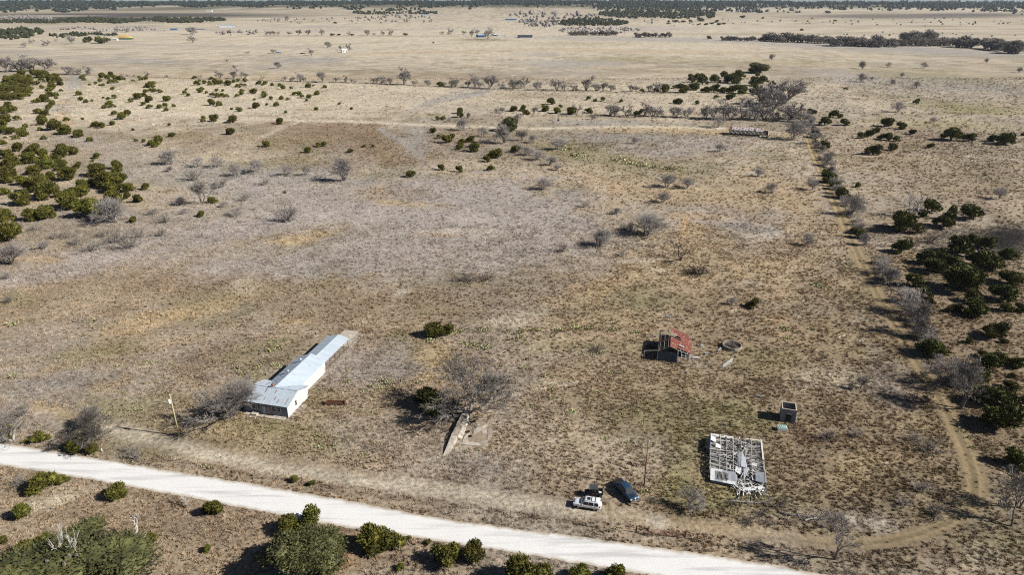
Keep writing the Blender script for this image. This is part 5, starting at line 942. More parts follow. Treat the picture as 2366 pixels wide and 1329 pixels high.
for y0, y1, t0, t1 in [(0.6 + i * .9, 1.5 + i * .9, 0, 1.05) for i in range(5)] + [(5.1, 6.0, .5, 1.05), (6.0, 6.9, .48, 1.05), (6.9, 7.8, .3, 1.05), (7.8, 8.7, 0, 1.0), (8.7, 9.6, 0, .97), (9.6, 10.4, 0, .95), (-.3, .6, .0, .34)]:
    q = [f(y0, t0), f(y0, t1), f(y1 + .05, t1), f(y1 + .05, t0)]; b = MB(); b.slab(q, .03)
    for j in range(4): yy = y0 + (y1 - y0) * (j + .5) / 4; b.tube(Vector(f(yy, t0)) + Vector((.015, 0, .035)), Vector(f(yy, t1)) + Vector((.015, 0, .035)), .02, n=4)
    b.build("roof_sheet", M_RED, sh)
b = MB(); b.slab([(RX + .9, 2.2, RZ - .28), (RX + 2.2, 2.25, RZ - .77), (RX + 2.2, 2.85, RZ - .77), (RX + .9, 2.8, RZ - .28)], .05); [setattr(b, 'v', [(x + 1.2, y - .6, z - .30 + .10) for x, y, z in b.v])]; b.build("patch_sheet", M_GALV, sh)
b = MB(); b.slab([(RX, 4.0, RZ), (RX, 4.9, RZ), (EL, 4.9, EZL), (EL, 4.0, EZL)], .03); b.build("roof_sheet", M_RED, sh)
for x, y, z in ((EL, .0, EZL), (EL, 5, EZL), (EL, 9.8, EZL), (0.4, 0, 3.6), (ER, 0, EZR), (ER, 5, EZR), (ER, 9.8, EZR), (EL, 2.5, EZL), (ER, 2.5, EZR)): b = MB(); b.tube((x, y, -.1), (x, y, z - .1), .09, n=6); b.build("post", M_WOOD, sh)
b = MB(); b.b2((EL + .1, -.05, .05), (.3, .03, 2.6)); b.build("front_wall", mat("dark_blue_tin", (.07, .095, .13), .6, .3, 3), sh)
b = MB(); b.b2((EL - .03, .1, 0), (EL + .05, 9.7, 2.7)); b.build("side_wall", M_WOODD, sh); b = MB(); b.b2((EL, 9.72, 0), (ER, 9.8, 2.4)); b.build("back_wall", M_WOODD, sh); b = MB(); b.b2((ER - .06, 3.2, 0), (ER + .02, 9.7, 2.3)); b.build("side_wall", M_WOODD, sh)
# lean-to frame on the shaded side
for y, h in ((.2, 2.2), (8.2, 2.3)):
    b = MB(); b.tube((EL - 3.2, y, -.1), (EL - 3.2, y, h), .09); b.build("lean_to_post", M_WOODL, sh); b = MB(); b.tube((EL - 3.4, y, h - .05), (EL, y, 2.7), .07, n=4); b.build("lean_to_beam", M_WOODL, sh)
for i in range(4): b = MB(); b.tube((EL - 2.9, 1 + i * 1.9, .3 + .2 * i), (EL - .6 + .3 * i, .6 + i * 1.7, 1.4), .06, n=4); b.build("fallen_timber", M_WOODD, sh)
for x, y, z0, x2, y2, z2 in ((1.2, -1.5, 2.2, 4.2, -1.7, 2.0), (1.2, -.6, 2.55, 4.2, -.8, 2.3), (1.4, -1.6, 2.2, 1.3, .4, 2.9), (2.4, -1.6, 2.1, 2.3, .2, 2.7), (3.3, -1.7, 2.1, 3.2, .2, 2.5), (4.1, -1.7, 2.0, 4.0, .2, 2.4), (4.1, -1.7, -.1, 4.1, -1.7, 2.1), (1.2, -1.5, -.1, 1.2, -1.5, 2.3), (.5, -.4, 0, .5, -.4, 3.4)): b = MB(); b.tube((x, y, z0), (x2, y2, z2), .06, n=4); b.build("porch_timber", M_WOODL, sh)
b = MB(); b.b2((.7, -.9, .9), (1.9, -.84, 1.05), ); b.build("loose_board", M_WOODL, sh)
# --- round stock tank
tp = on(1691, 803); tk = thing("stock_tank", "round roofless concrete stock tank full of dead weeds behind the shed", "tank", (tp.x, tp.y, 0))
n = 20
for i in range(n):
    a0, a1 = 6.2832 * i / n, 6.2832 * (i + 1) / n - .01; b = MB(); b.prism([(2.2 * math.cos(a0), 2.2 * math.sin(a0)), (2.42 * math.cos(a0), 2.42 * math.sin(a0)), (2.42 * math.cos(a1), 2.42 * math.sin(a1)), (2.2 * math.cos(a1), 2.2 * math.sin(a1))], -.1, .85 + R.uniform(-.04, .04)); b.build("wall_segment", M_CONC, tk)
b = MB(); b.lathe([(0.01, .25), (2.2, .25)], 20); b.build("silt_floor", mat("tank_silt", (.12, .105, .09), .95, .3, 2), tk)
a_, b2_ = SHR[0]; ww = thing("bare_shrub", "grey dead weeds growing inside the round stock tank", "shrub", (tp.x - .2, tp.y, .26)); inst("stems", a_, ww, scale=(3.4, 3.4, 1.5)); inst("twigs", b2_, ww, scale=(3.4, 3.4, 1.5))
a_, b2_ = SHRD[0]; q = on(1697, 806); ww = thing("bare_shrub", "dark dead bush leaning on the stock tank's near rim", "shrub", (q.x, q.y, 0)); inst("stems", a_, ww, scale=(1.0, 1.0, 1.3)); inst("twigs", b2_, ww, scale=(1.0, 1.0, 1.3))
# --- leaning tube gate
ga, gb = on(1669, 852), on(1692, 836); gt = thing("tube_gate", "pale five-bar tube gate propped in the grass by the stock tank", "gate", (ga.x, ga.y, 0), math.atan2(gb.y - ga.y, gb.x - ga.x)); gl = (gb - ga).length
for j in range(6): b = MB(); b.tube((0, -.02 * j, .12 + j * .2), (gl, -.02 * j, .12 + j * .2), .03); b.build("bar", M_GALV, gt)
for x in (0, gl / 2, gl): b = MB(); b.tube((x, 0, .08), (x, -.1, 1.15), .03); b.build("upright", M_GALV, gt)
# --- roofless block hut
ho = on(1802, 974); hut = thing("block_hut", "roofless grey block hut with dark doorway near the dirt track", "hut", (ho.x, ho.y, 0), math.radians(-17))
HW, HD, HH = 2.95, 3.0, 3.1
def course_wall(x0, y0, x1, y1, z0, z1, gap=None):
    d = Vector((x1 - x0, y1 - y0, 0)); L = d.length; d.normalize(); a = math.atan2(d.y, d.x); nz = int(round((z1 - z0) / .26)); bh = (z1 - z0) / nz
    for j in range(nz):
        s = 0.0 if j % 2 == 0 else -.25
        while s < L:
            e = min(L, s + .5); s0 = max(0, s); zc = z0 + bh * (j + .5)
            if e - s0 > .08 and not (gap and s0 < gap[1] - .05 and e > gap[0] + .05 and zc < gap[2]):
                o = inst("block", BLK, hut, (x0 + d.x * (s0 + e) / 2, y0 + d.y * (s0 + e) / 2, zc), (0, 0, a), ((e - s0) - .015, .2 + R.uniform(-.012, .012), bh - .012))
            s += .5
BLK = MB().box((0, 0, 0), (1, 1, 1)).mesh("block", M_BLOCK)
course_wall(0, .1, HW, .1, 0, HH, (1.1, 1.95, 2.0)); course_wall(0, HD - .1, HW, HD - .1, 0, HH); course_wall(.1, .2, .1, HD - .2, 0, HH); course_wall(HW - .1, .2, HW - .1, HD - .2, 0, HH)
for lo, hi in (((0, 0, HH), (HW, .2, HH + .08)), ((0, HD - .2, HH), (HW, HD, HH + .08)), ((0, .201, HH), (.2, HD - .201, HH + .08)), ((HW - .2, .201, HH), (HW, HD - .201, HH + .08))): b = MB(); b.b2(lo, hi); b.build("wall_cap", M_BLOCKL, hut)
b = MB(); b.b2((.2, .2, .0), (HW - .2, HD - .2, .05)); b.build("floor", M_DIRT, hut); b = MB(); b.b2((.95, -.03, 2.0), (2.1, -.001, 2.2)); b.build("lintel", M_WOODL, hut)
b = MB(); b.b2((.25, 1.0, 1.9), (1.3, 2.2, 2.05)); b.build("collapsed_sheet", M_RUSTY, hut)
rails(hut, [(HW + .3, -.2), (HW + .3, 1.2)], 1.7, 2, .04, .03, name=("frame_post", "frame_rail"), m=M_GALV)
# --- white crate with teal cloth
cp_ = on(1806, 994); cr = thing("stock_crate", "small white slatted crate draped with teal cloth before the hut", "crate", (cp_.x, cp_.y, 0), math.radians(-8))
b = MB(); b.b2((-.95, -.65, .05), (.95, .65, .8)); b.build("box", M_WHITE, cr)
for x in (-.8, -.5): 
    for y in (-.33, .33): b = MB(); b.b2((x - .1, y - .24, .8), (x + .1, y + .24, .805)); b.build("opening", M_BLACK, cr)
rng = random.Random(4)
for i in range(16): x, y = rng.uniform(-.35, .75), rng.uniform(-.5, .5); b = MB(); b.slab([(x - .2, y - .1, .81), (x + .15, y - .16, .82), (x + .2, y + .12, .83), (x - .12, y + .15, .82)], .02); b.build("cloth_fold", M_TEAL, cr)
# ------------------------------------------------------------------ collapsed house
qa, qb, qc, qd = on(1640, 1116), on(1766, 1142), on(1757, 1024), on(1641, 1014)     # near-west, near-east, far-east, far-west corners
house = thing("collapsed_house", "collapsed weathered timber house, its rafters fallen in a grey heap", "house", (qa.x, qa.y, 0))
def Q(s, t, z=0.0):
    a = qa.lerp(qb, s); d = qd.lerp(qc, s); p = a.lerp(d, t) - qa; return Vector((p.x, p.y, z))
UNIT = MB().box((0, 0, 0), (1, 1, 1))
BX = {k: UNIT.mesh("board", m) for k, m in (("g", M_WOOD), ("w", M_WOODL), ("d", M_WOODD), ("t", M_GALV), ("s", mat("white_siding", (.66, .67, .68), .7, .12, 2, rnd=.1)))}
def beam(p0, p1, w, h, k="g", name="rafter", roll=0.0):
    d = p1 - p0; o = inst(name, BX[k], house, (p0 + p1) / 2); o.rotation_mode = 'QUATERNION'
    o.rotation_quaternion = d.to_track_quat('X', 'Z') @ Euler((roll, 0, 0)).to_quaternion(); o.scale = (d.length, w, h); return o
rng = random.Random(21)
b = MB(); b.add([Q(.0, .0, .12), Q(1, .0, .12), Q(1, 1, .12), Q(0, 1, .12), Q(0, 0, -.1), Q(1, 0, -.1), Q(1, 1, -.1), Q(0, 1, -.1)], [(0, 1, 2, 3), (7, 6, 5, 4), (0, 4, 5, 1), (1, 5, 6, 2), (2, 6, 7, 3), (3, 7, 4, 0)]); b.build("floor", mat("rotten_floor", (.13, .118, .105), .95, .4, 2), house)
# outer walls that still stand, board by board
for i in range(22):
    t = .16 + i * .038; h = 1.0 + rng.uniform(-.3, .15); beam(Q(.0, t, .1), Q(-.015, t, h), .5, .05, rng.choice("ggw"), "wall_board", 0)
for i in range(26):
    t = .12 + i * .034; beam(Q(1.0, t, .1), Q(1.02, t, 0.95 + rng.uniform(-.45, .15)), .42, .05, rng.choice("ggg"), "wall_board")
for i in range(12): s = .02 + i * .034; beam(Q(s, 1.0, .1), Q(s, 1.02, 0.8 + rng.uniform(-.4, .2)), .4, .05, rng.choice("wwg"), "wall_board", 1.57)
beam(Q(0, 1.03, .85), Q(.46, 1.0, .75), .5, .06, "w", "top_plate"); beam(Q(.72, 1.02, .5), Q(.98, 1.0, .55), .35, .06, "w", "top_plate"); beam(Q(0, .98, 1.1), Q(.6, .95, .8), .2, .1, "w", "top_plate")
beam(Q(1.0, .98, 1.0), Q(1.01, .55, 1.1), .3, .08, "w", "top_plate"); beam(Q(1.01, .54, .9), Q(1.03, .12, 1.05), .3, .08, "g", "top_plate"); beam(Q(0, .2, 1.2), Q(0, .98, 1.15), .15, .12, "g", "top_plate"); beam(Q(.0, .2, 1.2), Q(.46, .2, .9), .12, .12, "g", "top_plate")
for s in (.17, .30, .43, .58, .66, .78): beam(Q(s, .2, .9 + .5 * abs(s - .5)), Q(s + .02, .97, 1.0 + .3 * rng.random()), .09, .14, "g", "joist")
# fallen rafters, lying across the west half
for i in range(30):
    t = .22 + i * .0255; zl_, zr = 1.25 + rng.uniform(-.3, .2), .65 + rng.uniform(-.3, .3)
    beam(Q(-.02 + rng.uniform(-.02, .02), t + rng.uniform(-.01, .01), zl_), Q(.36 + rng.uniform(.02, .16), t + rng.uniform(-.05, .09), zr), rng.uniform(.07, .13), .1, rng.choice("gggw"), "rafter", rng.uniform(-.4, .4))
for i in range(20):
    t = .28 + i * .034; beam(Q(.99 + rng.uniform(-.05, .02), t, .95), Q(.70 + rng.uniform(-.06, .06), t + rng.uniform(-.04, .05), .7 + rng.uniform(-.25, .15)), .08, .1, rng.choice("ggw"), "rafter")
for i in range(130):
    s, t = rng.uniform(.25, .75), rng.uniform(.2, .95); a = rng.uniform(0, 6.28) if rng.random() < .5 else rng.gauss(.1, .25); l = rng.uniform(.05, .16)
    beam(Q(s, t, rng.uniform(.4, 1.2)), Q(s + math.cos(a) * l, t + math.sin(a) * l, rng.uniform(.4, 1.3)), rng.uniform(.08, .2), .04, rng.choice("gggdw"), "fallen_board", rng.uniform(-.6, .6))
for i in range(120):                                                    # heap before the east half
    s, t = rng.uniform(.44, 1.0), rng.uniform(-.10, .30); a = rng.uniform(0, 6.28); l = rng.uniform(.05, .15)
    beam(Q(s, t, rng.uniform(.3, .9)), Q(s + math.cos(a) * l, t + math.sin(a) * l * .8, rng.uniform(.25, 1.0)), rng.uniform(.1, .26), .04, rng.choice("wwsgg"), "fallen_board", rng.uniform(-.7, .7))
beam(Q(.60, -.05, .55), Q(.98, .05, .75), .75, .08, "s", "fallen_siding", .3); beam(Q(.70, .02, .6), Q(.93, .20, .7), .3, .08, "d", "fallen_beam"); beam(Q(1.0, .30, 1.2), Q(1.03, -.02, .5), .28, .1, "d", "fallen_beam"); beam(Q(.50, -.04, .2), Q(.53, -.2, .1), .3, .05, "w", "fallen_board"); beam(Q(-.08, .42, .1), Q(-.02, .52, .7), .1, .05, "w", "fallen_board"); beam(Q(1.02, -.03, .2), Q(1.14, -.02, .15), .12, .05, "w", "fallen_board")
for i in range(170):
    s, t = rng.uniform(.02, .86), rng.uniform(.2, .97); l = rng.uniform(.06, .2); dt = rng.gauss(.02, .03)
    beam(Q(s, t, rng.uniform(.3, .75)), Q(min(.99, s + l), t + dt, rng.uniform(.3, .8)), rng.uniform(.07, .16), .035, rng.choice("ggggw"), "roof_slat", rng.uniform(-.5, .5))
# sheets: porch roof with two holes, gable pieces, loose panels
def panel(pts, m, name="tin_sheet", th=.03):
    pts = [Vector(p) for p in pts]; b = MB(); b.slab(pts, th); return b.build(name, m, house)
G2 = M_GALV; WS = MATS["white_siding"]
def porch(s0, s1, t0, t1, m): 
    zf = lambda t: .6 + (t + .02) / .22 * .65
    panel([Q(s0, t0, zf(t0)), Q(s1, t0, zf(t0)), Q(s1, t1, zf(t1)), Q(s0, t1, zf(t1))], m, "porch_sheet")
for s0, s1, t0, t1 in ((0, .08, 0, .2), (.08, .235, 0, .05), (.235, .345, 0, .05), (.08, .12, .05, .155), (.225, .245, .05, .155), (.335, .39, .05, .155), (.08, .22, .155, .2), (.22, .345, .155, .2), (.345, .47, .155, .2), (.345, .47, 0, .05), (.39, .47, .05, .155)): porch(s0, s1, t0, t1, R.choice([G2, WS]))
for i in range(9): beam(Q(.12 + i * .024, .03, .85), Q(.13 + i * .024, .17, 1.4), .05, .06, "g", "porch_rafter")
for i in range(4): beam(Q(.01, .01 + .015 * i, .2 + .16 * i), Q(.46, .015 + .015 * i, .15 + .16 * i), .03, .15, "w", "porch_skirt")
panel([Q(.55, .30, 1.2), Q(.60, .62, 1.75), Q(.52, .58, 1.4), Q(.50, .36, 1.0)], WS, "gable_sheet"); panel([Q(.60, .62, 1.78), Q(.57, .34, 1.2), Q(.70, .36, .9), Q(.66, .50, 1.3)], G2, "gable_sheet"); panel([Q(.62, .10, .8), Q(.71, .30, 1.0), Q(.73, .36, 1.1), Q(.62, .30, 1.2)], G2, "gable_sheet")
panel([Q(.84, .13, .9), Q(1.0, .11, 1.0), Q(1.0, .27, 1.5), Q(.84, .27, 1.45)], G2); panel([Q(.44, .02, .5), Q(.52, -.02, .4), Q(.50, .16, 1.1), Q(.45, .17, 1.2)], G2); panel([Q(.09, .68, 1.35), Q(.20, .66, 1.2), Q(.19, .75, 1.25), Q(.10, .76, 1.4)], WS); panel([Q(-.01, .80, 1.65), Q(.10, .78, 1.4), Q(.09, .90, 1.4), Q(.0, .92, 1.6)], WS); panel([Q(-.02, .62, 1.6), Q(-.07, .64, .6), Q(-.06, .95, .6), Q(-.01, .93, 1.7)], mat("blue_grey_tin", (.10, .16, .25), .6, .2, 2)); panel([Q(.76, .40, 1.1), Q(.88, .39, 1.2), Q(.88, .45, 1.2), Q(.77, .46, 1.1)], WS); panel([Q(.46, .24, 1.0), Q(.56, .2, .9), Q(.58, .32, 1.1), Q(.48, .34, 1.1)], WS)
# fallen limbs in front of it
for i, (x, y, a, l) in enumerate(((1680, 1160, -.2, 7.0), (1800, 1185, -.35, 6.0), (1770, 1172, .2, 5.0), (1860, 1205, .1, 4.5))):
    q = on(x, y); rr = random.Random(i); b, c = MB(), MB(); pts = [Vector((0, 0, .15))]; d = Vector((math.cos(a), math.sin(a), 0))
    for k in range(6): pts.append(pts[-1] + (d + rdir(rr) * .35).normalized() * l / 6); pts[-1].z = rr.uniform(.12, .5)
    for k in range(6): b.tube(pts[k], pts[k + 1], .17 - .02 * k, .15 - .02 * k, 6)
    for k in range(46): s = pts[rr.randint(1, 6)]; e = s + (d + rdir(rr) * 1.2) * rr.uniform(.6, 2.2); e.z = max(.05, e.z); c.tube(s, e, .04, .012, 4)
    o = thing("fallen_branch", ("long grey fallen limb in front of the collapsed house", "grey fallen limb, last toward the fence in front of the collapsed house", "dark fallen limb between the two longest limbs by the house", "forked fallen limb at the foot of the wire fence")[i], "branch", (q.x, q.y, 0)); b.build("limb", M_WOOD if i != 2 else M_TWIGD, o); c.build("twigs", M_BRUSH if i != 2 else M_TWIGD, o)
# --- far ruined barn
ra, rb_ = on(1682, 314), on(1772, 320); ry = math.atan2(rb_.y - ra.y, rb_.x - ra.x); rl_ = (rb_ - ra).length
ruin = thing("ruined_barn", "long ruined barn with red and white tin roof and bare rafters in the far pasture", "barn", (ra.x, ra.y, 0), ry)
M_PATCHT = mat("patched_tin", (.58, .58, .58), .5, .1, 1, rnd=.15, streak=((1.6, .8, 1), (.30, .08, .06), .52))
dep = 11.0
for i in range(16):
    x = rl_ * i / 16; 
    if 9 < i < 11: continue
    b = MB(); b.slab([(x, 5.2, 3.3), (x + rl_ / 16 + .05, 5.2, 3.3), (x + rl_ / 16 + .05, dep * .72, 5.0), (x, dep * .72, 5.0)], .05)
    if i < 14: b.build("roof_sheet", M_PATCHT if i > 0 else M_RUSTY, ruin)
    b = MB(); b.slab([(x, dep * .72, 5.0), (x + rl_ / 16, dep * .72, 5.0), (x + rl_ / 16, dep + 1.5, 3.2), (x, dep + 1.5, 3.2)], .05)
    if i < 13: b.build("roof_sheet", M_RUSTY, ruin)
for i in range(30): x = rl_ * i / 30; b = MB(); b.tube((x, 5.4, 3.3), (x + R.uniform(-.15, .15), .2, 1.9 + R.uniform(-.2, .2)), .10, n=4); b.build("rafter", M_WOOD, ruin)
for i in range(9): x = rl_ * i / 8; b = MB(); b.tube((x, .3, -.1), (x, .3, 2.0), .12); b.build("post", M_WOODD, ruin); b = MB(); b.tube((x, 5.2, -.1), (x, 5.2, 3.3), .12); b.build("post", M_WOODD, ruin)
b = MB(); b.b2((0, dep, 0), (rl_, dep + .1, 3.0)); b.build("back_wall", M_WOODD, ruin); b = MB(); b.b2((-.1, 3.4, 0), (0, dep, 3.0)); b.build("end_wall", M_WOODD, ruin); b = MB(); b.b2((0, 5.3, 0), (rl_ * .8, 5.4, 2.6)); b.build("inner_wall", M_WOODD, ruin)
b = MB(); b.tube((-3.2, 1.5, 0), (rl_ * .2, 4.6, 2.4), .2); b.build("fallen_beam", M_WOODD, ruin)
b = MB(); b.slab([(rl_ + .3, 0, 0), (rl_ + .3, dep * .6, 0), (rl_ + .3, dep * .6, 5.2), (rl_ + .3, 1.0, 3.0)], .1); b.build("gable_boards", M_WOODL, ruin)
for i in range(5): b = MB(); b.tube((rl_ * .62 + i * 1.3, -1.2, .1), (rl_ * .7 + i * .8, .6, .8 + .1 * i), .09, n=4); b.build("fallen_board", M_WOODL, ruin)
# --- stone chimney
q = on(1290, 279); ch = thing("stone_chimney", "lone pale stone chimney standing in the cactus flat", "chimney", q)
for i in range(13):
    w = 1.9 if i < 4 else 1.35; z = i * .46
    for s in (-1, 1): b = MB(); b.box((s * w / 4 + (.12 if i % 2 else -.12) * 0, 0, z + .22), (w / 2 - .02, 1.2 if i < 4 else 1.0, .44)); b.build("stone_block", R.choice([M_CONCL, M_BLOCKL]), ch)
b = MB(); b.b2((-.5, -.66, 0), (.5, -.605, 1.1)); b.build("firebox", M_BLACK, ch)
# ------------------------------------------------------------------ vehicles
def wheel(parent, x, y, r, w, rimcol=None):
    side = 1 if y > 0 else -1
    o = inst("tyre", None, parent) if False else None
    t = MB(); prof = [(r * .62, -w / 2), (r * .93, -w / 2), (r, -w / 3), (r, w / 3), (r * .93, w / 2), (r * .62, w / 2)]; t.lathe(prof, 18); t.v = [(a + x, -c + y, b + r) for a, b, c in t.v]
    ty = t.build("wheel", M_BLACK, parent, True)
    t = MB(); t.lathe([(.001, 0), (r * .2, .01), (r * .6, .0), (r * .63, -.06)], 14); t.v = [(a + x, y + side * (w / 2 - .02) + side * c, b + r) for a, b, c in t.v]; t.build("rim", mat("dark_alloy", (.18, .18, .19), .35, .1, 3, metal=.7), ty, True)
    for i in range(6): a = i * 1.0472; t = MB(); t.tube((x, y + side * w / 2, r), (x + math.cos(a) * r * .55, y + side * w / 2, r + math.sin(a) * r * .55), .035, n=4); t.build("spoke", mat("bright_alloy", (.5, .5, .52), .3, .1, 3, metal=.7), ty)
def loft(secs):
    """secs: list of (x, [(y,z) half profile from bottom to top centre]) -> symmetric shell"""
    mb = MB(); n = len(secs[0][1]); rows = []
    for x, pr in secs: rows.append([(x, y, z) for y, z in pr] + [(x, -y, z) for y, z in reversed(pr)])
    m = 2 * n
    for r in rows: mb.v += r
    for i in range(len(rows) - 1):
        for j in range(m): a, b = i * m + j, i * m + (j + 1) % m; mb.f.append((a, b, b + m, a + m))
    mb.f.append(tuple(range(m))[::-1]); mb.f.append(tuple(range((len(rows) - 1) * m, len(rows) * m)))
    return mb
def quad_on(parent, pts, m, name, th=.012): b = MB(); b.slab(pts, th); return b.build(name, m, parent)
M_WCAR = mat("white_car_paint", (.74, .76, .78), .25, .03, 1, spec=.5); M_BLUEC = mat("grey_blue_paint", (.035, .08, .14), .22, .04, 1, metal=.3, spec=.5); M_TRIM = mat("black_trim", (.025, .026, .028), .5, .15, 3); M_CHROME = mat("chrome", (.7, .7, .72), .15, .05, 2, metal=.9); M_LAMP = mat("lamp_lens", (.6, .62, .64), .1, .05, 2, spec=.6); M_RLAMP = mat("tail_lens", (.35, .03, .02), .2, .1, 2)
# white SUV: front towards +x in its own frame
a, b = on(1337, 1180), on(1371, 1184); q = (a + b) / 2
f_ = at(1324, 1160, .6); r_ = at(1388, 1170, .6); hd = math.atan2(f_.y - r_.y, f_.x - r_.x)
ctr = (at(1324, 1161, .8) + at(1388, 1170, .8)) / 2
sv = thing("suv", "white four-door SUV parked by the fence beside the off-road buggy", "car", (ctr.x + .1, ctr.y + .25, 0), hd)
hw = .94
def body(z0, belt, xs, shape): return loft([(x, [(hw * .80, z0 + a0), (hw * w, z0 + a0 + .12), (hw * w * 1.0, (z0 + zt) / 2 + .05), (hw * w * .98, zt - .10), (hw * w * .86, zt)]) for x, w, a0, zt in shape])
SH = [(-2.42, .86, .12, .95), (-2.36, .95, .05, 1.08), (-1.9, 1.0, .0, 1.10), (0, 1.0, 0, 1.09), (1.0, 1.0, 0, 1.08), (1.25, 1.0, 0, 1.09), (2.0, .97, .0, 1.02), (2.32, .90, .05, .93), (2.42, .78, .14, .78)]
body(.42, 1.08, None, SH).build("body", M_WCAR, sv, True)
cab = loft([(-2.22, [(.84, 1.02), (.86, 1.1), (.80, 1.45), (.70, 1.74), (.60, 1.78)]), (-1.9, [(.88, 1.02), (.88, 1.1), (.80, 1.5), (.72, 1.80), (.55, 1.83)]), (.1, [(.88, 1.02), (.88, 1.1), (.80, 1.5), (.72, 1.80), (.55, 1.84)]), (.42, [(.88, 1.02), (.88, 1.1), (.80, 1.48), (.71, 1.73), (.55, 1.78)]), (1.16, [(.86, 1.0), (.86, 1.03), (.85, 1.05), (.82, 1.07), (.70, 1.09)])]); cab.build("cabin", M_WCAR, sv, True)
for s in (-1, 1):
    for x0, x1, x2, x3 in ((-2.05, -1.38, -1.35, -1.95), (-1.18, -.30, -.34, -1.12), (-.2, .86, .36, -.22)):
        p = [(x0, s * .885, 1.10), (x1, s * .885, 1.10), (x2, s * .752, 1.66), (x3, s * .752, 1.66)]
        quad_on(sv, p if s < 0 else p[::-1], M_GLASS, "side_window", .02)
    b = MB(); b.box((.75, s * 1.02, 1.12), (.14, .22, .16)); b.build("mirror", M_WCAR, sv)
    for x in (1.45, -1.42): wheel(sv, x, s * .80, .38, .25)
    for x in (1.45, -1.42): b = MB(); b.lathe([(.40, 0), (.50, 0), (.50, .03), (.40, .03)], 16); b.v = [(a0 + x, s * (.92 + c * .6), b0 + .40) for a0, b0, c in b.v]; b.build("wheel_arch", M_TRIM, sv)
    b = MB(); b.box((2.24, s * .70, .88), (.28, .34, .18)); b.build("headlight", M_LAMP, sv); b = MB(); b.box((-2.36, s * .80, 1.02), (.12, .2, .34)); b.build("taillight", M_RLAMP, sv)
    for x in (-.9, .35): b = MB(); b.box((x, s * .95, .98), (.2, .03, .04)); b.build("door_handle", M_WCAR, sv)
    b = MB(); b.tube((-1.75, s * .66, 1.88), (.1, s * .66, 1.88), .025); b.build("roof_rail", M_TRIM, sv)
quad_on(sv, [(1.10, -.72, 1.11), (1.10, .72, 1.11), (.44, .62, 1.765), (.44, -.62, 1.765)], M_GLASS, "windshield", .015); quad_on(sv, [(-2.235, .66, 1.16), (-2.235, -.66, 1.16), (-2.20, -.58, 1.62), (-2.20, .58, 1.62)], M_GLASS, "rear_window", .03)
quad_on(sv, [(-.55, -.36, 1.842), (.05, -.36, 1.842), (.05, .36, 1.842), (-.55, .36, 1.842)], M_GLASS, "sunroof", .012)
for x in (-.78, -1.45): b = MB(); b.box((x, 0, 1.89), (.07, 1.34, .04)); b.build("roof_bar", M_TRIM, sv)
b = MB(); b.box((2.42, 0, .52), (.14, 1.6, .2)); b.build("front_bumper", M_TRIM, sv); b = MB(); b.box((2.40, 0, .82), (.06, .9, .2)); b.build("grille", M_TRIM, sv); b = MB(); b.box((-2.44, 0, .58), (.14, 1.66, .24)); b.build("rear_bumper", M_WCAR, sv); b = MB(); b.box((0, 0, .42), (4.3, 1.5, .2)); b.build("underbody", M_TRIM, sv)
# blue-grey pickup
f_ = (at(1457, 1160, .55) + at(1475, 1154, .6)) / 2; r_ = (at(1418, 1112, 1.3) + at(1434, 1103, 1.3)) / 2; ctr = (f_ + r_) / 2; hd = math.atan2(f_.y - r_.y, f_.x - r_.x)
pk = thing("pickup", "blue-grey crew cab pickup with black bed cover and hood stripe", "pickup truck", (ctr.x, ctr.y, 0), hd)
hw = 1.0
SH = [(-2.9, .90, .12, 1.18), (-2.84, .97, .05, 1.22), (-2.0, 1.0, 0, 1.22), (-1.1, 1.0, 0, 1.22), (-.95, 1.0, 0, 1.22), (1.2, 1.0, 0, 1.20), (1.5, 1.0, 0, 1.20), (2.4, .97, 0, 1.14), (2.78, .92, .05, 1.02), (2.9, .80, .14, .85)]
body(.5, 1.2, None, SH).build("body", M_BLUEC, pk, True)
loft([(-1.12, [(.90, 1.1), (.90, 1.2), (.84, 1.55), (.76, 1.84), (.6, 1.88)]), (-.9, [(.92, 1.1), (.92, 1.2), (.84, 1.58), (.77, 1.88), (.6, 1.93)]), (.45, [(.92, 1.1), (.92, 1.2), (.84, 1.58), (.77, 1.88), (.6, 1.93)]), (.75, [(.92, 1.1), (.92, 1.2), (.84, 1.55), (.76, 1.82), (.6, 1.87)]), (1.5, [(.9, 1.1), (.9, 1.13), (.88, 1.16), (.84, 1.18), (.7, 1.20)])]).build("cabin", M_BLUEC, pk, True)
quad_on(pk, [(1.44, -.78, 1.235), (1.44, .78, 1.235), (.77, .68, 1.855), (.77, -.68, 1.855)], M_GLASS, "windshield", .015); quad_on(pk, [(-1.13, .7, 1.3), (-1.13, -.7, 1.3), (-1.13, -.62, 1.72), (-1.13, .62, 1.72)], M_GLASS, "rear_window", .02)
b = MB(); b.b2((-2.8, -.86, 1.22), (-1.16, .86, 1.27)); b.build("bed_cover", M_TRIM, pk); quad_on(pk, [(1.75, -.42, 1.202), (2.5, -.40, 1.142), (2.5, .40, 1.142), (1.75, .42, 1.202)], M_TRIM, "hood_stripe", .012)
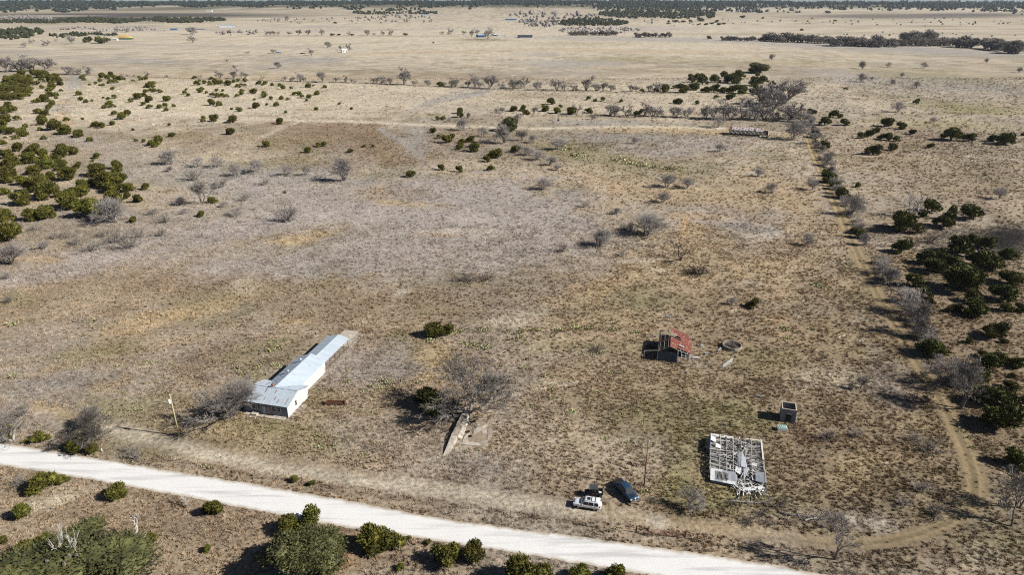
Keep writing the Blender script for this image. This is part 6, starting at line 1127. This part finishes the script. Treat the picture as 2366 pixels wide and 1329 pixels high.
for s in (-1, 1):
    for x0, x1, x2, x3 in ((-.95, -.1, -.1, -.85), (.0, 1.15, .68, .0)):
        p = [(x0, s * .925, 1.25), (x1, s * .925, 1.25), (x2, s * .79, 1.76), (x3, s * .79, 1.76)]; quad_on(pk, p if s < 0 else p[::-1], M_GLASS, "side_window", .02)
    for x in (1.85, -1.75): wheel(pk, x, s * .86, .41, .28)
    b = MB(); b.box((1.05, s * 1.12, 1.28), (.16, .26, .2)); b.build("mirror", M_TRIM, pk); b = MB(); b.box((2.8, s * .74, .98), (.16, .36, .16)); b.build("headlight", M_LAMP, pk); b = MB(); b.box((-2.88, s * .88, 1.0), (.08, .16, .36)); b.build("taillight", M_RLAMP, pk)
    for x in (-.35, .55): b = MB(); b.box((x, s * 1.0, 1.08), (.2, .03, .04)); b.build("door_handle", M_TRIM, pk)
b = MB(); b.box((2.88, 0, .88), (.08, 1.0, .28)); b.build("grille", M_TRIM, pk); b = MB(); b.box((2.95, 0, .58), (.16, 1.8, .2)); b.build("front_bumper", M_CHROME, pk); b = MB(); b.box((-2.95, 0, .6), (.16, 1.8, .2)); b.build("rear_bumper", M_TRIM, pk); b = MB(); b.box((0, 0, .5), (5.2, 1.6, .2)); b.build("underbody", M_TRIM, pk)
# off-road buggy
ctr = (at(1351, 1148, 0) + at(1387, 1149, 0)) / 2; ctr = at(1372, 1140, .9)
ub = thing("off_road_buggy", "black roofed off-road buggy with open cargo bed between SUV and pickup", "buggy", (ctr.x, ctr.y + .35, 0), math.radians(176))
M_UTV = mat("black_plastic", (.022, .024, .03), .4, .2, 3)
b = MB(); b.add([(-1.5, -.6, .45), (1.5, -.6, .45), (1.5, .6, .45), (-1.5, .6, .45), (-1.5, -.72, .8), (1.5, -.6, .8), (1.5, .6, .8), (-1.5, .72, .8)], [(3, 2, 1, 0), (4, 5, 6, 7), (0, 1, 5, 4), (1, 2, 6, 5), (2, 3, 7, 6), (3, 0, 4, 7)]); b.build("chassis", M_UTV, ub)
b = MB(); b.add([(.75, -.62, .75), (1.62, -.5, .65), (1.62, .5, .65), (.75, .62, .75), (.75, -.6, 1.08), (1.6, -.45, .9), (1.6, .45, .9), (.75, .6, 1.08)], [(3, 2, 1, 0), (4, 5, 6, 7), (0, 1, 5, 4), (1, 2, 6, 5), (2, 3, 7, 6), (3, 0, 4, 7)]); b.build("hood", M_UTV, ub)
b = MB(); b.box((.02, 0, 1.93), (1.5, 1.36, .07)); b.build("roof_panel", mat("charcoal_roof", (.065, .075, .085), .35, .15, 3), ub)
for x in (-.4, .42): 
    for y in (-.33, .33): b = MB(); b.box((x, y, 1.98), (.62, .5, .03)); b.build("roof_rib", MATS["charcoal_roof"], ub)
for s in (-1, 1):
    for p0, p1 in (((.85, .62, 1.05), (.62, .6, 1.9)), ((-.1, .66, .8), (-.1, .62, 1.9)), ((-.75, .68, .8), (-.7, .62, 1.9)), ((.62, .6, 1.9), (-.7, .62, 1.9))): b = MB(); b.tube((p0[0], s * p0[1], p0[2]), (p1[0], s * p1[1], p1[2]), .035); b.build("roll_bar", M_TRIM, ub)
    for x in (1.1, -1.15): wheel(ub, x, s * .66, .35, .26)
    b = MB(); b.box((1.6, s * .38, .82), (.06, .22, .1)); b.build("headlight", M_LAMP, ub)
for x in (.1, -.5):
    for y in (-.34, .34): b = MB(); b.box((x, y, .88), (.46, .5, .16)); b.box((x - .26, y, 1.2), (.14, .48, .6)); b.build("seat", mat("tan_seat", (.10, .085, .075), .7, .3, 3), ub)
b = MB(); b.b2((-1.62, -.72, .8), (-.86, .72, .86)); b.b2((-1.66, -.72, .86), (-1.6, .72, 1.12)); b.b2((-1.6, -.74, .86), (-.86, -.68, 1.12)); b.b2((-1.6, .68, .86), (-.86, .74, 1.12)); b.build("cargo_bed", M_UTV, ub)
b = MB(); b.tube((.5, .34, 1.2), (.42, .34, 1.32), .17, n=12); b.build("steering_wheel", M_TRIM, ub)
q = ub.matrix_basis @ Vector((-1.15, .35, .87)); cl = thing("storage_box", "small pale box riding in the buggy's cargo bed", "box", q, math.radians(176)); b = MB(); b.b2((-.22, -.2, 0), (.22, .2, .26)); b.build("box", mat("olive_box", (.30, .31, .22), .7, .15, 3), cl); b = MB(); b.b2((-.23, -.21, .262), (.23, .21, .30)); b.build("lid", M_WHITE, cl)
# person at the wheel: one continuous body
def person(loc, rz, label):
    V = [(0, 0, .0), (0, 0, .22), (0, 0, .42), (.02, 0, .52), (.03, 0, .60), (.04, 0, .72), (.05, 0, .80),            # pelvis, waist, chest, neck, head
         (.05, .10, -.02), (.44, .13, .02), (.50, .12, -.40), (.60, .12, -.43), (.05, -.10, -.02), (.44, -.13, .02), (.50, -.12, -.40), (.60, -.12, -.43),
         (.0, .20, .46), (.10, .25, .20), (.34, .20, .16), (.42, .19, .17), (.0, -.20, .46), (.10, -.25, .20), (.34, -.20, .16), (.42, -.19, .17)]
    E = [(0, 1), (1, 2), (2, 3), (3, 4), (4, 5), (5, 6), (0, 7), (7, 8), (8, 9), (9, 10), (0, 11), (11, 12), (12, 13), (13, 14), (2, 15), (15, 16), (16, 17), (17, 18), (2, 19), (19, 20), (20, 21), (21, 22)]
    rad = [.15, .14, .15, .07, .06, .10, .085, .10, .075, .05, .04, .10, .075, .05, .04, .07, .05, .038, .04, .07, .05, .038, .04]
    me = bpy.data.meshes.new("person"); me.from_pydata(V, E, []); o = bpy.data.objects.new("person", me); o.location = loc; o.rotation_euler = (0, 0, rz); link(o)
    m = o.modifiers.new("skin", 'SKIN'); o.modifiers.new("sub", 'SUBSURF').levels = 1; o.modifiers["sub"].render_levels = 2
    for i, v in enumerate(me.skin_vertices[0].data): v.radius = (rad[i], rad[i]); v.use_root = (i == 0)
    ma = bpy.data.materials.new("person_colours"); ma.use_nodes = True; t = ma.node_tree; tc = nd(t, "ShaderNodeTexCoord"); sx = nd(t, "ShaderNodeSeparateXYZ"); t.links.new(tc.outputs["Object"], sx.inputs[0])
    def gt(sock, v): g = nd(t, "ShaderNodeMath", operation='GREATER_THAN'); g.inputs[1].default_value = v; t.links.new(sock, g.inputs[0]); return g.outputs[0]
    head = gt(sx.outputs["Z"], .58); hand = nd(t, "ShaderNodeMath", operation='MULTIPLY'); t.links.new(gt(sx.outputs["X"], .16), hand.inputs[0]); t.links.new(gt(sx.outputs["Z"], .115), hand.inputs[1])
    mx_ = nd(t, "ShaderNodeMath", operation='MAXIMUM'); t.links.new(head, mx_.inputs[0]); t.links.new(hand.outputs[0], mx_.inputs[1])
    mix = nd(t, "ShaderNodeMix", data_type='RGBA'); mix.inputs["A"].default_value = (.02, .02, .024, 1); mix.inputs["B"].default_value = (.45, .29, .21, 1); t.links.new(mx_.outputs[0], mix.inputs["Factor"]); t.links.new(mix.outputs["Result"], t.nodes["Principled BSDF"].inputs["Base Color"]); me.materials.append(ma)
    tag(o, label, "person")
    h = MB(); h.lathe([(.085, .0), (.10, .06), (.095, .11), (.05, .15), (.0, .16)], 10, (.035, 0, .76)); h.box((.13, 0, .78), (.1, .14, .015)); h.build("cap", M_TRIM, o)
    return o
pp = ub.matrix_basis @ Vector((.05, .34, 1.06)); person(pp, math.radians(176), "person in dark clothes sitting at the wheel of the buggy")
# ------------------------------------------------------------------ fences
POSTM = MB().tube((0, 0, -.2), (0, 0, 1.35), .055, .045, 6).mesh("fence_post", M_PIPE); POSTW = MB().tube((0, 0, -.2), (0, 0, 1.3), .08, .07, 6).mesh("fence_post", M_WOODD)
def fence(pl, label, every=6.0, post=POSTM, wires=(.5, .85, 1.2), group=None, wr=.012):
    pts = [on(x, y) for x, y in pl]; o = pts[0]; f = thing("wire_fence", label, "fence", (o.x, o.y, 0), 0, group); loc = resample(pts, every)
    for p in loc: inst("fence_post", post, f, (p.x - o.x, p.y - o.y, p.z), (R.gauss(0, .04), R.gauss(0, .04), 0), (1, 1, R.uniform(.85, 1.1)))
    for h in wires:
        b = MB()
        for a, c in zip(loc, loc[1:]): b.tube((a.x - o.x, a.y - o.y, a.z + h), (c.x - o.x, c.y - o.y, c.z + h), wr, n=3, cap=False)
        b.build("wire", M_PIPE, f)
    return f
fence([(300, 1058), (460, 1082), (590, 1102), (770, 1130), (1000, 1164), (1180, 1192), (1330, 1212), (1468, 1231)], "rusty wire fence between mown verge and gravel road, barn side of the gate")
fence([(1640, 1257), (1800, 1280), (1990, 1290), (2180, 1330)], "rusty wire fence along the road past the pipe gate")
fence([(838, 771), (892, 771), (911, 770), (1110, 768), (1300, 768), (1453, 764), (1545, 766)], "wire fence running behind the yard from barn to red shed", 9)
fence([(1608, 800), (1660, 798)], "short wire fence between red shed and stock tank", 4); fence([(1700, 690), (1705, 740), (1712, 768)], "wire fence climbing from the stock tank to the juniper", 7)
fence([(1720, 892), (1790, 882), (1880, 890), (1960, 898), (2040, 910)], "wire fence from the tall post to the dirt track", 6); fence([(1842, 985), (1862, 1060), (1880, 1130), (1890, 1185)], "wire fence from the block hut down to the fallen limbs", 5)
fence([(130, 168), (600, 184), (860, 190), (1000, 199), (1180, 206), (1430, 212), (1560, 214)], "long wire fence under the far row of bare trees", 14, POSTW, (.6, 1.1)); fence([(590, 82), (1060, 81)], "distant wire fence across the pale far pasture", 40, POSTW, (1.1,))
fence([(1230, 266), (1500, 270), (1800, 278)], "wire fence under the tree row behind the stone chimney", 10, POSTW, (.6, 1.1)); fence([(1862, 280), (1905, 400), (1960, 500), (2020, 610), (2090, 740), (2150, 850), (2210, 930)], "wire fence inside the hedge beside the dirt track", 8, POSTW, (.6, 1.1))
fence([(810, 405), (960, 406), (1060, 404)], "old wire fence under the brown grass field", 7, POSTW, (.6, 1.1))
# pipe gate in the road fence
g0, g1, g2, g3 = (on(x, y) for x, y in ((1470, 1231), (1497, 1236), (1583, 1245), (1611, 1249))); pg = thing("pipe_gate", "brown pipe gate with braced posts in the road fence", "gate", (g0.x, g0.y, 0))
for p in (g0, g1, g2, g3): b = MB(); b.tube(p - g0 + Vector((0, 0, -.2)), p - g0 + Vector((0, 0, 1.5)), .09); b.build("gate_post", M_PIPE, pg)
for p, q in ((g0, g1), (g2, g3)): b = MB(); b.tube(p - g0 + Vector((0, 0, 1.25)), q - g0 + Vector((0, 0, 1.25)), .05); b.build("brace", M_PIPE, pg)
for j in range(5): b = MB(); b.tube(g1 - g0 + Vector((.1, 0, .25 + .24 * j)), g2 - g0 + Vector((-.1, 0, .25 + .24 * j)), .028); b.build("gate_bar", mat("dull_red_pipe", (.25, .11, .10), .6, .2, 3), pg)
for t in (.02, .33, .66, .98): p = (g1 - g0).lerp(g2 - g0, t); b = MB(); b.tube(p + Vector((0, 0, .2)), p + Vector((0, 0, 1.25)), .028); b.build("gate_stay", MATS["dull_red_pipe"], pg)
# single posts
for x, y, h, l in ((1717, 893, 3.0, "tall dark steel post with crosspiece behind the yard"), (1486, 985, 2.2, "thin rusty post, upper of two in the open yard grass"), (1481, 988, 1.6, "thin rusty post, lower of two in the open yard grass"), (1922, 719, 2.4, "thin dark post alone in the pasture by the dirt track"), (1782, 773, 1.5, "short dark post between stock tank and lone juniper"), (1945, 795, 1.3, "short dark post beside the pile of pale sticks"), (1544, 838, 1.4, "rusty post at the red shed's front corner"), (194, 667, 1.4, "short dark post in the brown pasture grass"), (1680, 700, 1.4, "dark post up the slope from the stock tank"), (236, 1044, .9, "short white marker post on the gravel road's upper verge"), (2072, 463, 1.1, "small white and blue marker on the open slope")):
    q = on(x, y); wm = "white" in l; o = thing("marker_post" if wm else "lone_post", l, "post", q); b = MB(); b.tube((0, 0, -.1), (0, 0, h), .11 if wm else .06, n=8); b.build("shaft", M_WHITE if wm else M_PIPE, o)
    b = MB(); b.lathe([(.01, h + .1), (.08, h + .06), (.12 if wm else .07, h), (.12 if wm else .07, h - .12)], 8); b.build("cap", mat("blue_cap", (.06, .16, .45), .5) if wm else M_PIPE, o)
    if "crosspiece" in l: b = MB(); b.tube((-.5, 0, 1.9), (.1, 0, 1.95), .04); b.build("crosspiece", M_PIPE, o)
# scrap in the shed yard
rng = random.Random(8)
for x, y, w, d, m, l in ((1609, 828, 1.6, .6, M_WHITE, "white panel lying beside the red shed's sunny wall"), (1622, 800, .9, .6, M_GALV, "small pale sheet on the ground behind the red shed"), (1663, 809, 2.0, .5, M_GALV, "long pale sheet in the grass below the stock tank"), (1634, 818, 1.2, .5, M_GALV, "bent grey sheet in the grass between shed and stock tank"), (1636, 841, 1.0, .6, M_GALV, "small grey sheet near the tube gate"), (1587, 859, .8, .5, M_GALV, "pale scrap in the grass below the red shed"), (1630, 792, 2.2, .25, M_CONCL, "thin pale slab along the short fence behind the shed"), (1545, 734, 1.5, .5, M_GREYW, "grey trough lying in the pasture above the red shed"), (1754, 917, 1.2, .5, M_GREYW, "dark tilted sheet in the grass near the block hut"), (1945, 779, 2.4, .16, M_WOODL, "pale bleached plank in the pasture by the dirt track"), (1190, 660, 1.2, .3, M_GALV, "small pale sheet in the open middle pasture"), (1380, 838, 1.0, .4, M_CONC, "pale stone slab beside the worn footpath")):
    q = on(x, y); o = thing("metal_sheet" if "sheet" in l or "panel" in l else "scrap_piece" if "scrap" in l else "stone_slab" if "slab" in l else "wooden_plank" if "plank" in l else "feed_trough", l, "sheet" if "sheet" in l or "panel" in l else "scrap" if "scrap" in l else "slab" if "slab" in l else "plank" if "plank" in l else "trough", q, rng.uniform(-.5, .9))
    b = MB(); z = .12; b.slab([(-w / 2, -d / 2, z), (w / 2, -d / 2, z + rng.uniform(0, .2)), (w / 2, d / 2, z + rng.uniform(.05, .3)), (-w / 2, d / 2, z + .1)], .04); b.tube((-w / 2, -d / 2, z + .04), (-w / 2, d / 2, z + .1), .03, n=4); b.build("plate", m, o); b = MB(); b.tube((w / 2, -d / 2, 0), (w / 2, -d / 2, z), .04, n=5); b.build("support", M_WOODD, o)
q = on(1990, 790); st = thing("stick_pile", "heap of pale dead sticks in the pasture by the dirt track", "brush pile", q)
for i in range(26): a = rng.uniform(0, 3.14); l = rng.uniform(.6, 1.6); c = Vector((rng.gauss(0, .6), rng.gauss(0, .6), rng.uniform(.08, .4))); b = MB(); b.tube(c - Vector((math.cos(a), math.sin(a), .05)) * l / 2, c + Vector((math.cos(a), math.sin(a), .08)) * l / 2, .04, .02, n=4); b.build("stick", M_DEAD, st)
q = on(2046, 906); st = thing("dead_stump", "splintered pale dead stump at the end of the wire fence", "stump", q); b = MB(); b.tube((0, 0, -.1), (.05, 0, .7), .3, .24, 8); b.build("stump", M_DEAD, st)
for i in range(5): a = i * 1.26; b = MB(); b.tube((.1 * math.cos(a), .1 * math.sin(a), .5), (.45 * math.cos(a), .45 * math.sin(a), 1.2 + .2 * (i % 2)), .09, .02, n=5); b.build("splinter", M_DEAD, st)
# ------------------------------------------------------------------ far farm buildings
def shed(name, label, cat, px, py, wpx, dep_m, eave, rise, yaw, wallm, roofm, ridge='x', wins=2, doors=1, endm=None):
    q = on(px, py); w = wpx * depth(q) / F0; o = thing(name, label, cat, q, math.radians(yaw)); d = dep_m
    for lo, hi, m, nm in (((-w / 2, 0, -1), (w / 2, .2, eave), wallm, "front_wall"), ((-w / 2, d - .2, -1), (w / 2, d, eave), wallm, "back_wall")): b = MB(); b.b2(lo, hi); b.build(nm, m, o)
    for s in (-1, 1):
        x = s * w / 2; pts = [(x, .2, -1), (x, d - .2, -1), (x, d - .2, eave), (x, .2, eave)] if ridge != 'x' else [(x, .2, -1), (x, d - .2, -1), (x, d - .2, eave), (x, d / 2, eave + rise - .1), (x, .2, eave)]
        b = MB(); b.slab(pts, -.2 * s if s > 0 else .2); b.build("end_wall", endm or wallm, o)
    if ridge == 'x':
        for s in (-1, 1): b = MB(); e = d / 2 + s * (d / 2 + .4); b.slab([(-w / 2 - .4, d / 2, eave + rise), (w / 2 + .4, d / 2, eave + rise), (w / 2 + .4, e, eave - .1), (-w / 2 - .4, e, eave - .1)][::-s], .15); b.build("roof_slope", roofm, o)
    for i in range(wins): x = -w / 2 + w * (i + .7) / (wins + doors + .4); b = MB(); b.b2((x - .6, -.06, 1.0), (x + .6, -.005, 2.3)); b.build("window", M_GLASS, o)
    for i in range(doors): x = w / 2 - w * .16 - i * w * .3; b = MB(); b.b2((x - .9, -.06, 0), (x + .9, -.005, min(2.4, eave - .1))); b.build("door", M_GREYW, o)
    return o
BLUEW = mat("blue_steel_wall", (.10, .22, .42), .5, .08, .5); BLUER = mat("blue_steel_roof", (.30, .46, .60), .4, .06, .5); DKROOF = mat("dark_shingle", (.055, .06, .075), .8, .2, .5); LROOF = mat("light_roof", (.55, .58, .62), .5, .08, .5); LUMB = mat("new_lumber", (.60, .43, .18), .8, .2, .6); GREENB = mat("green_sheathing", (.10, .32, .17), .7, .1, .5)
shed("small_white_shed", "small white gabled shed alone under two bare trees in far pasture", "shed", 797, 121, 13, 7, 4.2, 1.6, 25, M_WHITE, M_WHITE, doors=1, wins=1)
shed("camper_trailer", "white camper trailer at the far yard's edge beside a dark shrub", "trailer", 644, 122.5, 12, 3, 3.0, .5, 8, mat("pale_blue_side", (.30, .42, .62), .5, .06, .5), M_WHITE, wins=2)
shed("pole_barn", "long blue steel building alone on the pale far plain", "barn", 1180, 46, 27, 16, 6.0, .9, 0, BLUEW, LROOF, wins=0, doors=0, endm=M_WHITE)
shed("open_barn", "blue open-fronted barn at the near end of the distant farmstead", "barn", 1114, 85.5, 20, 14, 4.6, 2.0, 20, mat("navy_wall", (.02, .05, .12), .6, .1, .5), BLUER, wins=0, doors=1)
shed("farmhouse", "low dark-roofed farmhouse with pale end wall in the distant farmstead", "house", 1213, 86.5, 34, 12, 3.4, 2.4, 0, mat("blue_grey_wall", (.16, .21, .28), .7, .08, .5), DKROOF, wins=4, doors=1, endm=M_WHITE)
shed("small_barn", "small white shed between blue barn and dark-roofed farmhouse", "shed", 1155, 82.5, 9, 8, 3.2, 1.2, 10, M_WHITE, LROOF, wins=1, doors=1); shed("small_barn", "dark-fronted white shed just past the blue open barn", "shed", 1144, 82.5, 8, 8, 3.2, 1.4, 10, mat("navy_wall", (.02, .05, .12)), M_WHITE, wins=0, doors=1)
shed("farmhouse", "grey-roofed house beside the long blue steel building", "house", 1212, 50, 16, 12, 3.6, 2.0, 0, M_WHITE, mat("grey_roof", (.22, .25, .29), .7, .1, .5), wins=2, doors=1); shed("farmhouse", "dark-roofed pale house farther along from the blue steel building", "house", 1227, 52, 18, 12, 3.4, 2.2, -5, M_WHITE, DKROOF, wins=3, doors=1)
shed("metal_barn", "long white steel barn with blue end on the far plain", "barn", 525, 62.5, 34, 18, 5, 1.2, 12, M_WHITE, BLUER, wins=0, doors=2, endm=BLUEW); shed("metal_barn", "low blue shed with cars on the far plain", "barn", 401, 69, 15, 12, 3.6, .6, 5, BLUEW, mat("navy_roof", (.05, .12, .24), .5, .1, .5), wins=0, doors=1)
shed("metal_barn", "low pale shed past the blue shed on the far plain", "barn", 432, 66.5, 12, 10, 3.2, .6, 5, M_WHITE, LROOF, wins=1, doors=1); shed("metal_barn", "long low grey shed beside the white steel barn", "barn", 463, 67.5, 19, 8, 2.6, .4, 3, M_GREYW, LROOF, wins=0, doors=1); shed("metal_barn", "pale blue roofed barn under the wooded hills", "barn", 483, 28, 13, 20, 6, 3, 5, M_WHITE, BLUER, wins=0, doors=1); shed("farmhouse", "pale house by the dark row of trees under the hills", "house", 982, 37.5, 12, 14, 4, 2.4, 0, M_WHITE, BLUER, wins=2, doors=1)
shed("small_barn", "little white shed against the oaks by the half-built house", "shed", 265, 93, 10, 7, 3.2, 1.2, 0, M_WHITE, M_WHITE, wins=1, doors=1)
# house under construction
q = on(285, 91); k = depth(q) / F0; hb = thing("half_built_house", "half-built house of yellow framing with green wall sheathing on the far plain", "house", q, math.radians(4)); w = 38 * k
for i in range(6): x = -w / 2 + w * i / 6; b = MB(); b.b2((x, 0, -.5), (x + w / 6 - .3, .3, 3.6)); b.build("wall_panel", GREENB if i in (0, 1, 5, 4) else M_GREYW, hb)
b = MB(); b.b2((-w / 2, 12, -.5), (w / 2, 12.3, 3.6)); b.build("back_wall", LUMB, hb)
for i in range(17): x = -w / 2 + w * i / 16; hgt = 3.6 + 6.2 * min(1, 1.5 * (1 - abs(i - 8) / 8.5)) + (i % 2) * .3; b = MB(); b.add([(x - .5, -.4, 3.6), (x - .5, 12.6, 3.6), (x - .5, 6, hgt), (x + .5, -.4, 3.6), (x + .5, 12.6, 3.6), (x + .5, 6, hgt)], [(0, 1, 2), (5, 4, 3), (0, 3, 4, 1), (1, 4, 5, 2), (2, 5, 3, 0)]); b.build("roof_truss", LUMB, hb)
b = MB(); b.b2((-w / 2 - 3, -3, -.4), (w / 2 + 14, -.3, .15)); b.build("clay_apron", mat("red_clay", (.34, .15, .07), .95, .2, .3), hb)
# far vehicles and dark stock trailer
CARB = [MB(), MB()]
for x, y, m, l in ((358, 71.5, M_WHITE, "white car, first of those parked by the low blue shed far away"), (366, 71, BLUER, "pale blue car, second of those parked far off by the sheds"), (373, 71, M_WHITE, "white van, third of those parked far off by the sheds"), (380, 70.5, M_GREYW, "grey car beside the low blue shed on the far plain"), (1198, 87.5, M_TRIM, "dark pickup parked beside the dark-roofed farmhouse"), (1166, 83.5, LROOF, "silver car parked at the distant farmstead"), (700, 124, M_TRIM, "black stock trailer in the far yard")):
    q = on(x, y); L = 9 if "trailer" in l else 4.8; o = thing("stock_trailer" if L > 5 else "parked_car", l, "trailer" if L > 5 else "car", q, math.radians(R.uniform(-8, 8))); b = MB(); b.add([(-L / 2, -.95, .4), (L / 2, -.95, .4), (L / 2, .95, .4), (-L / 2, .95, .4), (-L / 2, -.95, 1.1), (L / 2, -.9, 1.0), (L / 2, .9, 1.0), (-L / 2, .95, 1.1)], [(3, 2, 1, 0), (4, 5, 6, 7), (0, 1, 5, 4), (1, 2, 6, 5), (2, 3, 7, 6), (3, 0, 4, 7)]); b.build("body", m, o)
    b = MB(); b.add([(-L * .42, -.85, 1.05), (L * .2, -.85, 1.05), (L * .2, .85, 1.05), (-L * .42, .85, 1.05), (-L * .36, -.7, 1.7), (L * .06, -.7, 1.7), (L * .06, .7, 1.7), (-L * .36, .7, 1.7)], [(3, 2, 1, 0), (4, 5, 6, 7), (0, 1, 5, 4), (1, 2, 6, 5), (2, 3, 7, 6), (3, 0, 4, 7)]); b.build("cabin", M_GLASS if L < 5 else m, o)
    for sx in (-.3, .3):
        for sy in (-.85, .85): b = MB(); b.tube((L * sx, sy - .1, .35), (L * sx, sy + .1, .35), .35, n=10); b.build("wheel", M_BLACK, o)
# ------------------------------------------------------------------ haze
hz = MB(); hz.b2((-7800, -1000, -16), (7800, 9700, 92)); ho_ = hz.mesh("haze", None); hm = bpy.data.materials.new("air"); hm.use_nodes = True; t = hm.node_tree; t.nodes.clear()
out = nd(t, "ShaderNodeOutputMaterial"); pv = nd(t, "ShaderNodeVolumePrincipled"); pv.inputs["Color"].default_value = (.78, .88, 1.0, 1); pv.inputs["Density"].default_value = 0.000028; pv.inputs["Anisotropy"].default_value = .2
t.links.new(pv.outputs[0], out.inputs["Volume"]); ho_.materials.append(hm); tag(inst("haze", ho_), "thin blue haze over the far hills", None, None, "stuff")
